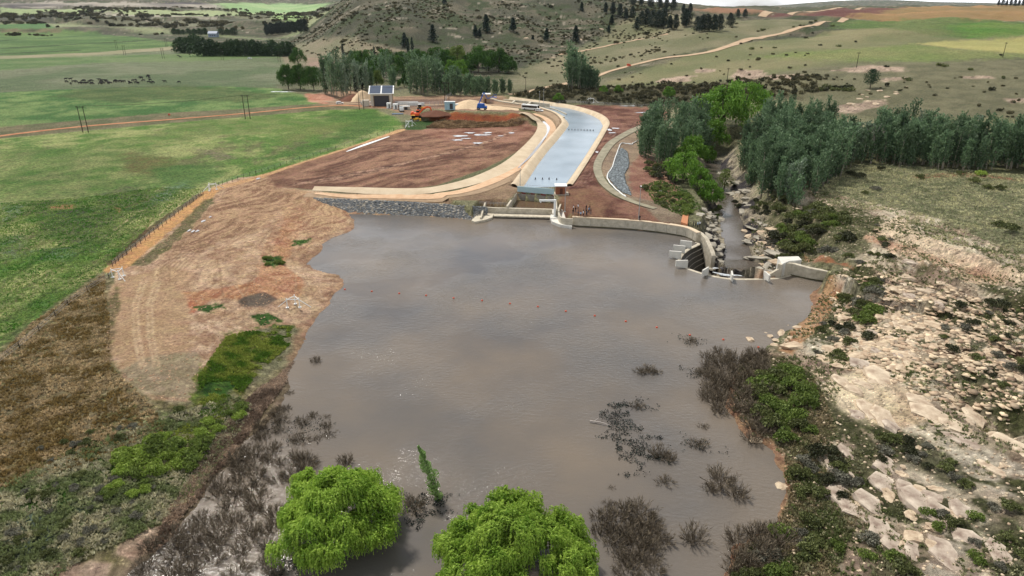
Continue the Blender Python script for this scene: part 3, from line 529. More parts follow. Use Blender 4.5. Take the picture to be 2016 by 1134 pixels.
ground = tag(link('ground', gme, gm), kind='structure')
capm = mesh_np('g', [(0, 0, H1(0, 0))] + [(2.2 * math.sin(a * .1), 2.2 * math.cos(a * .1), H1(0, 2)) for a in range(63)], [[0, k, k + 1] for k in range(1, 62)])
bpy.data.meshes.remove(capm)

# ---------------- water ----------------
def water_mat(name, c, rough=.12, bump=.05, sc=1.2, spec=.5, c2=None, bumpk=1.0):
    m = bpy.data.materials.new(name); m.use_nodes = True; n = m.node_tree.nodes; l = m.node_tree.links.new
    b = n['Principled BSDF']; b.inputs['Roughness'].default_value = rough; b.inputs['IOR'].default_value = 1.33; b.inputs['Specular IOR Level'].default_value = spec
    t = n.new('ShaderNodeTexCoord'); z = n.new('ShaderNodeTexNoise'); z.inputs['Scale'].default_value = .035; z.inputs['Detail'].default_value = 5
    r = n.new('ShaderNodeValToRGB'); r.color_ramp.elements[0].position = .35; r.color_ramp.elements[1].position = .65
    r.color_ramp.elements[0].color = (*c, 1); r.color_ramp.elements[1].color = (*(c2 or tuple(k * 1.12 for k in c)), 1)
    l(t.outputs['Object'], z.inputs[0]); l(z.outputs[0], r.inputs[0]); l(r.outputs[0], b.inputs['Base Color'])
    mp = n.new('ShaderNodeMapping'); mp.inputs['Scale'].default_value = (1, 1.9, 1); mp.inputs['Rotation'].default_value = (0, 0, .35)
    z1 = n.new('ShaderNodeTexNoise'); z1.inputs['Scale'].default_value = sc; z1.inputs['Detail'].default_value = 5; z1.inputs['Roughness'].default_value = .6
    z2 = n.new('ShaderNodeTexNoise'); z2.inputs['Scale'].default_value = .05; z2.inputs['Detail'].default_value = 3
    mrr = n.new('ShaderNodeMapRange'); mrr.inputs[1].default_value = .4; mrr.inputs[2].default_value = .62; mrr.inputs[3].default_value = .25; mrr.inputs[4].default_value = 1.2
    mu = n.new('ShaderNodeMath'); mu.operation = 'MULTIPLY'
    bp = n.new('ShaderNodeBump'); bp.inputs['Distance'].default_value = bump; bp.inputs['Strength'].default_value = 1
    l(t.outputs['Object'], mp.inputs[0]); l(mp.outputs[0], z1.inputs[0]); l(t.outputs['Object'], z2.inputs[0]); l(z2.outputs[0], mrr.inputs[0])
    l(z1.outputs[0], mu.inputs[0]); l(mrr.outputs[0], mu.inputs[1]); l(mu.outputs[0], bp.inputs['Height']); l(bp.outputs[0], b.inputs['Normal'])
    return m
def poly_obj(name, pts, z, m, kind='structure'):
    bm = bmesh.new(); vs = [bm.verts.new((p[0], p[1], z)) for p in pts]; f = bm.faces.new(vs); f.normal_update()
    if f.normal.z < 0: f.normal_flip()
    bmesh.ops.triangulate(bm, faces=[f]); me = bpy.data.meshes.new(name); bm.to_mesh(me); bm.free(); o = link(name, me, m)
    if kind: tag(o, kind=kind)
    return o
def grow(pl, idx, g):                  # push the natural shore outward under the banks
    out = []; n_ = len(pl); area = sum(pl[i][0] * pl[(i + 1) % n_][1] - pl[(i + 1) % n_][0] * pl[i][1] for i in range(n_)); sg = 1 if area > 0 else -1
    for i in range(n_):
        a, b = pl[i - 1], pl[(i + 1) % n_]; tx, ty = b[0] - a[0], b[1] - a[1]; q = math.hypot(tx, ty) or 1
        k = g if i in idx else 0
        out.append((pl[i][0] + ty / q * k * sg, pl[i][1] - tx / q * k * sg))
    return out
nh = len(damW) + len(crestW) + len(rfW)
LW = grow(LAKE, set(range(nh, len(LAKE))) | set(range(0, 4)), 1.6)
LW = grow(LW, set(range(4, len(damW))) | set(range(nh - 2, nh)), .5)
lake = poly_obj('lake_water', LW, 0.0, water_mat('muddy_water', lin(94, 90, 86), .08, .15, .9, c2=lin(116, 105, 92)))
rv = [(GORGE[k][0], GORGE[k][1]) for k in range(len(GORGE) - 2)]
lft = [(x - GHW[k] - 1.2, y) for k, (x, y) in enumerate(rv)]; rgt = [(x + GHW[k] + 1.2, y) for k, (x, y) in enumerate(rv)]
RZ = lambda yy: float(np.interp(yy, [150, 154, 159, 166, 176, 300, 420], [-.65, -.75, -1.85, -3.6, -4.7, -4.6, -4.6]))
rq = []; rfc = []
def dens(pl, n): 
    t = np.linspace(0, len(pl) - 1, n); return np.stack([np.interp(t, range(len(pl)), [p[k] for p in pl]) for k in (0, 1)], 1)
LQ = dens([(51.5, 150.6)] + lft[1:], 90); RQ = dens([(64, 150.4)] + rgt[1:], 90)
for k in range(90):
    for m_ in range(5):
        p = LQ[k] * (1 - m_ / 4) + RQ[k] * m_ / 4; rq.append((p[0], p[1], RZ(p[1])))
rfc = [[k * 5 + m_, k * 5 + m_ + 1, k * 5 + m_ + 6, k * 5 + m_ + 5] for k in range(89) for m_ in range(4)]
RIVM = water_mat('dark_river_water', lin(86, 78, 70), .06, .10, 1.5)
tag(link('river_water', mesh_np('river', rq, rfc, True), RIVM), kind='structure')
plw = poly_obj('pool_water', PLUNGE, -6.1, RIVM)
cvw = poly_obj('canal_water', CANAL, 1.35, water_mat('pale_canal_water', lin(128, 142, 152), .2, .06, 2, c2=lin(150, 164, 174)))
byw = poly_obj('intake_water', grow(BAY, {0, 1, 2, 3}, .4), 0.6, water_mat('brown_bay_water', lin(92, 74, 56), .08, .02, 2))
# ---------------- shape helpers ----------------
class MB:
    def __init__(s): s.v = []; s.f = []; s.m = []
    def add(s, v, f, m=0):
        o = len(s.v); s.v += [tuple(map(float, p)) for p in v]; s.f += [tuple(i + o for i in q) for q in f]; s.m += [m] * len(f)
    def box(s, c, d, rz=0, m=0, rx=0, ry=0):
        M = Matrix.Rotation(rz, 3, 'Z') @ Matrix.Rotation(ry, 3, 'Y') @ Matrix.Rotation(rx, 3, 'X'); x, y, z = d[0] / 2, d[1] / 2, d[2] / 2
        v = [M @ Vector(p) + Vector(c) for p in ((-x, -y, -z), (x, -y, -z), (x, y, -z), (-x, y, -z), (-x, -y, z), (x, -y, z), (x, y, z), (-x, y, z))]
        s.add(v, [(3, 2, 1, 0), (4, 5, 6, 7), (0, 1, 5, 4), (1, 2, 6, 5), (2, 3, 7, 6), (3, 0, 4, 7)], m)
    def tube(s, pts, r, n=8, m=0, cap=True):
        pts = [Vector(p) for p in pts]; rs = r if hasattr(r, '__len__') else [r] * len(pts); v = []; k = len(pts)
        for i, p in enumerate(pts):
            d = (pts[min(i + 1, k - 1)] - pts[max(i - 1, 0)]).normalized(); u = d.cross(Vector((0, 0, 1)) if abs(d.z) < .9 else Vector((1, 0, 0))).normalized(); w_ = d.cross(u)
            v += [p + (u * math.cos(a * 2 * math.pi / n) + w_ * math.sin(a * 2 * math.pi / n)) * rs[i] for a in range(n)]
        f = [(i * n + a, i * n + (a + 1) % n, (i + 1) * n + (a + 1) % n, (i + 1) * n + a) for i in range(k - 1) for a in range(n)]
        if cap: f += [tuple(range(n))[::-1], tuple(range((k - 1) * n, k * n))]
        s.add(v, f, m)
    def prism(s, prof, w_, m=0, T=None):          # profile in x,z extruded along y
        n = len(prof); v = [(p[0], -w_ / 2, p[1]) for p in prof] + [(p[0], w_ / 2, p[1]) for p in prof]
        if T: v = [T @ Vector(p) for p in v]
        s.add(v, [tuple(range(n)), tuple(range(n, 2 * n))[::-1]] + [(i, i + n, (i + 1) % n + n, (i + 1) % n) for i in range(n)], m)
    def slab(s, pl, z0, z1, m=0):                  # flat outline with thickness
        n = len(pl); s.add([(p[0], p[1], z0) for p in pl] + [(p[0], p[1], z1) for p in pl], [tuple(range(n))[::-1], tuple(range(n, 2 * n))] + [(i, (i + 1) % n, (i + 1) % n + n, i + n) for i in range(n)], m)
    def wall(s, pl, z0, z1, th, m=0):              # wall along a line; thickness to the left of its direction; z may be lists
        n = len(pl); z0 = z0 if hasattr(z0, '__len__') else [z0] * n; z1 = z1 if hasattr(z1, '__len__') else [z1] * n; v = []
        for i in range(n):
            a = pl[max(i - 1, 0)]; b = pl[min(i + 1, n - 1)]; tx, ty = b[0] - a[0], b[1] - a[1]; q = math.hypot(tx, ty); ox, oy = -ty / q * th, tx / q * th
            p = pl[i]; v += [(p[0], p[1], z0[i]), (p[0], p[1], z1[i]), (p[0] + ox, p[1] + oy, z1[i]), (p[0] + ox, p[1] + oy, z0[i])]
        f = [(i * 4 + a, i * 4 + (a + 1) % 4, i * 4 + 4 + (a + 1) % 4, i * 4 + 4 + a) for i in range(n - 1) for a in range(4)]
        s.add(v, f + [(0, 1, 2, 3), (n * 4 - 1, n * 4 - 2, n * 4 - 3, n * 4 - 4)], m)
    def build(s, name, mats, parent=None, bev=0, smooth=False):
        me = bpy.data.meshes.new(name); me.from_pydata(s.v, [], s.f); me.polygons.foreach_set('material_index', s.m)
        bm = bmesh.new(); bm.from_mesh(me); bmesh.ops.recalc_face_normals(bm, faces=bm.faces)
        if bev: bmesh.ops.bevel(bm, geom=[e for e in bm.edges if e.calc_face_angle(0) > .6], offset=bev, segments=1, affect='EDGES')
        bm.to_mesh(me); bm.free()
        if smooth: me.polygons.foreach_set('use_smooth', [True] * len(me.polygons))
        return link(name, me, mats, parent)
def smooth_line(pl, n=6):
    out = []; k = len(pl)
    for i in range(k - 1):
        p0, p1, p2, p3 = [np.array(pl[min(max(j, 0), k - 1)][:2], float) for j in (i - 1, i, i + 1, i + 2)]
        for t in np.arange(n) / n: out.append(tuple(.5 * (2 * p1 + (p2 - p0) * t + (2 * p0 - 5 * p1 + 4 * p2 - p3) * t * t + (3 * p1 - p0 - 3 * p2 + p3) * t**3)))
    out.append(tuple(pl[-1][:2])); return out
def ribbon(name, pl, wd, zo, m, zfun=None, tilt=0, nx=4, n=8, kind='structure'):
    pl = smooth_line(pl, n); k = len(pl); wd = np.interp(np.linspace(0, 1, k), np.linspace(0, 1, len(wd)), wd) if hasattr(wd, '__len__') else [wd] * k
    X = []; Yv = []
    for i in range(k):
        a = pl[max(i - 1, 0)]; b = pl[min(i + 1, k - 1)]; tx, ty = b[0] - a[0], b[1] - a[1]; q = math.hypot(tx, ty) or 1
        for j in range(nx + 1):
            o = (j / nx - .5) * wd[i]; X.append(pl[i][0] - ty / q * o); Yv.append(pl[i][1] + tx / q * o)
    X = np.array(X); Yv = np.array(Yv); Z = (height(X, Yv, False) if zfun is None else np.full(len(X), float(zfun))) + zo
    if tilt: Z = Z + np.tile(np.linspace(0, tilt, nx + 1), k)
    f = [[i * (nx + 1) + j, (i + 1) * (nx + 1) + j, (i + 1) * (nx + 1) + j + 1, i * (nx + 1) + j + 1] for i in range(k - 1) for j in range(nx)]
    o = link(name, mesh_np(name, np.stack([X, Yv, Z], 1), f, True), m)
    return tag(o, kind=kind) if kind else o
CONC = mat('pale_concrete', lin(166, 156, 136), .85, var=.2, scale=.9, bump=.04, bscale=3, alt=lin(204, 194, 174))
CONCW = mat('new_white_concrete', lin(196, 192, 182), .8, var=.1, scale=.6, alt=lin(214, 210, 200))
CONCD = mat('grey_concrete', lin(130, 124, 112), .85, scale=.8, alt=lin(160, 154, 142))
DARKC = mat('wet_shaded_concrete', lin(26, 24, 22), .35, scale=1.2, alt=lin(48, 44, 38))  # wet concrete, near-black with the stepped face's shade in its colour
ALGAE = mat('algae_stain', lin(70, 66, 44), .6, scale=1.5, alt=lin(100, 92, 66))
BEIGE = mat('beige_liner', lin(184, 164, 136), .9, scale=.2, alt=lin(206, 188, 160), bump=.03, bscale=1.5)
TRACK = mat('brown_gravel_road', lin(140, 118, 94), .95, scale=.5, alt=lin(164, 140, 112), bump=.05)
FARRD = mat('pale_dirt_road', lin(168, 142, 114), .95, scale=.15, alt=lin(190, 164, 134))
ORTRK = mat('orange_dirt_track', lin(150, 92, 58), .95, scale=.2, alt=lin(184, 132, 92))
WHITE = mat('white_paint', lin(226, 226, 222), .5, var=.04)
STEEL = mat('galvanised_steel', lin(170, 172, 172), .45, metal=.6, var=.08)
DARKW = mat('dark_timber', lin(62, 50, 42), .9, var=.2, scale=4)

# ---------------- roads and tracks ----------------
ribbon('dirt_track', GG([(-300, 310), (0, 268), (165, 249), (330, 236), (487, 223), (600, 212), (680, 208), (760, 212)]), [4, 3.5, 3.2, 3], .10, ORTRK)
ribbon('gravel_road', GG([(1000, 186), (1030, 184), (1090, 170), (1170, 152), (1210, 138), (1300, 116), (1400, 102), (1500, 74), (1600, 50), (1665, 36)]), [6, 7, 7, 8, 8], .35, FARRD, n=14)
ribbon('hill_track', GG([(1100, 108), (1180, 94), (1260, 78), (1315, 67)]), 5, .35, FARRD, n=10)
ribbon('farm_track', GG([(1500, 33), (1560, 26), (1640, 18), (1700, 15)]), 12, .5, FARRD, n=10)
ribbon('service_road', GG([(600, 384), (760, 388), (880, 385), (960, 368), (1040, 330), (1090, 280), (1108, 252), (1096, 232), (1060, 218), (990, 208), (900, 206), (760, 207), (640, 200)]), [5, 6, 6.5, 7, 6, 5, 4], .10, TRACK, n=10)
LB = GG([(617, 374), (700, 377), (820, 379), (885, 371), (950, 353), (1008, 325), (1048, 290), (1068, 262), (1066, 245), (1048, 232), (1024, 224)])
ribbon('lined_embankment', LB, [2.5, 3.6, 4.5, 6, 7, 6, 4.5, 3.5], .15, BEIGE, tilt=-.9 * 0 + .8, n=10)
LB2 = GG([(620, 382), (760, 388), (860, 387), (930, 372), (1000, 342), (1052, 303), (1080, 268), (1086, 250), (1074, 234), (1050, 224)])
ribbon('berm_path', LB2, [2, 4, 4.5, 4, 3], .20, mat('peach_berm', lin(190, 152, 118), .9, scale=.4, alt=lin(208, 176, 142)), n=10)
WETW = water_mat('puddle_water', lin(160, 156, 154), .05, .01, 2)
ribbon('drain_water', GG([(1020, 332), (1050, 302), (1072, 270), (1078, 252), (1070, 240)]), [.4, .8, 1.6, 2.4, 1.2], .30, WETW, n=8)
ribbon('liner_strip', GG([(682, 299), (720, 285), (766, 269)]), [.6, 2.2, 1], .12, WHITE, n=8)
ribbon('canal_margin', [(x - 2.2, y) for x, y in CAN_L], 4.2, 0, BEIGE, zfun=2.35, tilt=0, n=4)
def bank(name, edge, side, wd, m):
    e = smooth_line(edge, 6); v = []; f = []
    for i, p in enumerate(e):
        a = e[max(i - 1, 0)]; b = e[min(i + 1, len(e) - 1)]; tx, ty = b[0] - a[0], b[1] - a[1]; q = math.hypot(tx, ty); ox, oy = -ty / q * side, tx / q * side
        for o, z in ((-.8, .9), (.3, 1.45), (wd * .7, 3.0), (wd, 3.15), (wd + .9, 2.9)): v.append((p[0] + ox * o, p[1] + oy * o, z))
    f = [[i * 5 + j, i * 5 + j + 1, i * 5 + j + 6, i * 5 + j + 5] for i in range(len(e) - 1) for j in range(4)]
    return tag(link(name, mesh_np(name, v, f), m), kind='structure')
bpy.data.objects.remove(bpy.data.objects['canal_margin'])
bank('canal_bank', CAN_L, 1, 2.9, BEIGE); bank('canal_bank', CAN_R, -1, 2.5, BEIGE)
def blob(px, py, a, b, seed):
    x, y, z = G(px, py); r_ = random.Random(seed); pts = []
    for k in range(14):
        t = k / 14 * 6.283; q = r_.uniform(.5, 1.1); pts.append((x + math.cos(t) * a * q, y + math.sin(t) * b * q))
    return poly_obj('puddle', pts, H1(x, y) + .14, WETW)
for k, (px, py, a, b) in enumerate([(905, 268, 4, 2.5), (925, 262, 3, 2), (948, 266, 4.5, 2.5), (900, 276, 3.5, 1.6), (920, 273, 3, 1.4), (960, 262, 2.4, 2), (940, 282, 2.4, 2), (985, 268, 2, 1.2), (1007, 262, 1.6, 2), (1200, 256, 1.4, 4), (1212, 253, 2.6, 1.6), (1205, 262, 2.2, 1.4), (1288, 236, 4, 2), (1265, 222, 6, 2), (1290, 222, 4, 1.4), (1248, 209, 9, 1.5), (1230, 209, 6, 1), (372, 455, .5, 1.2), (380, 456, .5, 1.4), (388, 456, .5, 1.3), (400, 436, .5, 1.4), (414, 428, .4, 1), (560, 181, 6, 2), (540, 181, 4, 2), (1168, 284, 1, 3), (1175, 300, .8, 2), (1300, 376, .8, 1), (508, 352, .7, 1.6)]): blob(px, py, a, b, k)
MB0 = MB()

# ---------------- rockfill dam ----------------
def rock_mesh(name, seed, flat=.6, sub=1, rough=.35):
    bm = bmesh.new(); bmesh.ops.create_icosphere(bm, subdivisions=sub, radius=1); r_ = random.Random(seed)
    co = np.array([v.co[:] for v in bm.verts]); o = r_.uniform(0, 50)
    nn = fbm(co[:, 0] * 1.3 + o, co[:, 1] * 1.3 + co[:, 2] * 1.7, seed, 3)
    for v, q in zip(bm.verts, nn):
        v.co *= 1 + (q - .5) * 2 * rough; v.co.x *= 1.15; v.co.z *= flat
        v.co.z = max(-.35, min(v.co.z, flat * .72))
    me = bpy.data.meshes.new(name); bm.to_mesh(me); bm.free(); return me
def scatter_mesh(name, tmpl, P_, S_, RZ_, cols, m, tilt=.3, smooth=False):
    """copies of small template meshes placed into one mesh of uncountable stuff"""
    V = []; Fc = []; Cc = []; off = 0
    for t, (tv, tf) in enumerate(tmpl):
        s = np.arange(t, len(P_), len(tmpl)); n_ = len(s)
        if n_ == 0: continue
        c, q = np.cos(RZ_[s]), np.sin(RZ_[s]); sc = S_[s] if S_.ndim == 2 else np.repeat(S_[s][:, None], 3, 1)
        x = tv[None, :, 0] * sc[:, None, 0]; y = tv[None, :, 1] * sc[:, None, 1]; z = tv[None, :, 2] * sc[:, None, 2]
        X = x * c[:, None] - y * q[:, None] + P_[s, 0][:, None]; Y = x * q[:, None] + y * c[:, None] + P_[s, 1][:, None]; Z = z + P_[s, 2][:, None]
        V.append(np.stack([X, Y, Z], -1).reshape(-1, 3)); Fc.append((tf[None] + (np.arange(n_) * len(tv))[:, None, None] + off).reshape(-1, tf.shape[1])); off += n_ * len(tv)
        Cc.append(np.repeat(cols[s], len(tv), 0))
    me = mesh_np(name, np.concatenate(V), np.concatenate(Fc), smooth); set_col(me, 'Col', np.concatenate(Cc)); return link(name, me, m)
def attr_mat(name, rough=.9, trans=0):
    m = bpy.data.materials.new(name); m.use_nodes = True; n = m.node_tree.nodes; l = m.node_tree.links.new; b = n['Principled BSDF']; b.inputs['Roughness'].default_value = rough; b.inputs['Specular IOR Level'].default_value = .2
    a = n.new('ShaderNodeAttribute'); a.attribute_name = 'Col'; g = n.new('ShaderNodeNewGeometry'); mr_ = n.new('ShaderNodeMapRange'); mr_.inputs[3].default_value = .7; mr_.inputs[4].default_value = 1.3
    s = n.new('ShaderNodeVectorMath'); s.operation = 'SCALE'; l(g.outputs['Random Per Island'], mr_.inputs[0]); l(a.outputs[0], s.inputs[0]); l(mr_.outputs[0], s.inputs['Scale']); l(s.outputs[0], b.inputs['Base Color'])
    if trans:
        t = n.new('ShaderNodeBsdfTranslucent'); x = n.new('ShaderNodeMixShader'); x.inputs[0].default_value = trans; l(s.outputs[0], t.inputs[0]); l(b.outputs[0], x.inputs[1]); l(t.outputs[0], x.inputs[2]); l(x.outputs[0], n['Material Output'].inputs[0])
    return m
def tm(me):
    v = np.array([q.co[:] for q in me.vertices]); f = np.array([tuple(p.vertices) for p in me.polygons]); return v, f
STONES = [tm(rock_mesh('st', 40 + k, .75, 1, .4)) for k in range(5)]
ATM = attr_mat('stone_mix')
foot = np.array(dens(W([(672, 418), (700, 421), (760, 423), (850, 426), (932, 433), (958, 428)], 0), 60)); crest = np.array(dens(W([(584, 388), (640, 391), (700, 393), (780, 397), (850, 401), (960, 408)], 2.9), 60))
v = []; 
for k in range(60):
    for m_ in range(7): t = m_ / 6; p = foot[k] * (1 - t) + crest[k] * t; v.append((p[0], p[1], -.4 + 3.3 * t))
f = [[k * 7 + m_, k * 7 + m_ + 1, k * 7 + m_ + 8, k * 7 + m_ + 7] for k in range(59) for m_ in range(6)]
dam = tag(empty('rockfill_dam', (-20, 205, 0)), 'low dam face of loose grey rock between bare bank and intake', 'dam')
def child(o, root):
    o.parent = root; o.matrix_parent_inverse = Matrix.Translation(-Vector(root.location)); return o
child(link('dam_face', mesh_np('dam_face', v, f, True), mat('grey_rubble', lin(96, 94, 90), .9, scale=1.5, alt=lin(120, 116, 108))), dam)
n_ = 5200; a = rng.random(n_) * 59; t = rng.random(n_)**.9; k = a.astype(int); fr = (a - k)[:, None]; kk = np.minimum(k + 1, 59)
ft = foot[k] * (1 - fr) + foot[kk] * fr; ct = crest[k] * (1 - fr) + crest[kk] * fr; p = ft * (1 - t[:, None]) + ct * t[:, None]
PP = np.column_stack([p, -.35 + 3.3 * t]); SS = rng.uniform(.22, .5, n_)
g_ = rng.uniform(.7, 1.15, n_)[:, None]; cols = np.where(rng.random(n_)[:, None] < .25, np.array(lin(168, 160, 146)), np.array(lin(118, 120, 120))) * g_
rr_ = scatter_mesh('riprap', STONES, PP, SS, rng.random(n_) * 6.28, cols, ATM); tag(rr_, kind='stuff'); child(rr_, dam)
# gravel apron east of the canal
GA = W([(1224, 292), (1234, 300), (1238, 318), (1237, 330), (1228, 345), (1232, 362), (1243, 386), (1226, 380), (1210, 366), (1197, 348), (1200, 338), (1212, 318), (1216, 300)], 3)
poly_obj('gravel_apron', GA, 3.25, mat('blue_grey_gravel', lin(100, 106, 108), .9, scale=2, alt=lin(150, 154, 152), bump=.2, bscale=1.5))
n_ = 2500; xs = rng.uniform(min(q[0] for q in GA), max(q[0] for q in GA), n_ * 3); ys = rng.uniform(min(q[1] for q in GA), max(q[1] for q in GA), n_ * 3); k = inside(xs, ys, GA); xs, ys = xs[k], ys[k]
tag(scatter_mesh('gravel', STONES, np.column_stack([xs, ys, np.full(len(xs), 3.25)]), rng.uniform(.2, .45, len(xs)), rng.random(len(xs)) * 6.28, np.array(lin(118, 124, 126)) * rng.uniform(.6, 1.4, len(xs))[:, None], ATM), kind='stuff')
m = MB(); e = W([(1288, 268), (1262, 276), (1246, 284), (1244, 286), (1224, 284), (1218, 294), (1210, 316), (1205, 332), (1196, 346), (1198, 358), (1214, 376), (1232, 390)], 3); m.tube([(x, y, 3.45 + .1 * math.sin(i * 2)) for i, (x, y) in enumerate(smooth_line(e, 5))], .22, 6)
tag(m.build('edge_pipe', WHITE), 'long thin white pipe winding along the edge of the blue-grey gravel', 'pipe')
SLP = W([(1290, 243), (1262, 250), (1235, 262), (1205, 282), (1186, 306), (1176, 330), (1184, 356), (1206, 378), (1240, 396), (1290, 412)], 3)
ribbon('lined_slope', SLP, [5, 4.5, 4, 3.5, 3, 2.8, 2.6, 2], .25, mat('weathered_liner', lin(118, 112, 92), .9, scale=.4, alt=lin(158, 150, 128), bump=.08, bscale=1.5), tilt=0, n=8)

# ---------------- concrete dam wall ----------------
dw = tag(empty('dam_wall', (35, 188, 0)), 'long pale concrete wall curving along the far shore to the spillway', 'wall')
ftl = smooth_line(damW[8:] , 5)
m = MB(); m.wall([(x, y) for x, y in ftl], -2, 2.55, 1.3)
child(m.build('wall_body', CONC, bev=.05), dw)
m = MB(); m.wall([(x + .0, y - .035) for x, y in ftl], -1, .28, .1); child(m.build('waterline_stain', ALGAE), dw)
m = MB(); m.wall([(x, y - .03) for x, y in ftl], 2.56, 2.78, 1.4); child(m.build('coping', mat('peach_concrete', lin(206, 186, 158), .85, var=.06)), dw)
m = MB()
for k in range(2, len(ftl) - 1, 3):
    x, y = ftl[k]; m.box((x, y - .02, 1.2), (.09, .08, 2.5))
child(m.build('panel_joint', CONCD), dw)
TW = [(49.5, 178.6), (50.9, 177.2), (51.7, 174.6), (52.1, 171), (52.3, 168.2)]; TZ = [2.7, 2.5, 1.9, .5, -.9]
TWs = smooth_line(TW, 4); m = MB(); m.wall(TWs[::-1], -7.5, list(np.interp(np.linspace(0, 1, len(TWs)), np.linspace(0, 1, len(TZ)), TZ))[::-1], -1.1)
child(m.build('training_wall', CONC, bev=.05), dw)
m = MB(); q = W([(1353, 446), (1356, 420), (1346, 418), (1340, 442)], 2.6); m.slab(q, 1, 3.35); child(m.build('crest_ramp', mat('orange_concrete', lin(180, 122, 86), .9, var=.1)), dw)

# ---------------- spillway weir ----------------
wr = tag(empty('spillway_weir', (45, 160, 0)), 'curved spillway weir with white piers and dark stepped downstream face', 'weir')
cp = smooth_line([damW[-1]] + crestW + [rfW[0]], 8); cp = dens(cp, 90); NN = []
for i in range(90):
    a = cp[max(i - 2, 0)]; b = cp[min(i + 2, 89)]; t = (b - a) / np.hypot(*(b - a)); nrm = np.array([-t[1], t[0]])
    if inside(np.array([cp[i][0] + nrm[0] * .7]), np.array([cp[i][1] + nrm[1] * .7]), LAKE)[0]: nrm = -nrm
    NN.append(nrm)
NN = np.array(NN)
for _ in range(6): NN = (np.vstack([NN[:1], NN[:-1]]) + NN + np.vstack([NN[1:], NN[-1:]])); NN /= np.linalg.norm(NN, axis=1)[:, None]
prof = [(-.5, -2), (-.5, -.12), (-.3, .06), (.35, .07), (.55, -.1)]
v = [(cp[i][0] + NN[i][0] * o, cp[i][1] + NN[i][1] * o, z) for i in range(90) for o, z in prof]
f = [[i * 5 + j, i * 5 + j + 1, i * 5 + j + 6, i * 5 + j + 5] for i in range(89) for j in range(4)]
child(link('crest', mesh_np('crest', v, f), CONC), wr)
prof = [(.5, -.1)]
for k in range(6): prof += [(.5 + k * .62, -.1 - (k + 1) * 1.05), (.5 + (k + 1) * .62, -.1 - (k + 1) * 1.05)]
n_ = len(prof); v = [(cp[i][0] + NN[i][0] * o, cp[i][1] + NN[i][1] * o, z) for i in range(90) for o, z in prof]
f = [[i * n_ + j, i * n_ + j + 1, i * n_ + j + n_ + 1, i * n_ + j + n_] for i in range(89) for j in range(n_ - 1)]
child(link('stepped_face', mesh_np('stepped_face', v, f), DARKC), wr)
for k in range(4):                        # light edges of the ribs on the dark face
    o = .5 + (k + 1) * .62; z = -.1 - (k + 1) * 1.05
    m = MB(); m.tube([(cp[i][0] + NN[i][0] * o, cp[i][1] + NN[i][1] * o, z + .05) for i in range(4, 62)], .07, 5); child(m.build('step_rib', CONCD), wr)
for px, py, yaw in ((1357, 488, 0), (1344, 498, 0), (1338, 509, 0), (1352, 527, 0), (1389, 541, 0), (1438, 549.5, 0), (1502, 550, 0)):
    x, y = Pz(px, py, 0); i = int(np.argmin(np.hypot(cp[:, 0] - x, cp[:, 1] - y))); nr_ = NN[i].copy(); x, y = cp[i]
    if px < 1360:                             # the side piers all stand almost square to the view
        nr_ = nr_ * .7 + np.array([.9, -.15]); nr_ /= np.linalg.norm(nr_)
    an = math.atan2(nr_[1], nr_[0])
    T = Matrix.Translation((x, y, 0)) @ Matrix.Rotation(an, 4, 'Z')
    arc = [(-2.5 + 2.6 * math.sin(t), -1.1 + 1.5 * math.cos(t)) for t in np.linspace(.0, 1.45, 7)]
    m = MB(); m.prism([(.45, 1.95), (-2.6, 1.95), (-2.6, .38)] + arc[1:] + [(.45, -1.0)], .38, T=T); child(m.build('pier', CONCW, bev=.03), wr)
# rushing water
FOAM = mat('white_foam', lin(232, 236, 238), .5, scale=1.4, alt=lin(84, 90, 92), bump=.1)
def foam(pts, zo):
    P_ = [(x, y, RZ(y) + zo) for x, y in pts]; c_ = np.mean(P_, 0); n2 = len(P_)
    me = mesh_np('white_water', P_ + [tuple(c_)], [[k, (k + 1) % n2, n2] for k in range(n2)]); return tag(link('white_water', me, FOAM), kind='structure')
foam([(50.6, 153.8), (52, 153.2), (54, 153.4), (56.5, 153.0), (57.4, 153.8), (55.4, 154.6), (53.2, 154.8), (51.6, 156.6), (50.2, 159), (49.8, 158.2), (50.4, 155.6)], .08)
foam([(55, 159), (57.5, 159.6), (57, 160.6), (55, 160.2)], .05); foam([(52, 165), (54.5, 166), (54, 167.5), (52.4, 166.8)], .05); foam([(54, 173), (56.5, 173.5), (56, 175), (54.5, 174.6)], .05)
foam([(57, 153.5), (60, 153), (61, 154), (58.5, 154.6)], .05)

# ---------------- right abutment ----------------
ab = tag(empty('abutment_wall', (70, 152, 0)), 'pale angled concrete abutment wall on the right end of the spillway', 'wall')
A0 = [crestW[-1]] + rfW + [(77.5, 146.6), (81, 147.0)]
m = MB(); m.wall([crestW[-1], (64.6, 151.6), rfW[0], (70, 149.4), (73.5, 147.7), (81.5, 147.4)], -2, [3.3, 3.3, 3.0, 2.75, 2.6, 2.4], 1.1); child(m.build('wall_body', CONC, bev=.06), ab)
m = MB(); c_ = crestW[-1]; m.slab([(c_[0], c_[1] + .1), (66, 152.6), (69.4, 153.4), (69.6, 156), (64.4, 155.6)], -3, 3.45); child(m.build('end_block', CONCW, bev=.08), ab)
m = MB(); m.wall([(x, y - .04) for x, y in [rfW[0], (70, 149.4), (73.5, 147.7)]], -1, .3, .1); child(m.build('waterline_stain', ALGAE), ab)
m = MB(); m.add([(63.4, 150.6, 2.4), (63.4, 150.6, -3), (60.8, 151.0, -3), (60.8, 151, .3), (63.4, 151.4, 2.4), (63.4, 151.4, -3), (60.8, 151.8, -3), (60.8, 151.8, .3)], [(0, 1, 2, 3), (4, 7, 6, 5), (0, 3, 7, 4), (3, 2, 6, 7)]); child(m.build('sloping_toe', CONC), ab)

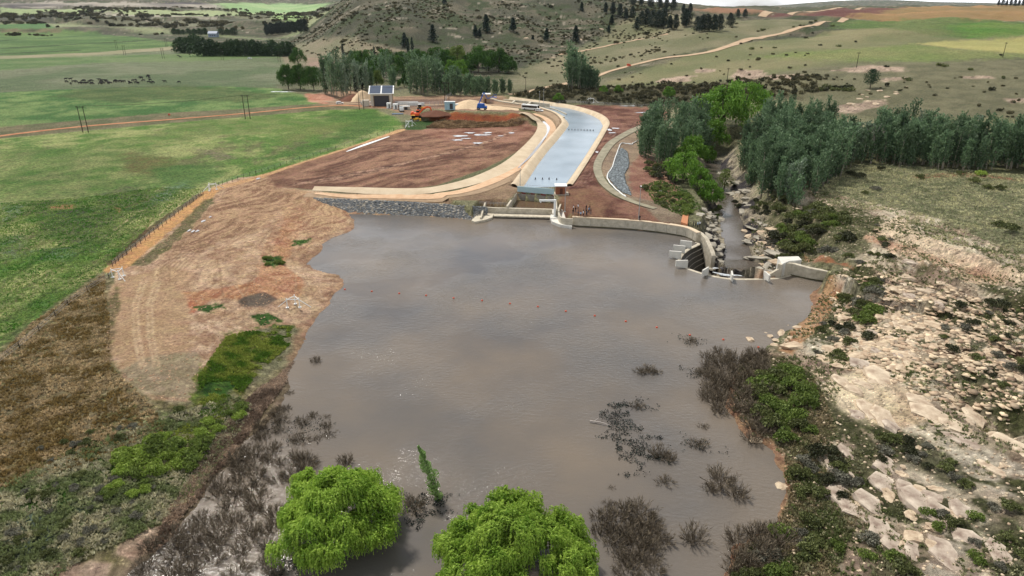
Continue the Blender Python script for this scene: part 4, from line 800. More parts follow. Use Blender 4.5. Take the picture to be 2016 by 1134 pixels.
# ---------------- intake works ----------------
it = tag(empty('intake_works', (5, 205, 0)), 'concrete canal intake with gate panel, bay and rounded side slabs', 'intake structure')
z0 = -1.5
m = MB(); m.wall(W([(944, 417), (975, 419), (1030, 420.5), (1087, 422)], .75), -1.5, 2.3, .8); child(m.build('front_wall', CONC, bev=.05), it)
m = MB(); m.slab(W([(973, 421), (1086, 424), (1087, 428), (972, 425)], .7), .35, .75); child(m.build('sill', CONC), it)
m = MB(); fl = W([(974, 424.5), (1086, 428.5)], .3)
for k in range(46):
    t = k / 45; m.box((fl[0][0] * (1 - t) + fl[1][0] * t, fl[0][1] * (1 - t) + fl[1][1] * t + .2, -.2), (.12, .12, 1.1))
child(m.build('trash_rack', DARKC), it)
def halfround(cx, cy, r, a0, a1, n=16): return [(cx + r * math.cos(a0 + (a1 - a0) * k / n), cy + r * math.sin(a0 + (a1 - a0) * k / n)) for k in range(n + 1)]
q = W([(973, 421), (969, 428), (955, 433), (935, 436.5), (928, 434), (942, 420), (950, 412)], .6); m = MB(); m.slab(q, -1.5, .65); child(m.build('rounded_slab', CONC, bev=.05), it)
m = MB(); q = W([(948, 426), (957, 408)], 1.5); m.wall(q, -.5, [1.2, 3.1], .5); child(m.build('wing_wall', CONC, bev=.04), it)
q = W([(1086, 412), (1083, 428), (1087, 436), (1102, 442), (1126, 446), (1127, 430), (1112, 410)], .8); m = MB(); m.slab(q, -1.5, .85); child(m.build('rounded_slab', CONCW, bev=.05), it)
q = smooth_line(W([(1105, 412), (1101, 424), (1104, 436), (1112, 440), (1127, 441)], 1.0), 4); m = MB(); m.wall(q, -.5, 2.7, -.5); child(m.build('curved_wall', CONC, bev=.04), it)
B0 = BAY; m = MB(); m.wall([B0[0], B0[1]], -1.5, 3.0, .6); m2 = MB()
child(m.build('side_wall', CONC, bev=.04), it)
m = MB(); m.wall([B0[1], B0[2]], -1.5, 2.6, .6); child(m.build('back_wall', CONCD, bev=.04), it)
m = MB(); m.wall([B0[2], B0[3]], -1.5, 3.0, .7); child(m.build('side_wall', CONC, bev=.04), it)
g0, g1 = B0[1], B0[2]
m = MB(); m.wall([(g0[0], g0[1] + .5), (g1[0], g1[1] + .5)], 2.6, 3.05, .3); child(m.build('red_beam', mat('rust_red_paint', lin(120, 48, 40), .6, var=.1)), it)
m = MB(); m.wall([(g0[0] + .1, g0[1] + .7), (g1[0] - .1, g1[1] + .7)], 3.06, 4.9, .35); child(m.build('gate_panel', mat('pale_blue_panel', lin(166, 190, 194), .5, var=.05, scale=.5)), it)
m = MB()
for k in range(15):
    t = k / 14; x = g0[0] * (1 - t) + g1[0] * t; y = g0[1] * (1 - t) + g1[1] * t + 2.5; m.box((x, y, 4.0), (.06, .06, 2.4))
for z in (4.6, 5.2): m.tube([(g0[0], g0[1] + 2.5, z), (g1[0], g1[1] + 2.5, z)], .04, 5)
child(m.build('railing', STEEL), it)
m = MB(); m.wall([(g0[0] - .5, g0[1] + 2), (g1[0] + 1.2, g1[1] + 2)], .5, 3.0, 2.4); child(m.build('walkway', CONCD), it)
m = MB(); a, b = W([(944, 404), (1000, 407)], 2.9)
for k in range(9):
    t = k / 8; m.box((a[0] * (1 - t) + b[0] * t, a[1] * (1 - t) + b[1] * t + 1, 3.2), (.05, .05, 1.1))
for z in (3.4, 3.8): m.tube([(a[0], a[1] + 1, z), (b[0], b[1] + 1, z)], .035, 5)
child(m.build('railing', STEEL), it)
# jib crane
x, y = Pz(1092, 426, .85); jc = tag(empty('jib_crane', (x, y, .85)), 'white post crane with a short arm beside the intake bay', 'crane')
m = MB(); m.tube([(0, 0, 0), (0, 0, 5.2)], .38, 12); m.tube([(0, 0, 0), (0, 0, .2)], .6, 12); m.build('post', WHITE, jc)
m = MB(); m.box((-2.4, .1, 4.9), (4.6, .5, .5)); m.box((-4.3, .1, 4.55), (.4, .4, .5)); m.build('arm', WHITE, jc)
# control kiosk
x, y = Pz(1104, 384, 3.0); kk_ = tag(empty('control_kiosk', (x, y, 3.0)), 'red-brown control kiosk with flat white roof beside the canal gate', 'kiosk')
m = MB(); m.box((0, 1.2, .1), (5.2, 4.0, .3)); m.build('floor_slab', CONC, kk_)
m = MB(); m.box((0, 1.2, 1.55), (3.3, 3, 2.6)); m.build('wall', mat('red_brown_cladding', lin(134, 82, 56), .7, var=.2, scale=3), kk_, bev=.02)
m = MB(); m.box((0, 1.2, 3.0), (3.9, 3.6, .3)); m.build('roof', WHITE, kk_, bev=.03)
m = MB(); m.box((.1, -.33, 1.25), (.95, .08, 2.0)); m.build('door', mat('dark_brown_door', lin(84, 50, 36), .6), kk_)
# divider wall in the canal and tank walls at its head
m = MB(); m.wall(smooth_line(W([(1062, 213), (1085, 219), (1108, 231)], 1.9), 4), 0, 2.1, 1.2); m.wall(smooth_line(W([(1072, 210), (1095, 216), (1114, 224)], 1.9), 4), 0, 2.0, .6)
tag(m.build('canal_divider', CONC), 'low concrete divider walls standing in the bend of the canal', 'divider wall')
m = MB()
for q in ([(960, 193), (985, 201)], [(985, 201), (1020, 206)], [(990, 197), (1030, 200), (1080, 206)], [(1010, 203.5), (1016, 198.5)], [(1040, 208), (1046, 202)]): m.wall(W(q, 3.2), 1, 3.7, 1.2)
tag(m.build('tank_wall', CONC), 'pale concrete settling tank walls at the head of the canal', 'tank walls')
for lab, row in (('four small black marker posts in a row across the lower canal', [(1054, 353), (1068, 353), (1081, 353), (1096, 354)]), ('row of small dark floats across the canal bend', [(1120 + 6 * k, 256 + .2 * k) for k in range(9)])):
    for px, py in row:
        x, y = Pz(px, py, 1.35); m = MB(); m.tube([(x, y, 1.2), (x, y, 2.0), (x, y, 2.05)], [.16, .16, .08], 8); m.tube([(x, y, 1.3), (x, y, 1.45)], .3, 8)
        tag(m.build('marker_float', mat('black_rubber', lin(30, 30, 34), .6)), 'one of the ' + lab.replace('four small', 'small').replace('row of ', ''), 'marker', lab)
# ---------------- vegetation ----------------
def unit(v): return v / (np.linalg.norm(v, axis=-1, keepdims=True) + 1e-9)
def leaves(c, a, b):                   # pointed leaf quads: centre, half length vector, half width vector
    n_ = len(c); v = np.stack([c - a, c + b, c + a, c - b], 1).reshape(-1, 3); return v, np.arange(n_ * 4).reshape(-1, 4)
def rdir(n_, r_): return unit(r_.normal(size=(n_, 3)))
def crown_mesh(name, c, a, b): v, f = leaves(c, a, b); return mesh_np(name, v, f)
def tubes(name, lines, n=5):
    m = MB()
    for pts, r in lines: m.tube(pts, r, n)
    me = bpy.data.meshes.new(name); me.from_pydata(m.v, [], m.f); me.polygons.foreach_set('use_smooth', [True] * len(me.polygons)); return me
BARK = mat('grey_bark', lin(96, 86, 74), .95, scale=3); PALEBARK = mat('pale_bark', lin(168, 158, 142), .9, scale=3); DEADT = mat('dead_twigs', lin(80, 71, 58), .95, scale=2, alt=lin(136, 123, 104)); GREYW = mat('bleached_wood', lin(168, 158, 150), .9, scale=4)
L_WIL = leafmat('willow_leaves', lin(94, 134, 36), lin(182, 206, 92), .38, .05)
L_WILM = leafmat('far_willow_leaves', lin(44, 74, 30), lin(82, 116, 46), .3, .15)
L_WILB = leafmat('spring_willow_leaves', lin(72, 112, 36), lin(124, 160, 62), .25, .1)
L_POP = leafmat('poplar_leaves', lin(62, 88, 60), lin(124, 146, 108), .3, .28)
L_POPG = leafmat('silvery_poplar_leaves', lin(92, 114, 90), lin(150, 164, 138), .2, .15)
L_POPL = leafmat('young_poplar_leaves', lin(70, 112, 52), lin(118, 152, 84), .3, .15)
L_DARK = leafmat('dark_conifer_leaves', lin(24, 40, 32), lin(48, 66, 50), .1, .2)
L_BUSH = leafmat('scrub_leaves', lin(66, 76, 40), lin(118, 122, 74), .2, .25)
L_BUSHB = leafmat('bright_scrub_leaves', lin(72, 92, 38), lin(134, 150, 76), .3, .15)
L_BUSHY = leafmat('lime_bush_leaves', lin(112, 138, 50), lin(164, 180, 90), .3, .1)
L_BUSHD = leafmat('dark_scrub_leaves', lin(46, 52, 34), lin(82, 82, 56), .15, .25)
L_BUSHG = leafmat('grey_scrub_leaves', lin(88, 86, 74), lin(132, 130, 114), .15, .2)
def lumps(r_, n_, R_, Hc, z0, wob=0.0):
    out = []
    for k in range(n_):
        d = rdir(1, r_)[0]; d[2] = abs(d[2]) * 1.1 - .25; q = r_.uniform(.62, 1); _a = math.atan2(d[1], d[0]); q *= 1 + wob * (.16 * math.sin(3 * _a + R_) + .10 * math.sin(5 * _a + 2 * R_))
        if k < n_ // 6: d = unit(np.array([d[0] * .35, d[1] * .35, 1.0])); q = r_.uniform(.75, 1.0)
        if 1: out.append((d[0] * R_ * q, d[1] * R_ * q, z0 + max(d[2], -.2) * Hc * q))
    return np.array(out)
def willow_crown(name, seed, R_, Ht, nl, ns, ll, lsz, lump_r, droop=2.2, jit=1.0):
    """shaggy dome: boughs whose strands run out and then hang"""
    r_ = np.random.default_rng(seed); z0 = Ht * .42; L_ = lumps(r_, nl, R_, Ht * .56, z0, 0.6 if jit < 1 else 0.0); Cn = []; Aa = []; Bb = []
    for lc in L_:
        s_ = lump_r * r_.uniform(.75, 1.25); ph = r_.random(ns) * 6.283; out = unit(np.array([lc[0], lc[1], 0]) + 1e-6)
        st = lc + rdir(ns, r_) * np.array([s_, s_, s_ * .5]) * r_.random((ns, 1))**.4 + np.array([0, 0, s_ * .45])
        o = np.stack([np.cos(ph), np.sin(ph), np.zeros(ns)], 1) * .8 + out * .9; o = unit(o); ln = r_.uniform(.6, 1.25, ns) * droop
        for j in range(ll):
            t = (j + r_.random(ns)) / ll
            p = st + o * (s_ * .8 * (1 - np.exp(-2.6 * t)))[:, None]; p[:, 2] += s_ * .35 * np.sin(np.minimum(t * 3, 3.14)) - ln * t**1.5
            tang = unit(o * np.exp(-2.6 * t)[:, None] + np.array([0, 0, -1.0]) * (t * 1.4)[:, None] + rdir(ns, r_) * .5)
            Cn.append(p + rdir(ns, r_) * .12 * jit * s_ * (1 - .5 * t)[:, None]); q = lsz * r_.uniform(.7, 1.3, (ns, 1)); Aa.append(tang * q); Bb.append(unit(np.cross(tang, rdir(ns, r_))) * q * .42)
    Cn, Aa, Bb = map(np.concatenate, (Cn, Aa, Bb)); k = Cn[:, 2] > .15; return crown_mesh(name, Cn[k], Aa[k], Bb[k]), L_
def limbs_to(L_, R_, Ht, seed, r0, n_=10):
    r_ = random.Random(seed); ln = [([(0, 0, -1), (.05 * r_.uniform(-1, 1), .05, Ht * .16), (0, .1, Ht * .3)], [r0, r0 * .85, r0 * .7])]
    for k in range(min(n_, len(L_))):
        e = Vector(L_[k]); mid = Vector((e.x * .4, e.y * .4, Ht * .3 + (e.z - Ht * .3) * .65)); ln.append(([(0, 0, Ht * .18), mid, e * .92], [r0 * .5, r0 * .3, r0 * .1]))
    return ln
def tree(name, crown, cm, trunk, tm_, loc=(0, 0, 0), rz=0, sc=1):
    o = empty(name, loc, rz, sc); link('crown', crown, cm, o) if not crown.materials else link('crown', crown, None, o)
    link('trunk', trunk, tm_, o) if not trunk.materials else link('trunk', trunk, None, o); return o
def parts_copy(proto, loc, rz=0, sc=1, cm=None):
    c = proto.copy(); COL.objects.link(c); c.location = loc; c.rotation_euler = (0, 0, rz); c.scale = (sc,) * 3 if not hasattr(sc, '__len__') else sc
    for ch in KIDS[proto.name]:
        d = ch.copy(); COL.objects.link(d); d.parent = c
        if ch.name.startswith('crown'):
            if cm: d.material_slots[0].link = 'OBJECT'; d.material_slots[0].material = cm
            else: d.material_slots[0].link = 'DATA'
    return c
class Proto:                          # the first placing moves the prototype itself, later ones copy it
    def __init__(s, make): s.make = make; s.p = None; s.used = False
    def put(s, loc, rz=0, sc=1, label=None, cat=None, group=None, cm=None):
        if s.p is None: s.p = s.make(); reg(s.p); o = s.p; o.location = loc; o.rotation_euler = (0, 0, rz); o.scale = (sc,) * 3 if not hasattr(sc, '__len__') else sc
        else: o = parts_copy(s.p, loc, rz, sc, cm)
        if cm and o is s.p:
            for ch in KIDS[o.name]:
                if ch.name.startswith('crown'): ch.material_slots[0].link = 'OBJECT'; ch.material_slots[0].material = cm
        for k in ('label', 'category', 'group', 'kind'):
            if k in o: del o[k]
        return tag(o, label, cat, group)
# --- the two flooded foreground willows
def big_willow(seed, R_, Ht, lab, px, py):
    x, y = Pz(px, py, 0); cr_, L_ = willow_crown('crown', seed, R_, Ht, int(R_ * R_ * 2.1), 72, 15, .165, 1.05, 1.9, .7)
    o = tree('weeping_willow', cr_, L_WIL, tubes('trunk', limbs_to(L_, R_, Ht, seed, .45, 26), 7), BARK, (x, y, 0)); return tag(o, lab, 'tree')
big_willow(14, 7.4, 8.4, 'bright green weeping willow standing in the water with dead brush at its left', 666, 1058)
big_willow(12, 9.0, 9.2, 'large bright green weeping willow cut by the bottom edge of the view', 1008, 1150)
# leaning poplar sapling
x, y = Pz(862, 985, 0); r_ = np.random.default_rng(5); n_ = 1300; t = r_.random(n_)**.9; ph = r_.random(n_) * 6.283; rd = (.7 + .6 * np.sin(t * 23) * np.sin(ph + t * 9)) * (.15 + .85 * np.sin(np.pi * np.clip(t * .9 + .12, 0, 1))**.8) * 1.0 * r_.random(n_)**.4
lean = lambda t: np.stack([-2.2 * t**1.3, .6 * t, .5 + 8.0 * t], -1)
c_ = lean(t) + np.stack([np.cos(ph) * rd, np.sin(ph) * rd, np.zeros(n_)], 1); a_ = unit(np.stack([np.cos(ph) * .4 - .3, np.sin(ph) * .4, np.full(n_, 1.0)], 1) + rdir(n_, r_) * .4) * .2
o = tree('poplar_sapling', crown_mesh('crown', c_, a_, unit(np.cross(a_, rdir(n_, r_))) * .12), leafmat('sapling_leaves', lin(122, 156, 84), lin(184, 204, 140), .35, .05), tubes('trunk', [([tuple(lean(np.array(q))) for q in (0., .3, .6, .95)], [.14, .1, .07, .02])]), PALEBARK, (x, y, -.5)); tag(o, 'slender green poplar sapling leaning to the left out of the water', 'sapling')

# --- tree prototypes
def poplar(seed, h, wd, bare=.18):
    def mk():
        r_ = np.random.default_rng(seed); C_ = []; A_ = []; ln = []; ns = 3
        for s_ in range(ns):
            hh = h * r_.uniform(.7, 1); bx, by = (r_.normal(0, wd * .35, 2) if s_ else (0, 0)); dx, dy = r_.normal(0, h * .03, 2)
            ln.append(([(bx, by, -1), (bx + dx * .5, by + dy * .5, hh * .5), (bx + dx, by + dy, hh * .93)], [.22, .13, .03]))
            nb = 30
            for k in range(nb):
                t0 = bare + (1 - bare) * (k + r_.random()) / nb; ph = r_.random() * 6.283; rl = wd * (1.2 - t0 * .75) * r_.uniform(.45, 1.05) * .85; z = hh * t0
                p0 = np.array([bx + dx * t0, by + dy * t0, z]); d = np.array([math.cos(ph) * rl * .8, math.sin(ph) * rl * .8, rl * 2.2]); m_ = 15
                t = r_.random((m_, 1)); C_.append(p0 + d * t + rdir(m_, r_) * .5); A_.append(unit(d + rdir(m_, r_) * rl * 1.2) * r_.uniform(.3, .55, (m_, 1)))
        C_ = np.concatenate(C_); A_ = np.concatenate(A_); rr = np.random.default_rng(seed + 9); Bv = unit(np.cross(A_, rdir(len(A_), rr))) * np.linalg.norm(A_, axis=1, keepdims=True) * .5
        return tree('poplar_tree', crown_mesh('crown', C_, A_, Bv), L_POP, tubes('trunk', ln, 4), PALEBARK)
    return Proto(mk)
POPS = [poplar(100 + k, h, wd, b) for k, (h, wd, b) in enumerate([(16, 3.6, .02), (18, 3.2, .08), (14, 3.6, .02), (19, 4.0, .12), (11, 3.0, .02), (16, 3.0, .15)])]
def mid_willow(seed, R_, Ht):
    def mk():
        cr_, L_ = willow_crown('crown', seed, R_, Ht, 30, 42, 4, .42, R_ * .27, Ht * .26); return tree('willow_tree', cr_, L_WILM, tubes('trunk', limbs_to(L_, R_, Ht, seed, .4, 8), 5), BARK)
    return Proto(mk)
WILS = [mid_willow(200 + k, r_, h) for k, (r_, h) in enumerate([(6.5, 11), (7.5, 12), (5.5, 9), (8.5, 12)])]
def round_tree(seed, R_, Ht, name='broadleaf_tree', m_=None, cone=0, nlf=1500, ls=.42, base_=.12, bark=None):
    def mk():
        r_ = np.random.default_rng(seed); nl = 26; C_ = []
        for k in range(nl):
            t = (k + .5) / nl; z = Ht * (base_ + (1 - base_) * t); prof = (1 - t)**.8 if cone == 1 else (math.sin(math.pi * min(.97, t * .75 + .22))**.7); ph = k * 2.4 + r_.random()
            q = R_ * prof * r_.uniform(.35, .75); lc = np.array([math.cos(ph) * q, math.sin(ph) * q, z]); rr = R_ * (.25 + .35 * prof) * r_.uniform(.7, 1.1); n2 = nlf // nl
            C_.append(lc + rdir(n2, r_) * rr * r_.random((n2, 1))**.33 * np.array([1, 1, .8]))
        C_ = np.concatenate(C_); A_ = unit(rdir(len(C_), r_) + np.array([0, 0, .5])) * ls * r_.uniform(.7, 1.3, (len(C_), 1)); Bv = unit(np.cross(A_, rdir(len(A_), r_))) * ls * .55
        return tree(name, crown_mesh('crown', C_, A_, Bv), m_ or L_DARK, tubes('trunk', [([(0, 0, -1), (0, .1, Ht * .4), (0, 0, Ht * .8)], [.3, .22, .08])], 5), bark or BARK)
    return Proto(mk)
CONS = [round_tree(300, 2.6, 11, 'conifer_tree', L_DARK, 1), round_tree(301, 3.4, 13, 'conifer_tree', L_DARK, 1, base_=.06), round_tree(302, 2.2, 8, 'conifer_tree', L_DARK, 1)]
GUMS = [round_tree(310, 5, 19, 'gum_tree', leafmat('gum_leaves', lin(34, 44, 38), lin(62, 74, 60), .1, .2), 0, 2200, .6), round_tree(311, 6.5, 17, 'gum_tree', MATS['gum_leaves'], 0, 2200, .6), round_tree(312, 4, 16, 'gum_tree', MATS['gum_leaves'], 0, 1800, .6)]
CYP = [round_tree(320, 1.8, 15, 'cypress_tree', L_DARK, 0, 1400, .35, .04)]
FART = [round_tree(330, 6, 9, 'broadleaf_tree', leafmat('far_tree_leaves', lin(38, 58, 34), lin(64, 86, 48), .15, .2), 0, 1300, .6), round_tree(331, 7.5, 10, 'broadleaf_tree', MATS['far_tree_leaves'], 0, 1300, .65)]
def bush(seed, R_, Ht, m_, nlf=520, ls=.17, name='bush'):
    def mk():
        r_ = np.random.default_rng(seed); nl = 12; C_ = []
        for k in range(nl):
            ph = r_.random() * 6.283; q = R_ * r_.random()**.6 * .75; lc = np.array([math.cos(ph) * q, math.sin(ph) * q, Ht * r_.uniform(.35, .75) * (1 - .4 * q / R_)]); n2 = nlf // nl
            d = rdir(n2, r_); d[:, 2] = np.abs(d[:, 2]) * 1.1 - .25; C_.append(lc + d * R_ * .42 * r_.random((n2, 1))**.3 * np.array([1, 1, .8]))
        C_ = np.concatenate(C_); C_[:, 2] = np.maximum(C_[:, 2], .05); A_ = unit(rdir(len(C_), r_) + np.array([0, 0, .7])) * ls * r_.uniform(.6, 1.4, (len(C_), 1)); Bv = unit(np.cross(A_, rdir(len(A_), r_))) * ls * .6
        o = empty(name); link('foliage', crown_mesh('foliage', C_, A_, Bv), m_, o)
        link('stem', tubes('stem', [([(0, 0, -.3), (math.cos(q) * R_ * .3, math.sin(q) * R_ * .3, Ht * .45), (math.cos(q) * R_ * .55, math.sin(q) * R_ * .55, Ht * .7)], [.05, .035, .01]) for q in (0, 1.3, 2.5, 3.7, 5)], 4), BARK, o); return o
    return Proto(mk)
def simple_bush(seed, R_, Ht, m_, nlf=160, ls=.4):
    r_ = np.random.default_rng(seed); nl = 7; C_ = []
    for k in range(nl):
        ph = r_.random() * 6.283; q = R_ * r_.random()**.6 * .7; lc = np.array([math.cos(ph) * q, math.sin(ph) * q, Ht * r_.uniform(.3, .7)]); n2 = nlf // nl
        C_.append(lc + rdir(n2, r_) * R_ * .45 * r_.random((n2, 1))**.3 * np.array([1, 1, .8]))
    C_ = np.concatenate(C_); A_ = unit(rdir(len(C_), r_) + np.array([0, 0, .6])) * ls * r_.uniform(.6, 1.4, (len(C_), 1)); Bv = unit(np.cross(A_, rdir(len(A_), r_))) * ls * .6
    me = crown_mesh('bush', C_, A_, Bv); me.materials.append(m_); return me
rt = random.Random(3)
def place(proto, px, py, sc=1, label=None, cat='tree', group=None, cm=None, zoff=0, rz=None):
    x, y, z = G(px, py); return proto.put((x, y, z + zoff), rt.random() * 6.28 if rz is None else rz, sc, label, cat, group, cm)
def placew(proto, x, y, sc=1, label=None, cat='tree', group=None, cm=None, zoff=0): return proto.put((x, y, H1(x, y) + zoff), rt.random() * 6.28, sc, label, cat, group, cm)
def fill(poly, n_, dmin, seed, world=False, bias=None):    # spaced random spots inside an outline given in the photograph's pixels
    P_ = poly if world else GG(poly); r_ = random.Random(seed); xs = [p[0] for p in P_]; ys = [p[1] for p in P_]; out = []
    for _ in range(n_ * 60):
        x = r_.uniform(min(xs), max(xs)); y = r_.uniform(min(ys), max(ys))
        if inside(np.array([x]), np.array([y]), P_)[0] and all((x - a)**2 + (y - b)**2 > dmin**2 for a, b in out): out.append((x, y))
        if len(out) >= n_: break
    return out
# --- poplar thickets on the right
g = 'poplars of the long thicket behind the grassy shelf'
for k, (x, y) in enumerate(fill([(1625, 350), (1700, 322), (1860, 334), (2016, 346), (2300, 360), (2300, 305), (2016, 296), (1900, 292), (1700, 290), (1640, 305)], 180, 2.0, 1)):
    _s = rt.uniform(.55, .95); placew(POPS[k % 6], x, y, (_s * 1.3, _s * 1.3, _s), 'grey-green poplar in the long thicket behind the grassy shelf', 'tree', g, L_POPG if k % 7 == 0 else None)
g = 'poplars of the tall grove right of the river'
for k, (x, y) in enumerate(fill([(1500, 396), (1560, 408), (1610, 385), (1650, 345), (1640, 305), (1560, 295), (1480, 285), (1452, 310), (1462, 345)], 100, 2.3, 2)):
    _s = rt.uniform(.6, .95); placew(POPS[(k * 5) % 6], x, y, (_s * 1.45, _s * 1.45, _s), 'tall grey-green poplar in the dense grove right of the river', 'tree', g, (L_POPG if y < 215 and k % 2 else None))
for k, (x, y) in enumerate(fill([(1470, 290), (1500, 262), (1600, 262), (1650, 285), (1600, 300), (1500, 300)], 26, 3, 3)):
    placew(POPS[k % 4], x, y, rt.uniform(.8, .98), 'tall grey-green poplar in the dense grove right of the river', 'tree', g)
g = 'poplars of the clump left of the river'
for k, (x, y) in enumerate(fill([(1262, 318), (1300, 330), (1360, 320), (1400, 290), (1400, 255), (1340, 248), (1290, 262), (1260, 290)], 44, 2.6, 4)):
    _s = rt.uniform(.6, .95); placew(POPS[k % 5], x, y, (_s * 1.4, _s * 1.4, _s), 'grey-green poplar in the clump left of the river', 'tree', g)
# bright willows along the river
for px, py, s_, q, lab in ((1420, 262, 1.75, 1, 'very large lime green willow rising behind the poplar clump'), (1462, 240, 1.5, 3, 'lime green willow between the two poplar stands, farthest back'), (1398, 290, 1.1, 0, 'lime green willow in shade above the river bend'),
    (1358, 322, .9, 0, 'lime willow tucked in front of the left poplar clump'), (1392, 318, .75, 2, 'small upright green willow beside the dark river gap'), (1345, 360, .82, 1, 'round lime green willow on the left river bank'), (1376, 372, .7, 2, 'lime green willow leaning over the river rocks'), (1398, 398, .72, 2, 'drooping green willow at the edge of the river gorge')):
    place(WILS[q], px, py, s_, lab, 'tree', None, L_WILB)
place(round_tree(340, 3.4, 8.5, 'riverside_tree', L_BUSHB, 0, 1200, .26, .3), 1425, 378, 1, 'small open green tree with bent dark trunk over the river rocks', 'tree')
# dead bleached tree in the thicket
x, y, z = G(1706, 318); m = MB(); r_ = random.Random(4); m.tube([(0, 0, 0), (.1, 0, 6), (.3, 0, 9)], [.3, .22, .15], 6); dt = tag(empty('dead_tree', (x, y - 3, z)), 'bleached leafless tree fanning its branches in the poplar thicket', 'tree'); m.build('trunk', GREYW, dt)
m = MB()
for k in range(16):
    a = -1.0 + 2.1 * k / 15; l_ = r_.uniform(4, 7); m.tube([(.2, 0, r_.uniform(6, 8.5)), (math.sin(a) * l_ * .5, r_.uniform(-1, 1), 9 + l_ * .35), (math.sin(a) * l_, r_.uniform(-1.5, 1.5), 8.5 + math.cos(a) * l_ * .9)], [.12, .08, .03], 4)
m.build('branch', GREYW, dt)
# --- trees round the valley floor
for k, px in enumerate([700, 716, 735, 760, 790, 818, 838, 856, 878, 900, 922, 942, 962, 982, 1002]):
    place(WILS[k % 4], px, 140 - (px < 800) * 6 + (k % 3) * 2, (1.35, 1.35, rt.uniform(1.5, 1.8)) if px > 810 else 1.3, 'dark green willow in the long row below the bushy hill', 'tree', 'willows in the row below the hill', L_BUSHB if k in (9,) else None)
for k, px in enumerate([830, 870, 905, 950, 985]):
    place(WILS[(k + 1) % 4], px, 133, 1.1, 'dark green willow in the long row below the bushy hill', 'tree', 'willows in the row below the hill')
for px, py, q, s_, cm, lab in ((568, 176, 0, .85, None, 'leftmost dark willow at the corner of the green field'), (592, 177, 1, .8, None, 'dark willow in the middle of the clump at the field corner'), (618, 178, 3, .75, None, 'dark willow next to the pale trunked poplars at the field corner'),
    (588, 131, 1, .8, None, 'lone round dark tree at the end of the far field'), (727, 162, 0, .8, None, 'dark willow behind the pump house to the left'), (742, 170, 2, .7, L_BUSHB, 'small green willow just behind the pump house'), (792, 158, 1, .85, L_WILM, 'round green willow beyond the wire fence'), (796, 172, 2, .6, L_WILM, 'small dark willow beyond the wire fence'),
    (905, 160, 0, .8, L_WILB, 'lime green willow in front of the long willow row'), (890, 150, 2, .8, L_WILB, 'small lime green willow touching the long willow row')):
    place(WILS[q], px, py, (s_ * 1.25, s_ * 1.25, s_ * 1.7), lab, 'tree', None, cm)
for k, (px, py, q, s_) in enumerate([(640, 186, 0, .95), (652, 189, 1, .9), (664, 190, 3, .85), (676, 188, 0, .85), (690, 184, 1, .9), (702, 180, 0, .8), (655, 176, 3, .9), (680, 176, 1, .8), (712, 176, 2, .8), (722, 178, 1, .7)]):
    place(POPS[q], px, py, (s_ * 1.8, s_ * 1.8, s_ * 1.55), 'grey poplar with pale trunk in the stand left of the pump house', 'tree', 'poplars left of the pump house', L_POPG if k % 2 else None)
for k, (px, py, q, s_) in enumerate([(815, 184, 0, .9), (828, 186, 3, .85), (842, 186, 1, .9), (856, 184, 0, .85), (868, 182, 2, .9), (880, 186, 4, .8), (895, 188, 4, .9), (908, 188, 5, .6), (918, 188, 4, .8), (935, 188, 4, .7), (948, 188, 4, .75), (975, 186, 4, .6), (990, 184, 4, .6), (1003, 184, 4, .55), (836, 176, 3, .95), (850, 174, 3, .9), (760, 152, 1, .8), (770, 156, 0, .8), (750, 158, 3, .8), (822, 180, 3, .9), (862, 178, 0, .9), (888, 180, 2, .8), (902, 182, 0, .7), (926, 184, 4, .8), (942, 184, 4, .7), (960, 186, 4, .7), (728, 176, 2, .7), (776, 174, 2, .7)]):
    place(POPS[q], px, py, (s_ * 2.0, s_ * 2.0, s_ * 1.4), 'dusky poplar in the thicket behind the pump house yard', 'tree', 'poplars behind the yard')
for k, (px, py) in enumerate([(676, 116), (738, 124), (702, 180), (714, 176), (804, 106), (812, 104)]):
    place(CYP[0], px, py, (1, 1, 1.0), 'slim dark cypress standing ' + ('alone left of the willow row', 'at the left end of the willow row', 'among grey poplars near the pump house', 'right of its twin among grey poplars', 'on the hill foot behind the willow row', 'on the hill foot, right of its twin')[k], 'tree')
for k, (px, py, q, s_) in enumerate([(1118, 172, 1, 1.15), (1128, 170, 0, 1.1), (1138, 172, 2, 1.1), (1126, 176, 3, .9), (1150, 176, 4, 1), (1160, 176, 4, 1), (1172, 176, 4, .8), (1144, 174, 3, .7)]):
    place(POPS[q], px, py, (s_ * 2, s_ * 2, s_ * 1.4), 'dark poplar in the isolated clump beside the gravel road', 'tree', 'poplars beside the gravel road')
for k, px in enumerate([358, 372, 386, 400, 416, 430, 446, 458, 470, 484, 500, 512, 524, 536, 548, 560, 572]):
    place(FART[k % 2], px, (104 if px < 392 else 110), rt.uniform(1.3, 1.9) * (1.25 if px < 390 else 1), 'dark round tree in the belt along the far edge of the fields', 'tree', 'trees along the far edge of the fields')
for k, px in enumerate([344, 352, 361, 372, 384, 394, 404, 436, 448, 460]):
    place(FART[k % 2], px, 68, rt.uniform(.9, 1.2), 'dark tree in the row behind the distant grey farmhouse', 'tree', 'trees behind the distant farmhouse')
for k in range(22):
    place(GUMS[k % 3], 526 + k * 3.6, 70 - (k % 3) * 3 - k * .3, rt.uniform(.9, 1.1), 'dark bluish tree in the plantation at the foot of the left spur', 'tree', 'plantation at the foot of the spur')
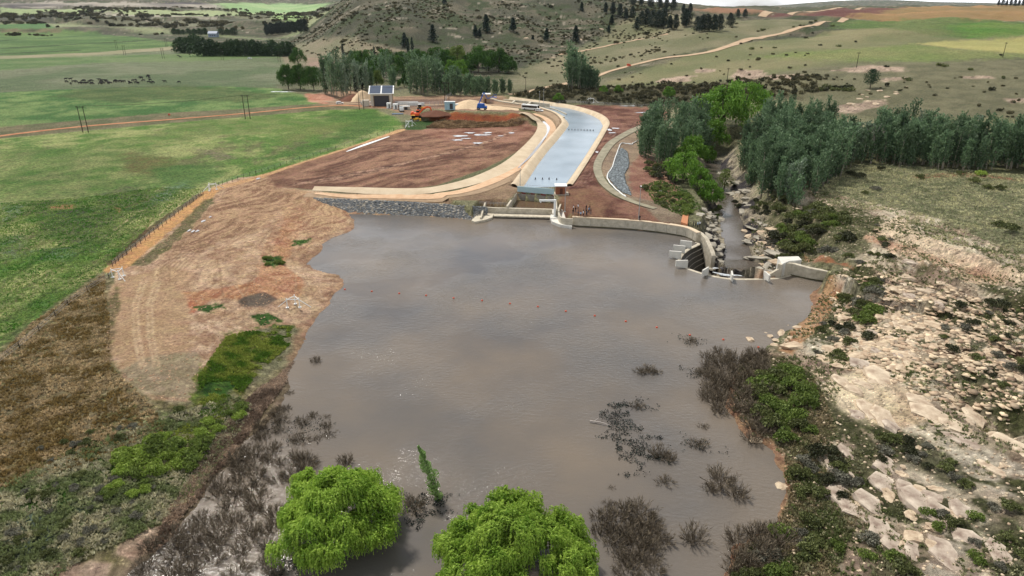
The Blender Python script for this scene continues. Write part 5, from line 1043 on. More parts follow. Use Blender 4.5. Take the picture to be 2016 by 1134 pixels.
for k, (px, py, q, s_) in enumerate([(797, 93, 1, 1.0), (852, 82, 1, 1.2), (957, 64, 1, 1.35), (936, 73, 0, 1.0), (944, 72, 2, .9), (1010, 62, 0, 1.2), (1076, 80, 0, 1.05), (1133, 82, 1, 1.15), (1049, 78, 2, .5), (1198, 64, 0, .7), (1204, 48, 0, .9), (1145, 22, 1, .8), (1253, 57, 1, .9), (875, 6, 2, .9)]):
    place(CONS[q], px, py, (s_ * 1.6, s_ * 1.6, s_ * 1.1), 'dark conifer on the hill, ' + ('just above the left end of the willow row', 'left of the bare pink scar', 'tallest of those right of the scar', 'leaning beside a smaller one right of the scar', 'smaller one tucked beside its neighbour', 'halfway up, beyond the tallest one', 'standing alone on the lower right slope', 'rightmost and broadest on the lower slope', 'tiny, left of the lone slope conifer', 'round one below the windbreak', 'slim one under the windbreak trees', 'high near the top of the view', 'at the foot of the windbreak trees', 'small one at the very top edge')[k], 'tree')
for k, (px, py, q, s_) in enumerate([(1192, 26, 2, .8), (1206, 30, 0, .8), (1220, 34, 0, .85), (1232, 38, 2, .8), (1245, 38, 0, .8), (1262, 50, 1, .9), (1272, 52, 0, 1.0), (1284, 52, 1, 1.0), (1296, 54, 1, 1.05), (1306, 55, 0, 1.1), (1318, 58, 2, .9), (1330, 58, 0, .8), (1348, 54, 2, 1.2), (1352, 52, 1, .9), (1372, 62, 1, .85), (1382, 62, 1, .9), (1392, 62, 1, .9), (1405, 62, 0, .8), (1416, 60, 1, .85), (1437, 52, 1, .75), (1245, 10, 1, .9), (1262, 11, 0, .9), (1280, 12, 1, .9), (1298, 15, 1, .9), (1312, 18, 0, .9), (1326, 18, 1, .9), (1345, 26, 2, .8), (1358, 28, 0, .8), (1452, 34, 1, .6), (1466, 34, 1, .6)]):
    place(GUMS[q], px, py, s_, 'near-black tree in the windbreak on the ridge' if k < 20 else ('dark tree in the grove on the skyline' if k < 28 else 'small round tree on the far side of the windbreak'), 'tree', 'windbreak on the ridge' if k < 20 else ('grove on the skyline' if k < 28 else 'pair beyond the windbreak'))
for k in range(10): place(GUMS[k % 3], 1965 + k * 8, 11.5, .9, 'dark tree of the distant row on the right skyline', 'tree', 'distant row on the right skyline')
place(round_tree(350, 4.2, 10, 'umbrella_tree', leafmat('dark_green_leaves', lin(34, 54, 36), lin(62, 84, 54), .15, .1), 0, 1500, .35, .3), 1713, 174, 1, 'solitary dark green tree among pale rocks on the right slope', 'tree')
# --- shrubs
HB = [simple_bush(400 + k, 1.6 + .5 * (k % 3), 1.6 + .4 * (k % 2), L_BUSHD if k % 2 else L_BUSH, 150, .45) for k in range(5)]
def sbush(px=None, py=None, xy=None, s_=1, lab='', grp='', v=0, m_=None, name='bush'):
    x, y, z = G(px, py) if xy is None else (xy[0], xy[1], H1(*xy)); o = link(name, HB[v % 5], None, None, (x, y, z)); o.rotation_euler.z = rt.random() * 6.28; o.scale = (s_ * rt.uniform(.8, 1.3), s_, s_ * rt.uniform(.7, 1.1)); return tag(o, lab, 'bush', grp)
FS = []
def fbush(px=None, py=None, xy=None, s_=1):
    x, y, z = G(px, py) if xy is None else (xy[0], xy[1], H1(*xy)); FS.append((x, y, z, s_))
HILLP = [(600, 80), (690, 20), (760, 2), (1180, 2), (1230, 60), (1100, 110), (1020, 125), (700, 98)]
_hx = rng.uniform(-330, 260, 26000); _hy = rng.uniform(640, 1350, 26000); _hz = height(_hx, _hy, False); _n = fbm(_hx / 50, _hy / 50, 17, 4)
_k = (_hz > 7) & (_hz < 125) & (rng.random(26000) < np.clip((_n - .38) * 3.5, .03, 1)); _u = 1008 + 1455 * _hx / _hy; _k &= (_u > 560) & (_u < 1330) & (rng.random(26000) < .5)
for x, y, z in zip(_hx[_k], _hy[_k], _hz[_k]): FS.append((x, y, z, rt.uniform(.3, .95) * (2 if rt.random() < .06 else 1)))
for k in range(110):
    px = rt.uniform(1010, 1600); py = rt.uniform(45, 165); fbush(px, py, None, rt.uniform(.35, .9))
for x, y in fill([(1010, 190), (1100, 168), (1180, 172), (1300, 164), (1430, 158), (1570, 150), (1640, 150), (1600, 190), (1440, 195), (1340, 212), (1100, 204), (1020, 196)], 420, 2.4, 9): fbush(None, None, (x, y), rt.uniform(.7, 1.3))
_hx = rng.uniform(-1500, -150, 5000); _hy = rng.uniform(1400, 2600, 5000); _hz = height(_hx, _hy, False); _k = (fbm(_hx / 120, _hy / 60, 18, 4) > .56)
for x, y, z in zip(_hx[_k], _hy[_k], _hz[_k]): FS.append((x, y, z, rt.uniform(1.5, 4)))
for k in range(26): fbush(rt.uniform(1640, 2010), rt.uniform(150, 190), None, rt.uniform(.3, .6))
for k in range(10): fbush(rt.uniform(1900, 2010), rt.uniform(190, 235), None, rt.uniform(.4, .8))
for k, (px, py) in enumerate([(1525, 95), (1615, 90), (1652, 92), (1684, 84), (1638, 52), (1850, 130), (1745, 132), (1860, 131), (1970, 110), (1910, 138), (1975, 155), (1952, 178), (1785, 158), (1746, 170), (1480, 97), (1562, 54), (1596, 45), (1500, 60), (1575, 52), (1605, 42)]): sbush(px, py, None, rt.uniform(.8, 1.4), 'isolated bush on the open slope of the far right side', 'bushes on the open right slope', k)
for k in range(14): sbush(1618 + k * 4.5 + rt.uniform(-3, 3), 176 + rt.uniform(-3, 3), None, 1.2, 'dark bush in the flat patch below the solitary tree', 'bushes below the solitary tree', k)
FS = np.array(FS); TB = [tm(me) for me in HB]; _g = rng.random((len(FS), 1))
tag(scatter_mesh('scattered_scrub', TB, FS[:, :3], FS[:, 3], rng.random(len(FS)) * 6.28, np.array(lin(56, 58, 38)) * _g + np.array(lin(104, 98, 70)) * (1 - _g), attr_mat('scrub_mix', .8, .15)), kind='stuff')
for px, py, s_, lab in ((1100, 200, .55, 'bright green round bush-like willow left in the scrub belt'), (1187, 183, .5, 'bright green willow in the scrub belt, second from the left'), (1217, 182, .5, 'bright green willow in the middle of the scrub belt'), (1318, 192, .7, 'largest bright green willow of the scrub belt'), (1147, 140, .5, 'small bright tree behind the dark poplar clump')):
    place(WILS[2], px, py, s_, lab, 'tree', None, L_WILB)
BU = {'g': [bush(500 + k, 1.5, 1.5, L_BUSH, 700, .17) for k in range(3)], 'b': [bush(510 + k, 1.5, 1.5, L_BUSHB, 750, .17) for k in range(3)], 'd': [bush(520 + k, 1.5, 1.4, L_BUSHD, 700, .16) for k in range(2)], 's': [bush(530 + k, 1.3, 1.0, L_BUSHG, 600, .14) for k in range(2)], 'y': [bush(540 + k, 1.4, 1.3, L_BUSHY, 800, .16) for k in range(2)]}
def zone(poly, n_, dmin, kinds, smin, smax, lab, grp, seed, bi=0):
    for k, (x, y) in enumerate(fill(poly, n_, dmin, seed)):
        kd = kinds[k % len(kinds)]; names = {'g': 'green', 'b': 'bright green', 'd': 'dark olive', 's': 'silvery grey', 'y': 'lime yellow'}
        pr = BU[kd]; placew(pr[k % len(pr)], x, y, rt.uniform(smin, smax), names[kd] + ' bush ' + lab, 'bush', names[kd] + ' bushes ' + grp)
zone([(1505, 450), (1530, 412), (1600, 400), (1660, 425), (1680, 470), (1620, 505), (1530, 510)], 44, 1.7, 'gbgdgs', 1.2, 1.9, 'in the thicket above the right abutment', 'of the thicket above the abutment', 1)
zone([(1440, 395), (1500, 392), (1560, 400), (1520, 430), (1480, 430)], 14, 1.7, 'gd', .8, 1.3, 'under the poplars by the river', 'under the poplars by the river', 2)
zone([(1262, 372), (1300, 362), (1352, 380), (1372, 412), (1350, 425), (1290, 402)], 26, 1.6, 'gbb', .7, 1.2, 'on the slope between gravel apron and river', 'between gravel apron and river', 3)
zone([(1262, 322), (1320, 326), (1360, 352), (1330, 366), (1280, 345)], 18, 1.9, 'dgd', 1.2, 1.8, 'at the foot of the left poplar clump', 'at the foot of the left poplar clump', 4)
zone([(1375, 420), (1412, 400), (1425, 430), (1400, 440)], 7, 1.4, 'gb', .6, .9, 'by the river rocks', 'by the river rocks', 41)
zone([(1665, 555), (1740, 545), (1750, 600), (1700, 640), (1650, 600)], 14, 1.3, 'bgs', 1.0, 1.7, 'on the bank right of the abutment', 'on the bank right of the abutment', 5)
zone([(1480, 790), (1505, 745), (1560, 735), (1600, 790), (1590, 860), (1530, 870)], 26, 1.2, 'bbg', .9, 1.6, 'beside the drowned brush on the right shore', 'beside the drowned brush', 6)
zone([(1560, 900), (1660, 890), (1690, 960), (1640, 990), (1565, 985)], 15, 1.2, 'gds', .7, 1.2, 'on the lower right bank', 'on the lower right bank', 7)
zone([(1450, 1130), (1500, 1040), (1570, 990), (1700, 1040), (1800, 1100), (1780, 1160), (1500, 1200)], 20, 1.2, 'gbsg', .6, 1.1, 'at the bottom of the right bank', 'at the bottom of the right bank', 8)
zone([(1600, 640), (1700, 620), (1740, 680), (1640, 720), (1590, 700)], 12, 1.4, 'gsd', .6, 1.1, 'among boulders beside the lake corner', 'among boulders by the lake corner', 9)
zone([(1700, 430), (1760, 440), (1760, 520), (1680, 540), (1640, 520)], 12, 1.5, 'gsd', .6, 1.0, 'behind the abutment wall', 'behind the abutment wall', 10)
zone([(1730, 850), (1830, 865), (1960, 980), (1900, 975), (1720, 900)], 14, 1.3, 'sgd', .5, .9, 'in the green strip across the pale rock', 'in the strip across the pale rock', 11)
zone([(1860, 620), (2016, 600), (2016, 830), (1960, 760), (1850, 690)], 16, 1.6, 'gsd', .5, 1.0, 'between the rock ledges at the right edge', 'between the rock ledges', 12)
zone([(1800, 1000), (2016, 980), (2016, 1134), (1900, 1134)], 12, 1.4, 'gsb', .5, .9, 'in the lower right corner', 'in the lower right corner', 13)
for px, py, s_, lab in ((1961, 606, 1.5, 'big round dark bush on the rocky slope at the right'), (1890, 606, 1.0, 'round dark bush left of the biggest one on the rocks'), (1915, 640, .9, 'small dark bush below the biggest one on the rocks'), (1985, 640, .8, 'low dark bush right of the rocks')): place(BU['d'][0], px, py, s_, lab, 'bush')
for k, (px, py, kd) in enumerate([(1735, 335, 'd'), (1890, 344, 'g'), (1930, 346, 'y'), (1918, 360, 'g'), (1945, 372, 'g'), (1968, 374, 'g'), (1812, 352, 'g'), (1703, 382, 'g'), (1724, 374, 's'), (1968, 448, 'g'), (1990, 455, 'g'), (1675, 345, 'd'), (1690, 350, 'd')]):
    place(BU[kd][0], px, py, rt.uniform(.8, 1.5), {'d': 'dark', 'g': 'green', 'y': 'lime yellow', 's': 'grey'}[kd] + ' bush on the grassy shelf before the poplar thicket', 'bush', {'d': 'dark', 'g': 'green', 'y': 'lime yellow', 's': 'grey'}[kd] + ' bushes on the grassy shelf')
zone([(235, 905), (330, 860), (395, 880), (385, 925), (300, 945), (240, 935)], 24, 1.1, 'yyb', .8, 1.3, 'in the big lime clump on the left bank', 'in the big lime clump on the left bank', 14)
zone([(380, 850), (440, 820), (480, 795), (480, 820), (430, 860), (390, 880)], 10, 1.1, 'yb', .6, 1.0, 'above the big lime clump', 'above the big lime clump', 15)
zone([(190, 960), (280, 935), (290, 975), (205, 985)], 7, 1.1, 'yb', .5, .8, 'below the big lime clump', 'below the big lime clump', 16)
zone([(0, 980), (150, 930), (300, 960), (330, 1010), (180, 1060), (0, 1080)], 22, 1.3, 'ssgs', .35, .7, 'in the low shrubland of the lower left', 'in the low shrubland of the lower left', 17)
zone([(0, 1060), (200, 1050), (220, 1090), (60, 1134), (-50, 1134)], 8, 1.3, 'gs', .35, .6, 'at the lower left corner', 'at the lower left corner', 18)
zone([(60, 890), (260, 830), (420, 790), (440, 800), (260, 860), (80, 920)], 12, 1.3, 'sg', .4, .75, 'along the edge of the brown grass', 'along the edge of the brown grass', 19)
zone([(515, 506), (552, 504), (556, 520), (520, 526)], 5, .9, 'b', .5, .8, 'in the green clump on the bare headland', 'in the clump on the bare headland', 20)
for k in range(0): place(BU['d'][0], 380 + k * 8, 610 - k * .6 + rt.uniform(-2, 2), .35, 'tiny dark olive bush edging the orange mud', 'bush', 'tiny bushes edging the orange mud')
# --- drowned brush
def dead(seed, R_, Ht, n1=46, n2=420, up=1.0):
    def mk():
        r_ = np.random.default_rng(seed); rd_ = random.Random(seed); m = MB(); tips = []
        for k in range(n1):
            a = rd_.random() * 6.283; q = rd_.random()**.6; e = Vector((math.cos(a) * R_ * q, math.sin(a) * R_ * q, Ht * (1 - .45 * q * q) * rd_.uniform(.6, 1))); s_ = Vector((e.x * .3, e.y * .3, -.3)); mid = s_.lerp(e, .5) + Vector((rd_.uniform(-.2, .2), rd_.uniform(-.2, .2), .1)); m.tube([s_, mid, e], [.045, .03, .012], 3); tips += [(s_, mid), (mid, e), (mid, e)]
        c_ = []; a_ = []
        for k in range(n2):
            p, q = tips[rd_.randrange(len(tips))]; c_.append(p.lerp(q, rd_.random())); d = (q - p).normalized() + Vector((rd_.uniform(-1, 1), rd_.uniform(-1, 1), rd_.uniform(-.3, 1))) * .8; a_.append(d.normalized() * rd_.uniform(.2, .48))
        c_ = np.array(c_); a_ = np.array(a_); c_ = c_ + a_ * .9; b_ = unit(np.cross(a_, rdir(len(a_), r_))) * .034
        o = empty('dead_bush'); m.build('branch', DEADT, o); link('twig', crown_mesh('twig', c_, a_, b_), DEADT, o); return o
    return Proto(mk)
DD = [dead(600, 1.9, 1.9), dead(601, 2.4, 1.6, 60, 600), dead(602, 1.4, 1.3, 34, 300), dead(603, 1.7, .8, 40, 260)]
def dz(poly, n_, dmin, smin, smax, lab, grp, seed, vs=(0, 1, 2)):
    P_ = W(poly, 0)
    for k, (x, y) in enumerate(fill(P_, n_, dmin, seed, True)): z = max(H1(x, y), -.35); DD[vs[k % len(vs)]].put((x, y, z), rt.random() * 6.28, rt.uniform(smin, smax), lab, 'dead bush', grp)
dz([(1390, 700), (1430, 690), (1500, 700), (1520, 740), (1500, 800), (1460, 815), (1400, 812), (1385, 770)], 34, 1.5, .8, 1.3, 'leafless dark bush in the dense drowned stand on the right shore', 'drowned stand on the right shore', 1)
dz([(1440, 830), (1500, 810), (1530, 850), (1480, 870)], 9, 1.3, .7, 1.0, 'leafless dark bush in front of the green bushes on the shore', 'dead bushes below the right stand', 2)
dz([(1175, 1020), (1230, 1000), (1310, 1010), (1320, 1060), (1290, 1134), (1190, 1134)], 20, 1.4, .8, 1.2, 'leafless drowned bush right of the large foreground willow', 'drowned bushes right of the large willow', 3)
dz([(1440, 1134), (1450, 1060), (1500, 1030), (1540, 1060), (1520, 1134)], 12, 1.3, .7, 1.1, 'leafless bush on the bottom right shore', 'dead bushes on the bottom right shore', 4)
dz([(500, 830), (560, 800), (650, 820), (670, 850), (610, 870), (520, 880)], 14, 2.0, .6, .9, 'sparse drowned bush in the shallows off the left bank', 'sparse drowned bushes in the left shallows', 5, (2, 3, 0))
dz([(420, 960), (470, 890), (560, 880), (610, 910), (560, 960), (500, 1000), (430, 1000)], 18, 2.1, .7, 1.1, 'leafless drowned bush between left bank and foreground willow', 'drowned bushes between bank and willow', 6)
dz([(260, 1100), (340, 1050), (420, 1000), (540, 1000), (560, 1050), (550, 1134), (300, 1160)], 25, 2.1, .7, 1.15, 'leafless tangled bush at the bottom left shore', 'tangled bushes at the bottom left shore', 7)
dz([(455, 915), (490, 862), (540, 815), (572, 770), (560, 820), (510, 880), (470, 930)], 18, 1.0, .4, .7, 'dry reddish brush along the left waterline', 'dry brush along the left waterline', 8, (2, 3))
for px, py, v_, s_, lab in ((622, 712, 2, .8, 'small drowned bush alone near the left bank'), (1274, 730, 3, 1.1, 'low dark drowned bush alone in open water'), (1262, 733, 3, .9, 'low drowned bush touching the lone dark one'), (1290, 733, 3, .8, 'low tuft at the right end of the lone dark bush'), (1418, 950, 1, 1.15, 'largest leafless drowned bush off the right shore'), (1450, 975, 0, 1.0, 'leafless drowned bush joined to the largest one on its right'), (1400, 965, 2, .9, 'leafless drowned tuft left of the largest one'), (1368, 1062, 0, 1.15, 'round leafless drowned bush with its reflection near the bottom'), (1300, 898, 0, 1.0, 'dark drowned bush at the end of the green-black patch'), (1318, 905, 2, .9, 'small drowned bush at the tip of the green-black patch'), (1375, 876, 3, 1.0, 'low scattered drowned tuft right of the patch'), (1385, 840, 3, .6, 'thin drowned tuft north of the scattered one'), (1310, 950, 3, .9, 'sparse drowned tuft below the green-black patch'), (1255, 800, 3, .8, 'low drowned tuft above the green-black patch'), (1360, 672, 3, .9, 'flat drowned twigs near the orange buoys'), (1380, 735, 3, .9, 'low drowned twigs left of the dense stand'), (600, 905, 2, .9, 'drowned twigs above the foreground willow'), (680, 912, 2, 1.0, 'drowned twigs peeping above the willow crown'), (815, 1000, 1, .8, 'dark drowned bush beside the sapling'), (1205, 960, 3, .4, 'tiny drowned tuft above the dead bushes'), (1200, 995, 3, .7, 'small drowned tuft beside the large willow')):
    x, y = Pz(px, py, 0); DD[v_].put((x, y, -.2), rt.random() * 6.28, s_, lab, 'dead bush')
# dark green weed just under and on the surface
WEED = attr_mat('water_weed', .6); r_ = np.random.default_rng(8); PW = []
for poly, n_ in (([(1175, 805), (1215, 800), (1245, 840), (1300, 880), (1290, 905), (1230, 880), (1190, 850)], 1500), ([(1215, 900), (1255, 892), (1280, 910), (1240, 932)], 350), ([(780, 985), (870, 980), (880, 1000), (830, 1030), (780, 1015)], 700), ([(520, 840), (640, 830), (650, 860), (560, 870)], 350), ([(1230, 795), (1280, 790), (1285, 805), (1240, 806)], 150), ([(1350, 862), (1400, 860), (1410, 885), (1360, 890)], 200), ([(1330, 665), (1380, 668), (1380, 680), (1330, 678)], 120), ([(530, 1085), (620, 1100), (600, 1134), (520, 1134)], 500), ([(1350, 730), (1390, 728), (1385, 745), (1355, 742)], 150)):
    P_ = W(poly, 0); xs = r_.uniform(min(p[0] for p in P_) - 1.5, max(p[0] for p in P_) + 1.5, n_ * 4); ys = r_.uniform(min(p[1] for p in P_) - 1.5, max(p[1] for p in P_) + 1.5, n_ * 4); k = (fbm(xs / 1.3, ys / 1.3, 5, 4) > .50 + .10 * sdp(xs, ys, P_)); PW.append(np.column_stack([xs[k], ys[k]]))
PW = np.concatenate(PW); n_ = len(PW); c_ = np.column_stack([PW, r_.uniform(-.02, .3, n_)]); a_ = rdir(n_, r_) * r_.uniform(.06, .2, (n_, 1)); a_[:, 2] = np.abs(a_[:, 2]); v, f = leaves(c_, a_, unit(np.cross(a_, rdir(n_, r_))) * .07); me = mesh_np('water_weed', v, f)
set_col(me, 'Col', np.repeat(np.where(r_.random((n_, 1)) < .5, np.array(lin(40, 54, 46)), np.array(lin(34, 36, 34))), 4, 0)); tag(link('water_weed', me, WEED), kind='stuff')

# --- low cover nobody could count: tufts over the near banks
def tufts(name, poly, n_, ca, cb, hmin, hmax, seed, wob=.5, world=False, blades=6, thr=.0, nsc=3):
    P_ = poly if world else GG(poly); r_ = np.random.default_rng(seed); xs = r_.uniform(min(p[0] for p in P_), max(p[0] for p in P_), n_ * 3); ys = r_.uniform(min(p[1] for p in P_), max(p[1] for p in P_), n_ * 3)
    nn = fbm(xs / nsc, ys / nsc, seed, 4); k = inside(xs, ys, P_) & (nn > thr) & (sdp(xs, ys, LAKE) > .4); xs, ys, nn = xs[k][:n_], ys[k][:n_], nn[k][:n_]; zs = height(xs, ys); m_ = len(xs)
    c_ = np.repeat(np.column_stack([xs, ys, zs]), blades, 0); h_ = np.repeat(r_.uniform(hmin, hmax, m_), blades)[:, None]; d = rdir(m_ * blades, r_); d[:, 2] = np.abs(d[:, 2]) + .7; a_ = unit(d) * h_ * .5; c_ = c_ + a_ * .85 + rdir(m_ * blades, r_) * np.array([1, 1, 0]) * h_ * .35
    v, f = leaves(c_, a_, unit(np.cross(a_, rdir(len(a_), r_))) * h_ * .22); me = mesh_np(name, v, f); g_ = ramp(fbm(xs / 2.5, ys / 2.5, seed + 3, 3), .4, .6)[:, None]; col = np.array(lin(*ca)) * (1 - g_) + np.array(lin(*cb)) * g_; col = col * r_.uniform(1.0, 1.9, (m_, 1))
    set_col(me, 'Col', np.repeat(col, blades * 4, 0)); return tag(link(name, me, TUFT), kind='stuff')
TUFT = attr_mat('tuft_mix', .8, .2)
tufts('dry_grass', [(-200, 900), (60, 640), (205, 540), (215, 640), (215, 720), (300, 800), (330, 850), (150, 920), (0, 970), (-250, 1050)], 9000, (116, 98, 60), (160, 142, 110), .25, .55, 1)
tufts('shrubland', [(-300, 1150), (0, 960), (200, 870), (330, 820), (470, 780), (500, 800), (440, 900), (380, 980), (300, 1040), (150, 1110), (-100, 1300)], 9000, (110, 118, 78), (160, 154, 128), .2, .6, 2)
tufts('green_grass', [(390, 740), (445, 665), (500, 650), (575, 645), (570, 680), (500, 745), (470, 790), (420, 850), (400, 930), (330, 950), (300, 880), (400, 810)], 5200, (78, 104, 36), (124, 132, 60), .25, .5, 3, thr=.44)
tufts('dry_brush', [(600, 690), (560, 760), (500, 840), (440, 920), (400, 1000), (300, 1090), (330, 1010), (400, 900), (470, 800), (550, 740)], 5000, (112, 96, 82), (156, 138, 120), .2, .5, 4)
tufts('scrub_cover', RB, 22000, (82, 90, 52), (128, 126, 96), .2, .55, 131, world=True, thr=.5, nsc=8)
tufts('bank_scrub', [(1540, 700), (1600, 740), (1650, 850), (1600, 900), (1700, 1000), (1640, 1134), (1700, 1300), (1440, 1300), (1425, 1134), (1500, 1050), (1550, 991), (1545, 900)], 6000, (84, 92, 54), (130, 118, 92), .2, .5, 6)
tufts('shelf_grass', [(1600, 400), (1640, 345), (1700, 322), (1900, 335), (2016, 345), (2300, 380), (2300, 600), (2016, 530), (1850, 475), (1760, 420), (1680, 410)], 15000, (120, 124, 92), (164, 160, 124), .3, .6, 7, blades=4)
tufts('crop_cover', [(0, 400), (160, 390), (300, 370), (400, 372), (300, 440), (190, 545), (60, 630), (-150, 760)], 14000, (66, 108, 36), (120, 140, 76), .2, .4, 8, blades=4)
tufts('river_scrub', [(1262, 365), (1300, 355), (1352, 375), (1380, 412), (1350, 430), (1290, 402)], 1500, (70, 92, 46), (104, 118, 66), .3, .6, 9)
tufts('furrow_brush', [(838, 252), (860, 238), (1010, 235), (1032, 240), (1000, 250), (890, 253)], 2600, (104, 84, 62), (140, 118, 90), .5, 1.0, 10)

# ---------------- boulders ----------------
RMS = [rock_mesh('boulder', 60 + k, fl, 2, .75) for k, fl in enumerate((.6, .42, .7, .3, .5))]
ROCKM = mat('sandstone', lin(150, 126, 104), .95, scale=1.0, alt=lin(206, 188, 160), bump=.12, bscale=2); ROCKG = mat('grey_river_rock', lin(128, 122, 112), .85, scale=1, alt=lin(176, 168, 150), bump=.08, bscale=2)
for me in RMS: me.materials.append(ROCKM)
def rock(x, y, s_, lab, grp=None, m_=None, v=0, z=None, name='boulder'):
    o = link(name, RMS[v % 5], None, None, (x, y, (H1(x, y) if z is None else z) - .04 * s_)); o.rotation_euler = (rt.uniform(-.15, .15), rt.uniform(-.15, .15), rt.random() * 6.28); o.scale = (s_ * rt.uniform(.8, 1.4), s_ * rt.uniform(.7, 1.1), s_ * rt.uniform(.6, 1))
    if m_: o.material_slots[0].link = 'OBJECT'; o.material_slots[0].material = m_
    return tag(o, lab, 'rock', grp)
for px, py, s_, lab in ((1476, 668, .95, 'largest pale boulder alone in the water off the rocky corner'), (1516, 662, .75, 'pale boulder at the water edge, next to the lone one'), (1540, 655, .95, 'pale boulder half out of the water at the corner'), (1530, 672, .7, 'low boulder between two others in the corner shallows'), (1524, 682, .6, 'small boulder nearest the viewer in the corner shallows'), (1557, 690, 1.6, 'broad flat pale boulder at the lake corner'), (1571, 645, .7, 'boulder on the muddy shore above the corner'), (1485, 866, .95, 'flat pale boulder below the drowned stand'), (1541, 955, .9, 'tall pale stone on the lower waterline'), (1508, 655, .3, 'small stone just off the corner'), (1552, 640, .3, 'small dark stone on the corner shore'), (1555, 668, .8, 'brown boulder in the corner rubble')):
    x, y = Pz(px, py, 0); rock(x, y, s_, lab, None, None, len(lab), max(-.05, H1(x, y)))
k = 0
for x, y in fill(W([(1385, 470), (1372, 448), (1392, 400), (1425, 390), (1418, 440), (1428, 480), (1415, 520), (1400, 500)], -1), 48, 1.05, 21, True): rock(x, y, rt.uniform(.7, 1.6), 'pale jumbled boulder between the dam wall and the river', 'boulders left of the river', ROCKG, k); k += 1
for x, y in fill(W([(1468, 545), (1455, 500), (1450, 470), (1450, 440), (1460, 420), (1500, 430), (1530, 480), (1535, 540)], -2), 56, 1.1, 22, True): rock(x, y, rt.uniform(.7, 2.0), 'flat ledge boulder on the right side of the river', 'ledge boulders right of the river', ROCKG if k % 3 else None, 3 if k % 2 else 1); k += 1
for x, y in fill(W([(1405, 395), (1400, 340), (1425, 330), (1470, 370), (1480, 410), (1450, 420), (1430, 400)], -3), 30, 1.2, 23, True): rock(x, y, rt.uniform(.8, 2.0), 'grey boulder in the upper river bed among the trees', 'boulders of the upper river bed', ROCKG, k); k += 1
for x, y in fill(W([(1425, 545), (1418, 500), (1420, 470), (1450, 470), (1462, 500), (1480, 545)], -3), 16, 1.5, 24, True): rock(x, y, rt.uniform(.4, .9), 'dark wet stone in the rapids below the spillway', 'wet stones in the rapids', mat('wet_dark_rock', lin(58, 56, 58), .4, scale=1, alt=lin(90, 86, 84)), 3); k += 1
for poly, n_, a, b, lab, grp, sd in (([(1640, 600), (1760, 560), (1900, 600), (1960, 700), (1800, 760), (1620, 720)], 55, .5, 1.4, 'weathered sandstone block on the broken slope above the lake corner', 'sandstone blocks above the lake corner', 31), ([(1820, 660), (1980, 640), (2016, 760), (1900, 740)], 22, .3, .9, 'small sandstone block in the dark gully', 'sandstone blocks in the gully', 32), ([(1600, 740), (1760, 720), (1950, 830), (2016, 950), (1900, 900), (1700, 860)], 16, .3, .8, 'loose flat stone on the pale rock sheet', 'loose stones on the pale rock sheet', 33), ([(1640, 900), (1800, 920), (1960, 1060), (1900, 1120), (1700, 1080)], 14, .4, 1.1, 'lichen-stained slab on the lower right bank', 'slabs on the lower right bank', 34), ([(1640, 500), (1740, 520), (1700, 560), (1600, 520)], 8, .4, 1.0, 'sandstone block behind the abutment wall', 'blocks behind the abutment wall', 35), ([(1560, 400), (1640, 400), (1650, 420), (1560, 420)], 6, .5, 1.2, 'pale block at the edge of the grassy shelf', 'blocks at the edge of the grassy shelf', 36)):
    for x, y in fill(poly, n_, .9, sd): rock(x, y, rt.uniform(a, b), lab, grp, None, 3 if k % 3 else k); k += 1
for x, y in fill([(1660, 205), (1700, 176), (1790, 170), (1770, 190), (1700, 215)], 14, 4, 37): rock(x, y, rt.uniform(.8, 2.0), 'pale rock near the solitary tree on the right slope', 'pale rocks near the solitary tree', None, k); k += 1
for x, y in fill([(700, 100), (900, 30), (1180, 20), (1200, 80), (1100, 120), (900, 95)], 12, 24, 38): rock(x, y, rt.uniform(1.2, 3.2), 'pale rock on the big hill slope', 'pale rocks on the hill slope', None, k); k += 1
# flat bedrock slabs
def slab_mesh(name, seed):
    r_ = random.Random(seed); n2 = 11; v = []; f = []; ra = [r_.uniform(.65, 1.1) for _ in range(n2)]
    for lv, (q, z) in enumerate(((1.12, -.6), (1.04, .1), (1.0, .2), (.8, .27), (.45, .31))):
        for k in range(n2): a = (k + .3 * math.sin(seed + k)) / n2 * 6.283; v.append((math.cos(a) * ra[k] * q + r_.uniform(-.03, .03), math.sin(a) * ra[k] * q * .62 + r_.uniform(-.03, .03), z + r_.uniform(-.02, .03) + .05 * math.cos(a + seed)))
    for lv in range(4): f += [(lv * n2 + k, lv * n2 + (k + 1) % n2, (lv + 1) * n2 + (k + 1) % n2, (lv + 1) * n2 + k) for k in range(n2)]
    v.append((0, 0, .32)); f += [(4 * n2 + k, 4 * n2 + (k + 1) % n2, 5 * n2) for k in range(n2)]; me = bpy.data.meshes.new(name); me.from_pydata(v, [], f); me.materials.append(SLABM); return me
SLABM = mat('bedrock_sandstone', lin(146, 124, 104), .95, scale=1.3, alt=lin(214, 198, 172), bump=.25, bscale=1.6); SLABG = mat('lichen_sandstone', lin(112, 92, 80), .95, scale=.8, alt=lin(214, 200, 180), bump=.12, bscale=1.6)
SLM = [slab_mesh('rock_slab', 5 + k) for k in range(6)]
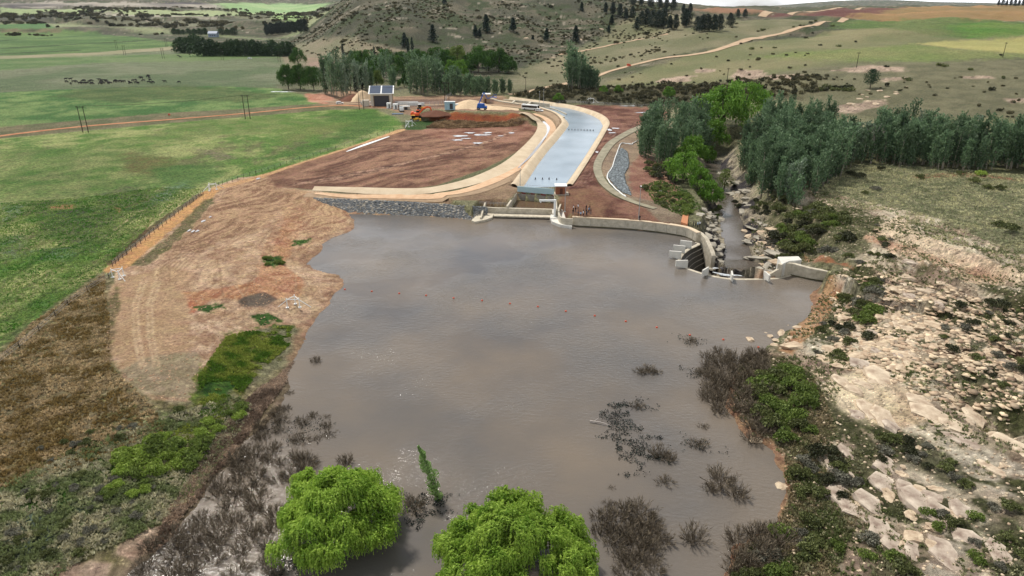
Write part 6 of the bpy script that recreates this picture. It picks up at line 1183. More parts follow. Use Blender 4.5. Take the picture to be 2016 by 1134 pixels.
for poly, n_, a, b_, lab, grp, sd in (([(1600, 740), (1700, 715), (1900, 790), (2016, 860), (2050, 980), (1850, 860), (1700, 840)], 24, 1.6, 3.6, 'broad flat sandstone slab of the bare pale rock sheet', 'slabs of the pale rock sheet', 51), ([(1640, 890), (1740, 900), (1880, 980), (1990, 1090), (1900, 1150), (1760, 1080), (1650, 1000)], 20, 1.6, 3.4, 'grey lichened bedrock slab on the lower right bank', 'lichened slabs on the lower right bank', 52), ([(1700, 520), (1780, 500), (1900, 560), (2016, 600), (2016, 680), (1880, 640), (1760, 600)], 30, 1.0, 2.8, 'pale tilted sandstone slab below the grassy shelf', 'slabs below the grassy shelf', 53), ([(1640, 600), (1720, 590), (1820, 650), (1800, 720), (1660, 700)], 26, .9, 2.0, 'pale sandstone slab behind the muddy lake corner', 'slabs behind the lake corner', 54)):
    for k, (x, y) in enumerate(fill(poly, n_, 1.7, sd)):
        o = link('flat_rock', SLM[k % 6], None, None, (x, y, H1(x, y) - .26)); o.rotation_euler = (rt.uniform(-.1, .1), rt.uniform(-.1, .1), 1.75 + rt.uniform(-.5, .5)); q = rt.uniform(a, b_); o.scale = (q * rt.uniform(.9, 1.3), q, min(q, 1.6) * rt.uniform(.6, 1.1))
        if sd == 52 or k % 5 == 0: o.material_slots[0].link = 'OBJECT'; o.material_slots[0].material = SLABG
        tag(o, lab, 'rock slab', grp)
# small rubble over rock and earth
rs = np.random.default_rng(44); 
SLABT = [tm(rock_mesh('sl', 70 + k, .28, 1, .8)) for k in range(5)]
for nm, P_, n_, a, b, ca, cb in (('ledge_rubble', GG([(1640, 560), (1760, 540), (2016, 600), (2016, 830), (1850, 790), (1640, 720)]), 2600, .15, .75, (206, 186, 156), (150, 126, 104)), ('rubble', RB, 12000, .05, .26, (206, 188, 160), (140, 120, 100)), ('earth_clods', GG(EARTH), 6000, .05, .2, (190, 160, 128), (150, 116, 90))):
    xs = rs.uniform(min(p[0] for p in P_), min(130, max(p[0] for p in P_)), n_ * 2); ys = rs.uniform(max(48, min(p[1] for p in P_)), max(p[1] for p in P_), n_ * 2); kq = inside(xs, ys, P_) & (sdp(xs, ys, LAKE) > .3); xs, ys = xs[kq][:n_], ys[kq][:n_]; n2 = len(xs); t = rs.random((n2, 1))
    tag(scatter_mesh(nm, SLABT if nm == 'ledge_rubble' else STONES, np.column_stack([xs, ys, height(xs, ys)]), rs.uniform(a, b, n2), rs.random(n2) * 6.28, np.array(lin(*ca)) * t + np.array(lin(*cb)) * (1 - t), ATM), kind='stuff')
# ---------------- things ----------------
ORANGE = mat('orange_plastic', lin(196, 80, 52), .5, var=.05)
for k, (px, py) in enumerate([(679, 570), (732, 574), (786, 578), (839, 582), (893, 587), (949, 592), (1004, 598), (1059, 604), (1114, 613), (1171, 622), (1232, 633), (1293, 645), (1424, 669), (1493, 684), (1358, 660)]):
    x, y = Pz(px, py, 0); m = MB(); m.tube([(x, y, -.15), (x, y, -.06), (x, y, .06), (x, y, .18), (x, y, .23)], [.12, .2, .24, .17, .05], 10)
    tag(m.build('buoy', ORANGE, smooth=True), 'small orange buoy in the line of floats crossing the lake', 'buoy', 'orange buoys across the lake')
def lamp(px, py, h, lab):
    x, y = Pz(px, py, 2.9); o = tag(empty('lamp_mast', (x, y, 2.7)), lab, 'lamp mast'); m = MB(); m.tube([(0, 0, 0), (0, 0, h * .5), (0, 0, h)], [.13, .1, .06], 8); m.box((0, 0, .1), (.5, .5, .2)); m.build('pole', STEEL, o); m = MB(); m.box((0, -.3, h), (.3, .8, .12)); m.build('lamp_head', WHITE, o)
lamp(1257, 432, 10, 'tall thin grey lamp mast standing behind the long dam wall'); lamp(1112, 416, 8, 'thin grey lamp mast just right of the kiosk'); lamp(1024, 372, 7.5, 'thin grey lamp mast at the lower left corner of the canal')
for px, py, lab in ((1062, 210, 'left one of two lamp masts beside the canal head'), (1070, 206, 'right one of two lamp masts beside the canal head')): lamp(px, py, 9, lab)
# power poles
POLEM = mat('tarred_pole', lin(50, 42, 36), .9, var=.2)
def twin(px, py, lab, h=12.5, gap=2.6, single=False):
    x, y, z = G(px, py); o = tag(empty('power_pole', (x, y, z)), lab, 'power pole')
    for s_ in ((0,) if single else (-1, 1)): m = MB(); m.tube([(s_ * gap / 2, 0, -1), (s_ * gap / 2, 0, h)], [.2, .14], 6); m.build('pole', POLEM, o)
    m = MB(); m.box((0, 0, h - .6), (gap + 1.6, .16, .2)); 
    for s_ in (-1, 0, 1): m.tube([(s_ * (gap + 1.2) / 2, 0, h - .5), (s_ * (gap + 1.2) / 2, 0, h - .1)], .09, 5)
    m.build('crossarm', POLEM, o); return (x, y, z + h)
pw = [twin(169, 261, 'twin dark power pole beside the orange track, nearest the left edge'), twin(488, 234, 'twin dark power pole beside the orange track, near the middle of the field'), twin(712, 216, 'twin power pole just left of the pump house'), twin(880, 205, 'twin power pole right of the pump house yard', 13)]
for k, (px, py) in enumerate([(246, 109), (322, 116), (438, 118), (550, 122), (230, 96), (328, 92)]): twin(px, py, 'faint distant power pole in the far fields, ' + ('left end', 'second from left', 'third', 'rightmost near the trees', 'behind the tan strip, left', 'behind the tan strip, right')[k], 11, 2.2)
for px, py, lab in ((1431, 163, 'single pole standing in front of the pink rock patch'), (1686, 133, 'single pole on the slope above the pale ledges'), (1974, 113, 'leaning single pole near the right edge by the tan field'), (1035, 178, 'single pole beyond the canal head by the gravel road')): pw.append(twin(px, py, lab, 9.5, .5, True))
m = MB()
for a, b in ((0, 1), (1, 2), (2, 3)):
    for s_ in (-1.6, 0, 1.6):
        p, q = pw[a], pw[b]; m.tube([(p[0] * (1 - t) + q[0] * t + s_, p[1] * (1 - t) + q[1] * t, p[2] * (1 - t) + q[2] * t - 5 * t * (1 - t)) for t in np.linspace(0, 1, 12)], .025, 3)
tag(m.build('power_line', POLEM), 'thin sagging power wires strung between the twin poles', 'wires')
# fences
def fence(pts, step, h, lab, post=.07, z=None, mesh=False):
    pl = dens(smooth_line(GG(pts), 6), max(2, int(sum(math.dist(a, b) for a, b in zip(GG(pts), GG(pts)[1:])) / step))); o = tag(empty('fence', (pl[0][0], pl[0][1], H1(*pl[0]))), lab, 'fence'); P_ = [(x, y, H1(x, y)) for x, y in pl]
    for x, y, z_ in P_[:95]: m = MB(); m.tube([(x, y, z_ - .2), (x, y, z_ + h)], post, 5); child(m.build('post', POLEM if not mesh else STEEL), o)
    m = MB()
    for f_ in ((.35, .7, .95) if not mesh else (.1, .35, .6, .8, 1)): m.tube([(x, y, z_ + h * f_) for x, y, z_ in P_], .018 if not mesh else .03, 3)
    child(m.build('wire', STEEL), o)
fence([(222, 525), (320, 446), (400, 382)], 2.6, 1.4, 'post and wire fence along the orange path on the left bank'); fence([(424, 368), (520, 338), (640, 300), (775, 258)], 4, 1.4, 'post and wire fence between crop field and silt basin')
fence([(0, 715), (60, 668), (110, 625), (150, 590), (215, 548)], 5, 1.3, 'sparse old wire fence between the crop and the brown grass')
fence([(712, 207), (800, 209), (870, 207), (878, 196), (880, 184), (760, 182), (708, 190), (712, 207)], 4, 2.4, 'tall mesh security fence enclosing the pump house yard', .1, mesh=True)
fence([(1040, 208), (1100, 206), (1200, 208), (1310, 212)], 7, 1.8, 'long thin fence beyond the head of the canal', .07)
# white strainer frames of the fences
def strainer(px, py, rz, sc, lab, brace=2):
    x, y, z = G(px, py); o = tag(empty('strainer_frame', (x, y, z), rz, sc), lab, 'fence frame')
    for p in ((0, 0), (2.2, 0), (1.1, 1.6)): m = MB(); m.tube([(p[0], p[1], -.2), (p[0], p[1], 1.9)], .09, 6); m.box((p[0], p[1], .05), (.5, .5, .12)); m.build('post', WHITE, o)
    m = MB(); m.tube([(0, 0, 1.6), (2.2, 0, 1.6)], .07, 6); m.tube([(0, 0, 1.6), (1.1, 1.6, 1.6)], .07, 6); m.tube([(2.2, 0, 1.6), (1.1, 1.6, 1.6)], .07, 6); m.build('rail', WHITE, o)
    m = MB(); m.tube([(2.2, 0, 1.5), (4.2, -.2, .05)], .07, 6); m.tube([(0, 0, 1.5), (-1.8 if brace == 2 else -.2, .3 if brace == 2 else -1.9, .05)], .07, 6); m.build('brace', WHITE, o)
strainer(222, 546, -.5, 1.15, 'white steel fence frame at the near end of the orange path'); strainer(412, 376, .9, 1.2, 'white steel fence frame at the far end of the orange path'); strainer(566, 606, .1, 1.15, 'white steel fence frame standing alone near the waterline'); strainer(805, 250, 1.2, 1.6, 'white steel frame at the corner of the silt basin'); strainer(1158, 202, 0, 1.5, 'white steel frame in grass beyond the canal')
# pump house
x, y, z = G(752, 209); ph = tag(empty('pump_house', (x, y, z), .12), 'pale pump house with blue-grey sloping panel roof in the fenced yard', 'building')
WALLM = mat('plaster_wall', lin(186, 176, 160), .85, var=.08); ROOFP = mat('solar_panel_blue', lin(52, 66, 86), .3, var=.1); BRK = mat('tan_brick', lin(160, 134, 106), .9, var=.15, scale=6)
m = MB(); m.prism([(-6.5, 0), (6.5, 0), (6.5, 7.5), (-6.5, 7.5)], 9, T=Matrix.Translation((0, 4.5, 0))); m.build('wall', BRK, ph)
m = MB()
for cx in (-5.6, 5.6): m.box((cx, -.6, 3.7), (1.6, 1.0, 7.4))
m.box((0, -.5, 6.9), (12.8, .9, 1.2)); m.build('portal', WALLM, ph)
m = MB(); m.box((0, -.06, 3.0), (8.8, .1, 6)); dr = m.build('door', mat('dark_opening', lin(60, 58, 60), .6), ph)
m = MB(); m.prism([(-1.6, 7.2), (10.4, 10.6), (10.4, 10.9), (-1.6, 7.5)], 15.0, T=Matrix.Rotation(R(90), 4, 'Z')); rf = m.build('roof', WHITE, ph)
for cx in (-3.6, 3.6): m = MB(); m.prism([(-1.2, 7.66), (10.0, 10.83), (10.0, 10.93), (-1.2, 7.76)], 6.4, T=Matrix.Translation((cx, 0, 0)) @ Matrix.Rotation(R(90), 4, 'Z')); q = m.build('solar_panel', ROOFP, rf)
m = MB(); m.box((-9.5, 1, 1.8), (4, 4, 3.6)); m.build('side_room', WALLM, ph)
m = MB(); m.box((14, 6, 1.0), (14, 1, 2.0)); m.box((20, 3, .9), (10, .8, 1.8)); tq = m.build('basin_wall', mat('pale_grey_wall', lin(190, 190, 186), .8), None); tq.location = (x, y, z); tag(tq, 'low pale grey basin walls right of the pump house', 'wall')
def cone_heap(px, py, r1, h, m_, lab):
    x, y, z = G(px, py); n_ = 40; v = [(0, 0, h)]; f = []; rr_ = [(.25, .84), (.5, .55), (.75, .27), (1, 0), (1.06, -.15)]
    for q, zz in rr_:
        for k in range(n_): a = k / n_ * 6.283; w_ = 1 + .12 * math.sin(3 * a + 1) + .05 * math.sin(7 * a + q * 4); v.append((math.cos(a) * r1 * q * w_, math.sin(a) * r1 * q * w_ * .8, h * zz))
    me = bpy.data.meshes.new('heap'); f = [(0, 1 + k, 1 + (k + 1) % n_) for k in range(n_)] + [(1 + i * n_ + k, 1 + (i + 1) * n_ + k, 1 + (i + 1) * n_ + (k + 1) % n_, 1 + i * n_ + (k + 1) % n_) for i in range(4) for k in range(n_)]
    me.from_pydata(v, [], f); o = link('sand_heap', me, m_, None, (x, y, z)); return tag(o, lab, 'heap')
SANDH = mat('pale_sand', lin(206, 180, 146), .95, scale=.6, bump=.1); SOILH = mat('brown_soil', lin(104, 66, 48), .95, scale=.8, bump=.2)
cone_heap(714, 198, 9, 6.5, SANDH, 'pale conical sand heap left of the pump house'); cone_heap(700, 196, 12, 3.5, SOILH, 'brown soil bank behind the sand heap'); cone_heap(925, 213, 15, 5, SANDH, 'long low pale sand heap left of the blue lift'); cone_heap(975, 216, 13, 2.2, SANDH, 'flat pale sand spread right of the blue lift'); cone_heap(858, 225, 9, 2.2, SOILH, 'dark soil heap beside the orange excavator'); cone_heap(638, 193, 6, 1.6, mat('pink_soil', lin(176, 128, 104), .95, bump=.2), 'pinkish soil heap at the yard entrance')
# little hut at the head of the canal
x, y, z = G(958, 202); hu = tag(empty('control_hut', (x, y, z)), 'small brick hut with white roof at the head of the canal', 'hut')
m = MB(); m.box((0, 0, 2.6), (4.2, 4, 5)); m.build('wall', BRK, hu); m = MB(); m.box((0, 0, 5.3), (5.2, 4.8, .4)); m.build('roof', WHITE, hu); m = MB(); m.box((-.6, -2.05, 1.3), (1.2, .1, 2.4)); m.build('door', MATS['dark_brown_door'], hu)
# distant farmhouse
x, y, z = G(421, 73); fh = tag(empty('farmhouse', (x, y, z)), 'distant grey-blue farmhouse in front of dark trees at the valley head', 'building')
m = MB(); m.box((0, 0, 3.2), (15, 10, 6.4)); m.build('wall', mat('grey_blue_wall', lin(134, 146, 160), .7), fh); m = MB(); m.prism([(-5.6, 6.2), (5.6, 6.2), (0, 10)], 16.5, T=Matrix.Rotation(R(90), 4, 'Z')); m.build('roof', mat('slate_blue_roof', lin(96, 112, 134), .5), fh)
for cx in (-4, 0, 4): m = MB(); m.box((cx, -5.05, 3), (1.8, .1, 2)); m.build('window', MATS['dark_opening'], fh)
x, y, z = G(445, 107); sh = tag(empty('field_shed', (x, y, z)), 'tiny pale blue shed in front of the far tree belt', 'shed'); m = MB(); m.box((0, 0, 1.6), (7, 4, 3.2)); m.build('wall', mat('pale_blue_wall', lin(176, 196, 210), .7), sh); m = MB(); m.prism([(-2.4, 3.1), (2.4, 3.1), (0, 4.4)], 7.6, T=Matrix.Rotation(R(90), 4, 'Z')); m.build('roof', WHITE, sh)
# vehicles
GLS = mat('dark_glass', lin(24, 28, 34), .1, var=0, spec=.6); TYRE = mat('black_tyre', lin(24, 24, 24), .9, var=.05); RIM = mat('wheel_rim', lin(150, 150, 150), .4, metal=.5)
def wheel(root, x, y, r_, w_=.25, nm='wheel'):
    m = MB(); m.tube([(x, y - w_ / 2, r_), (x, y + w_ / 2, r_)], r_, 14); o = m.build(nm, TYRE, root); m = MB(); m.tube([(x, y - w_ / 2 - .015, r_), (x, y + w_ / 2 + .015, r_)], r_ * .55, 10); m.build('rim', RIM, o)
def car(px, py, rz, lab, m_=WHITE, pick=False):
    x, y, z = G(px, py); o = tag(empty('pickup_truck' if pick else 'parked_car', (x, y, z + .05), rz), lab, 'pickup' if pick else 'car')
    prof = [(-2.3, .35), (2.2, .35), (2.3, .8), (1.2, 1.0), (.6, 1.55), (-1.6, 1.6), (-2.25, 1.05)] if not pick else [(-2.7, .45), (2.5, .45), (2.6, .95), (1.4, 1.15), (.8, 1.8), (-.6, 1.82), (-.8, 1.15), (-2.7, 1.15)]
    m = MB(); m.prism(prof, 1.8); m.build('body', m_, o, bev=.08)
    a, b = (1.1, -1.9) if not pick else (1.25, -.62); m = MB(); m.prism([(a - .1, 1.04), (a - .55, 1.48), (b + .35, 1.5), (b, 1.08)] if not pick else [(a - .1, 1.22), (a - .5, 1.72), (b + .1, 1.72), (b, 1.22)], 1.84); m.prism([(a + .12, 1.08), (a - .42, 1.56), (a - .5, 1.5), (a, 1.04)], 1.5); m.build('window', GLS, o)
    for sx in (-1.45, 1.45):
        for sy in (-.82, .82): wheel(o, sx * (1.1 if pick else 1), sy, .36 if pick else .33)
    for sy in (-.65, .65): m = MB(); m.box((2.28, sy, .75), (.08, .3, .15)); m.build('headlight', mat('headlight_glass', lin(230, 230, 220), .2), o)
car(669, 205, .2, 'white car parked at the yard entrance, nearer of two'); car(694, 197, .1, 'white car parked beside the sand heap'); car(1062, 220, -.5, 'white car parked behind the white and black bus'); car(492, 116, 0, 'tiny pale car in the far field near the tree belt')
x, y, z = G(1044, 217); bu = tag(empty('coach_bus', (x, y, z + .1), R(-28)), 'white coach with black window band parked beside the canal head', 'bus')
m = MB(); m.prism([(-5.2, .4), (5.2, .4), (5.3, 1.4), (5.0, 3.1), (-5.2, 3.1)], 2.4); m.build('body', WHITE, bu, bev=.12)
m = MB(); m.prism([(-4.8, 1.5), (5.0, 1.5), (4.85, 2.6), (-4.8, 2.6)], 2.46); m.build('window', GLS, bu); m = MB(); m.prism([(5.2, 1.3), (5.33, 1.3), (5.1, 2.8), (4.95, 2.8)], 2.1); m.build('windscreen', GLS, bu)
m = MB(); m.box((-4.2, 0, 3.18), (1.6, 1.6, .25)); m.build('roof_vent', WHITE, bu)
for sx in (-3.2, 3.4):
    for sy in (-1.1, 1.1): wheel(bu, sx, sy, .48, .3)
def tracks(o, l_, w_, off):
    for s_ in (-1, 1): m = MB(); m.prism([(-l_ / 2, .35), (-l_ / 2 + .4, 0), (l_ / 2 - .4, 0), (l_ / 2, .35), (l_ / 2, .6), (l_ / 2 - .4, .9), (-l_ / 2 + .4, .9), (-l_ / 2, .6)], w_, T=Matrix.Translation((0, s_ * off, 0))); m.build('track', TYRE, o)
EXO = mat('orange_machine_paint', lin(222, 92, 44), .5, var=.06); YEL = mat('yellow_machine_paint', lin(222, 164, 52), .5, var=.06); BLU = mat('blue_machine_paint', lin(44, 92, 168), .5, var=.06)
def boom(o, pts, w_, nm, m_): m = MB(); m.tube(pts, w_, 6); m.build(nm, m_, o)
x, y, z = G(820, 232); ex = tag(empty('excavator', (x, y, z), .1, 1.15), 'orange tracked excavator with raised bent arm beside the soil heap', 'excavator')
tracks(ex, 4.2, .7, 1.2); m = MB(); m.box((-.6, 0, 1.7), (4, 2.8, 1.2)); m.prism([(-2.6, 1.2), (-1.2, 1.2), (-1.2, 2.9), (-2.4, 2.7)], 2.7); m.build('body', EXO, ex, bev=.08); m = MB(); m.box((.7, .8, 2.6), (1.5, 1.1, 1.7)); cb = m.build('cab', EXO, ex, bev=.05); m = MB(); m.box((.75, .8, 2.75), (1.56, 1.16, 1.0)); m.build('window', GLS, cb)
boom(ex, [(1.2, -.3, 1.9), (3.2, -.3, 4.2), (5.2, -.3, 4.9), (6.6, -.3, 4.6)], [.4, .45, .4, .3], 'boom', EXO); boom(ex, [(6.5, -.3, 4.8), (7.0, -.3, 3.2), (6.9, -.3, 1.6)], [.34, .3, .22], 'stick', EXO); m = MB(); m.prism([(6.3, .3), (7.3, .4), (7.5, 1.4), (6.7, 1.6)], 1.1, T=Matrix.Translation((0, -.3, 0))); m.build('bucket', TYRE, ex)
x, y, z = G(818, 236); bh = tag(empty('backhoe_loader', (x, y - 4, z), .2), 'yellow and black loader parked in front of the orange excavator', 'loader')
m = MB(); m.prism([(-1.8, .7), (2.2, .7), (2.2, 1.5), (.6, 1.6), (-1.8, 1.6)], 1.5); m.build('body', YEL, bh, bev=.05); m = MB(); m.box((-.6, 0, 2.2), (1.7, 1.5, 1.5)); cb = m.build('cab', TYRE, bh); m = MB(); m.box((-.6, 0, 3.0), (1.9, 1.7, .15)); m.build('roof', YEL, bh); m = MB(); m.prism([(2.8, .2), (3.6, .3), (3.2, 1.2), (2.8, 1.1)], 2.3); m.build('bucket', YEL, bh)
for s_ in (-1, 1): boom(bh, [(.8, s_ * .7, 1.5), (2.2, s_ * .7, 1.5), (2.9, s_ * .7, .7)], .12, 'arm', YEL); wheel(bh, -1.3, s_ * .95, .75, .4); wheel(bh, 1.7, s_ * .95, .5, .35)
x, y, z = G(829, 218); tr = tag(empty('tractor', (x, y, z), .4), 'yellow and white tractor parked behind the orange excavator', 'tractor')
m = MB(); m.prism([(-1.2, .9), (2.4, .9), (2.4, 1.9), (.2, 2.0), (-1.2, 1.9)], 1.4); m.build('body', YEL, tr, bev=.05); m = MB(); m.box((-.7, 0, 2.6), (1.6, 1.6, 1.5)); m.build('cab', GLS, tr); m = MB(); m.box((-.7, 0, 3.45), (1.8, 1.8, .2)); m.build('roof', WHITE, tr)
for s_ in (-1, 1): wheel(tr, -1, s_ * 1.0, .9, .45); wheel(tr, 1.8, s_ * .85, .5, .35)
x, y, z = G(949, 216); bl = tag(empty('boom_lift', (x, y, z), -.1, 1.25), 'blue articulated boom lift with folded arm near the canal head', 'lift')
m = MB(); m.box((0, 0, 1.1), (4.2, 2.2, .9)); m.prism([(-2, 1.5), (1.2, 1.5), (1.0, 2.6), (-1.8, 2.6)], 1.9); m.build('body', BLU, bl, bev=.06)
for sx in (-1.5, 1.5):
    for sy in (-1.15, 1.15): wheel(bl, sx, sy, .55, .4)
boom(bl, [(-1.4, .2, 2.4), (.9, .2, 7.2)], .24, 'lower_boom', BLU); boom(bl, [(.9, .2, 7.2), (2.4, .2, 4.6), (5.0, .2, 5.6)], .22, 'upper_boom', BLU)
m = MB(); m.box((5.6, .2, 5.2), (1.3, 1.8, .12))
for a in (-.6, .6):
    for b in (-.85, .85): m.box((5.6 + a, .2 + b, 5.8), (.07, .07, 1.1))
for b in (-.85, .85): m.box((5.6, .2 + b, 6.3), (1.3, .07, .07))
m.build('basket', BLU, bl)
# site boards, cabins, tanks
for px, py, sx, sz, m_, nm, lab, cat in ((886, 216, 5.5, 4.2, mat('site_blue_grey', lin(150, 178, 186), .5), 'storage_container', 'tall pale blue-grey container panel right of the machines', 'container'), (899, 214, 4, 2.6, MATS['site_blue_grey'], 'storage_container', 'low pale blue box right of the taller panel', 'container'), (766, 213, 2.4, 3, WHITE, 'site_cabin', 'white upright cabin left in the machine yard', 'cabin'), (779, 215, 2.6, 3, WHITE, 'site_cabin', 'white upright cabin second from the left in the machine yard', 'cabin'), (797, 216, 6, 2.0, MATS['plaster_wall'], 'building_materials', 'pale heap of sheeted building materials behind the machines', 'materials'), (740, 207, 5, 4, mat('grey_door', lin(120, 124, 128), .6), 'site_cabin', 'grey cabin in front of the pump house doorway', 'cabin')):
    x, y, z = G(px, py); o = tag(empty(nm, (x, y, z)), lab, cat); m = MB(); m.box((0, 0, sz / 2), (sx, 2.4, sz)); m.build('box', m_, o, bev=.08); m = MB(); m.box((0, 0, sz + .06), (sx + .2, 2.6, .12)); m.build('lid', WHITE, o); m = MB(); m.box((sx * .15, -1.23, sz * .45), (sx * .3, .05, sz * .7)); m.build('door', MATS['dark_opening'], o)
x, y, z = G(790, 219); o = tag(empty('dump_truck', (x, y, z), -1.3), 'dark site truck seen end-on with white sides between cabin and excavator', 'truck'); m = MB(); m.prism([(-2.6, 1), (1, 1), (1.2, 2.6), (-2.9, 2.6)], 2.3); m.build('tipper', TYRE, o); m = MB(); m.prism([(1.3, .7), (3, .7), (3, 1.6), (2.6, 2.7), (1.3, 2.7)], 2.2); m.build('cab', WHITE, o, bev=.05)
for sx in (-1.8, -.6, 2.2):
    for sy in (-1, 1): wheel(o, sx, sy, .5, .3)
x, y, z = G(798, 224); m = MB()
for k in range(5): m.tube([(-3, k * .5, .25), (3, k * .5 + .4, .25)], .22, 6)
o = m.build('pipe_stack', mat('blue_grey_pipe', lin(120, 136, 156), .5)); o.location = (x - 4, y - 3, z); tag(o, 'low stack of blue-grey pipes left of the orange excavator', 'pipes')
for px, py, lab in ((1238, 131, 'orange vehicle on the gravel road beside dark bushes'), (334, 229, 'orange marker on the verge of the dirt track')):
    x, y, z = G(px, py); m = MB(); m.prism([(-1.6, .3), (1.6, .3), (1.7, 1.1), (.8, 1.3), (.5, 2.0), (-1.6, 2.0)], 1.7); q = m.build('orange_van' if 'vehicle' in lab else 'orange_marker', ORANGE); q.location = (x, y, z + .3); 
    if 'marker' in lab: q.scale = (.3, .3, .6)
    tag(q, lab, 'van' if 'vehicle' in lab else 'marker')
# --- people and cattle grown from skeletons
def skin(name, verts, edges, rad, root=0, sub=1):
    me = bpy.data.meshes.new(name); me.from_pydata(verts, edges, []); o = bpy.data.objects.new(name, me); COL.objects.link(o); md = o.modifiers.new('s', 'SKIN'); sv = me.skin_vertices[0].data
    for k, r_ in enumerate(rad): sv[k].radius = (r_, r_) if not hasattr(r_, '__len__') else r_; sv[k].use_root = k == root
    m2 = o.modifiers.new('b', 'SUBSURF'); m2.levels = sub; m2.render_levels = sub
    dg = bpy.context.evaluated_depsgraph_get(); out = bpy.data.meshes.new_from_object(o.evaluated_get(dg)); bpy.data.objects.remove(o); out.name = name; out.polygons.foreach_set('use_smooth', [True] * len(out.polygons)); return out
def person_mesh(ph, arm):
    st = .09 + ph * .1; v = [(0, 0, .95), (0, .01, 1.15), (0, 0, 1.38), (0, 0, 1.5), (0, .02, 1.6), (0, .02, 1.72), (-.19, 0, 1.42), (-.25, .02, 1.15), (-.2 - arm * .05, .12 + arm * .12, .95 + arm * .2), (.19, 0, 1.42), (.26, 0, 1.15), (.25, .1, .9), (-.1, 0, .9), (-.11, st, .5), (-.11, st * .6, .07), (-.11, st * .6 + .14, .04), (.1, 0, .9), (.12, -st, .5), (.12, -st * 1.3, .07), (.12, -st * 1.3 + .14, .04)]
    e = [(0, 1), (1, 2), (2, 3), (3, 4), (4, 5), (2, 6), (6, 7), (7, 8), (2, 9), (9, 10), (10, 11), (0, 12), (12, 13), (13, 14), (14, 15), (0, 16), (16, 17), (17, 18), (18, 19)]
    r_ = [.15, .14, .17, .06, .095, .08, .075, .055, .04, .075, .055, .04, .1, .07, .05, .04, .1, .07, .05, .04]; return skin('body', v, e, r_, 0, 1)
PM = [person_mesh(0, 0), person_mesh(.6, 1), person_mesh(.2, .6)]
SK = mat('skin', lin(104, 72, 54), .6); HAIR = mat('dark_hair', lin(26, 22, 20), .9); CL = [mat('black_cloth', lin(26, 26, 30), .9), mat('white_cloth', lin(214, 216, 220), .9), mat('grey_cloth', lin(70, 74, 84), .9), mat('light_blue_cloth', lin(150, 172, 196), .9)]
for me in PM:
    for q in (SK, CL[0], CL[2]): me.materials.append(q)
    for p in me.polygons:
        c_ = p.center; p.material_index = 0 if c_.z > 1.52 or (c_.z < 1.02 and abs(c_.x) > .2 and c_.z > .8) else (1 if c_.z > .95 else 2)
hm = MB(); hm.tube([(0, .0, 1.68), (0, .0, 1.76), (0, .01, 1.83), (0, .01, 1.85)], [.1, .11, .08, .02], 10); hme = hm.build('hair', HAIR, smooth=True); hmesh = hme.data; bpy.data.objects.remove(hme)
def person(px, py, shirt, trou, lab, v=0, z=None):
    x, y, z_ = G(px, py) if z is None else (*Pz(px, py, z), z); o = link('person', PM[v], None, None, (x, y, z_)); o.rotation_euler.z = rt.random() * 6.28
    for s_, q in ((1, CL[shirt]), (2, CL[trou])): o.material_slots[s_].link = 'OBJECT'; o.material_slots[s_].material = q
    link('hair', hmesh, None, o); tag(o, lab, 'person', None); return o
nm = ['person in black', 'person in a white shirt', 'person in dark grey', 'person in a light blue shirt']
spots = [((1129, 413), 1, 'at the left end of the group on the dam'), ((1128, 423), 0, 'nearest the wall at the left end of the group'), ((1138, 411), 1, 'standing apart at the back left of the group'), ((1133, 416), 0, 'second from the left in the group'), ((1138, 424), 2, 'in the front row of the group, leftmost'), ((1143, 426), 3, 'in the front row of the group, left of centre'), ((1148, 426), 1, 'in the middle of the front row'), ((1149, 422), 0, 'just behind the middle of the group'), ((1154, 421), 0, 'right of the group middle'), ((1155, 427), 2, 'at the right of the front row'), ((1154, 413), 0, 'at the back of the group, right of centre'), ((1161, 412), 0, 'at the back right of the group'), ((1159, 417), 3, 'between the two people at the back right'), ((1163, 420), 0, 'at the far right end of the group'), ((1259, 433), 0, 'alone beside the tall lamp mast')]
for k, ((px, py), c_, wh) in enumerate(spots): person(px, py + 2, c_, 0 if c_ else 2, nm[c_] + ' ' + wh, k % 3)
for k, ((px, py), c_, wh) in enumerate([((1365, 447), 0, 'leftmost of those at the end of the dam wall'), ((1369, 447), 0, 'second from left at the end of the dam wall'), ((1373, 448), 3, 'in the middle at the end of the dam wall'), ((1377, 447), 1, 'rightmost at the end of the dam wall')]): person(px, py, c_, 0, nm[c_] + ' ' + wh, k % 3, 2.75)
cv_ = [(0, 0, 1.05), (.55, 0, 1.1), (-.6, 0, 1.08), (.95, 0, 1.25), (1.25, 0, 1.35), (1.6, 0, 1.2), (.55, .22, .9), (.55, .22, .5), (.52, .22, .05), (.55, -.22, .9), (.6, -.22, .5), (.6, -.22, .05), (-.65, .22, .95), (-.75, .22, .5), (-.68, .22, .05), (-.65, -.22, .95), (-.6, -.22, .5), (-.55, -.22, .05), (-.9, 0, 1.2), (-.98, 0, .7)]
ce = [(0, 1), (0, 2), (1, 3), (3, 4), (4, 5), (1, 6), (6, 7), (7, 8), (1, 9), (9, 10), (10, 11), (2, 12), (12, 13), (13, 14), (2, 15), (15, 16), (16, 17), (2, 18), (18, 19)]; crad = [.36, .34, .33, .2, .17, .1, .13, .08, .06, .13, .08, .06, .15, .08, .06, .15, .08, .06, .06, .04]
cg = list(cv_); cg[3] = (.95, 0, .95); cg[4] = (1.3, 0, .5); cg[5] = (1.5, 0, .25)
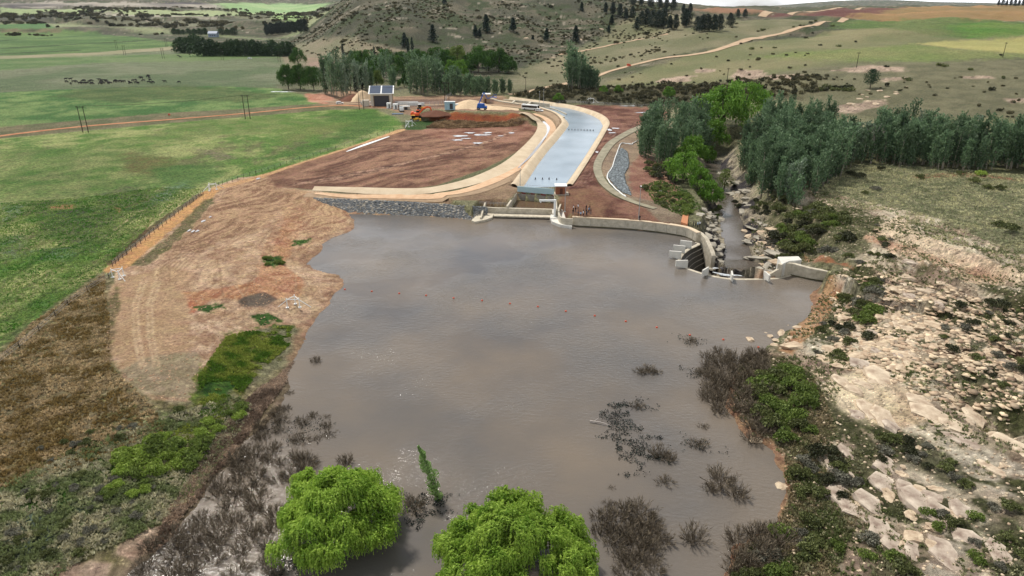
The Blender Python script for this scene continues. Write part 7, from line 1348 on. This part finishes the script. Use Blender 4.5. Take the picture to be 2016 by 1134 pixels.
CWM = [skin('cow', cv_, ce, crad), skin('cow', cg, ce, crad)]
BLK = mat('black_hide', lin(22, 20, 20), .8, var=.1)
for me in CWM: me.materials.append(BLK)
CP = [(130, 158), (131, 163), (139, 158), (140, 167), (145, 163), (151, 163), (158, 166), (164, 162), (167, 161), (163, 166), (168, 166), (171, 166), (176, 163), (180, 161), (182, 166), (181, 167), (196, 159), (199, 163), (201, 161), (197, 167), (200, 166), (204, 165), (208, 161), (211, 163), (214, 166), (218, 166), (226, 163), (228, 161), (232, 163), (237, 162), (241, 163), (245, 163), (255, 164), (258, 166), (262, 161), (268, 165), (272, 166), (268, 160), (278, 156), (283, 161), (291, 153), (294, 155), (296, 160), (293, 164), (298, 165), (302, 164), (325, 163), (353, 164), (352, 112), (355, 114), (279, 155), (292, 151)]
for k, (px, py) in enumerate(CP):
    x, y, z = G(px, py); o = link('cow', CWM[k % 2], None, None, (x, y, z)); o.rotation_euler.z = rt.choice((0, 3.14)) + rt.uniform(-.7, .7); o.scale = (1.35,) * 3; tag(o, 'black cow in the loose herd grazing on the far left pasture', 'cow', 'black cows on the far left pasture')
# driftwood on the weed patch
x, y = Pz(1182, 835, 0); m = MB(); m.tube([(x - 1.6, y + .5, .25), (x, y, .35), (x + 1.6, y - .7, .2)], [.12, .09, .03], 6); m.tube([(x - 1, y + .3, .3), (x - .2, y + .9, .5), (x + .6, y + .9, .3)], [.06, .04, .02], 5); tag(m.build('driftwood', GREYW), 'bleached broken branch lying on the dark weed patch', 'driftwood')

# ---------------- air ----------------
m = MB(); m.box((0, 5200, 470), (17000, 15600, 964)); hz_ = bpy.data.materials.new('thin_haze'); hz_.use_nodes = True; n = hz_.node_tree.nodes; n.remove(n['Principled BSDF'])
pv = n.new('ShaderNodeVolumePrincipled'); pv.inputs['Color'].default_value = (.80, .88, 1, 1); pv.inputs['Density'].default_value = .000015; pv.inputs['Anisotropy'].default_value = .2; hz_.node_tree.links.new(pv.outputs[0], n['Material Output'].inputs['Volume'])
tag(m.build('haze', hz_), kind='stuff')
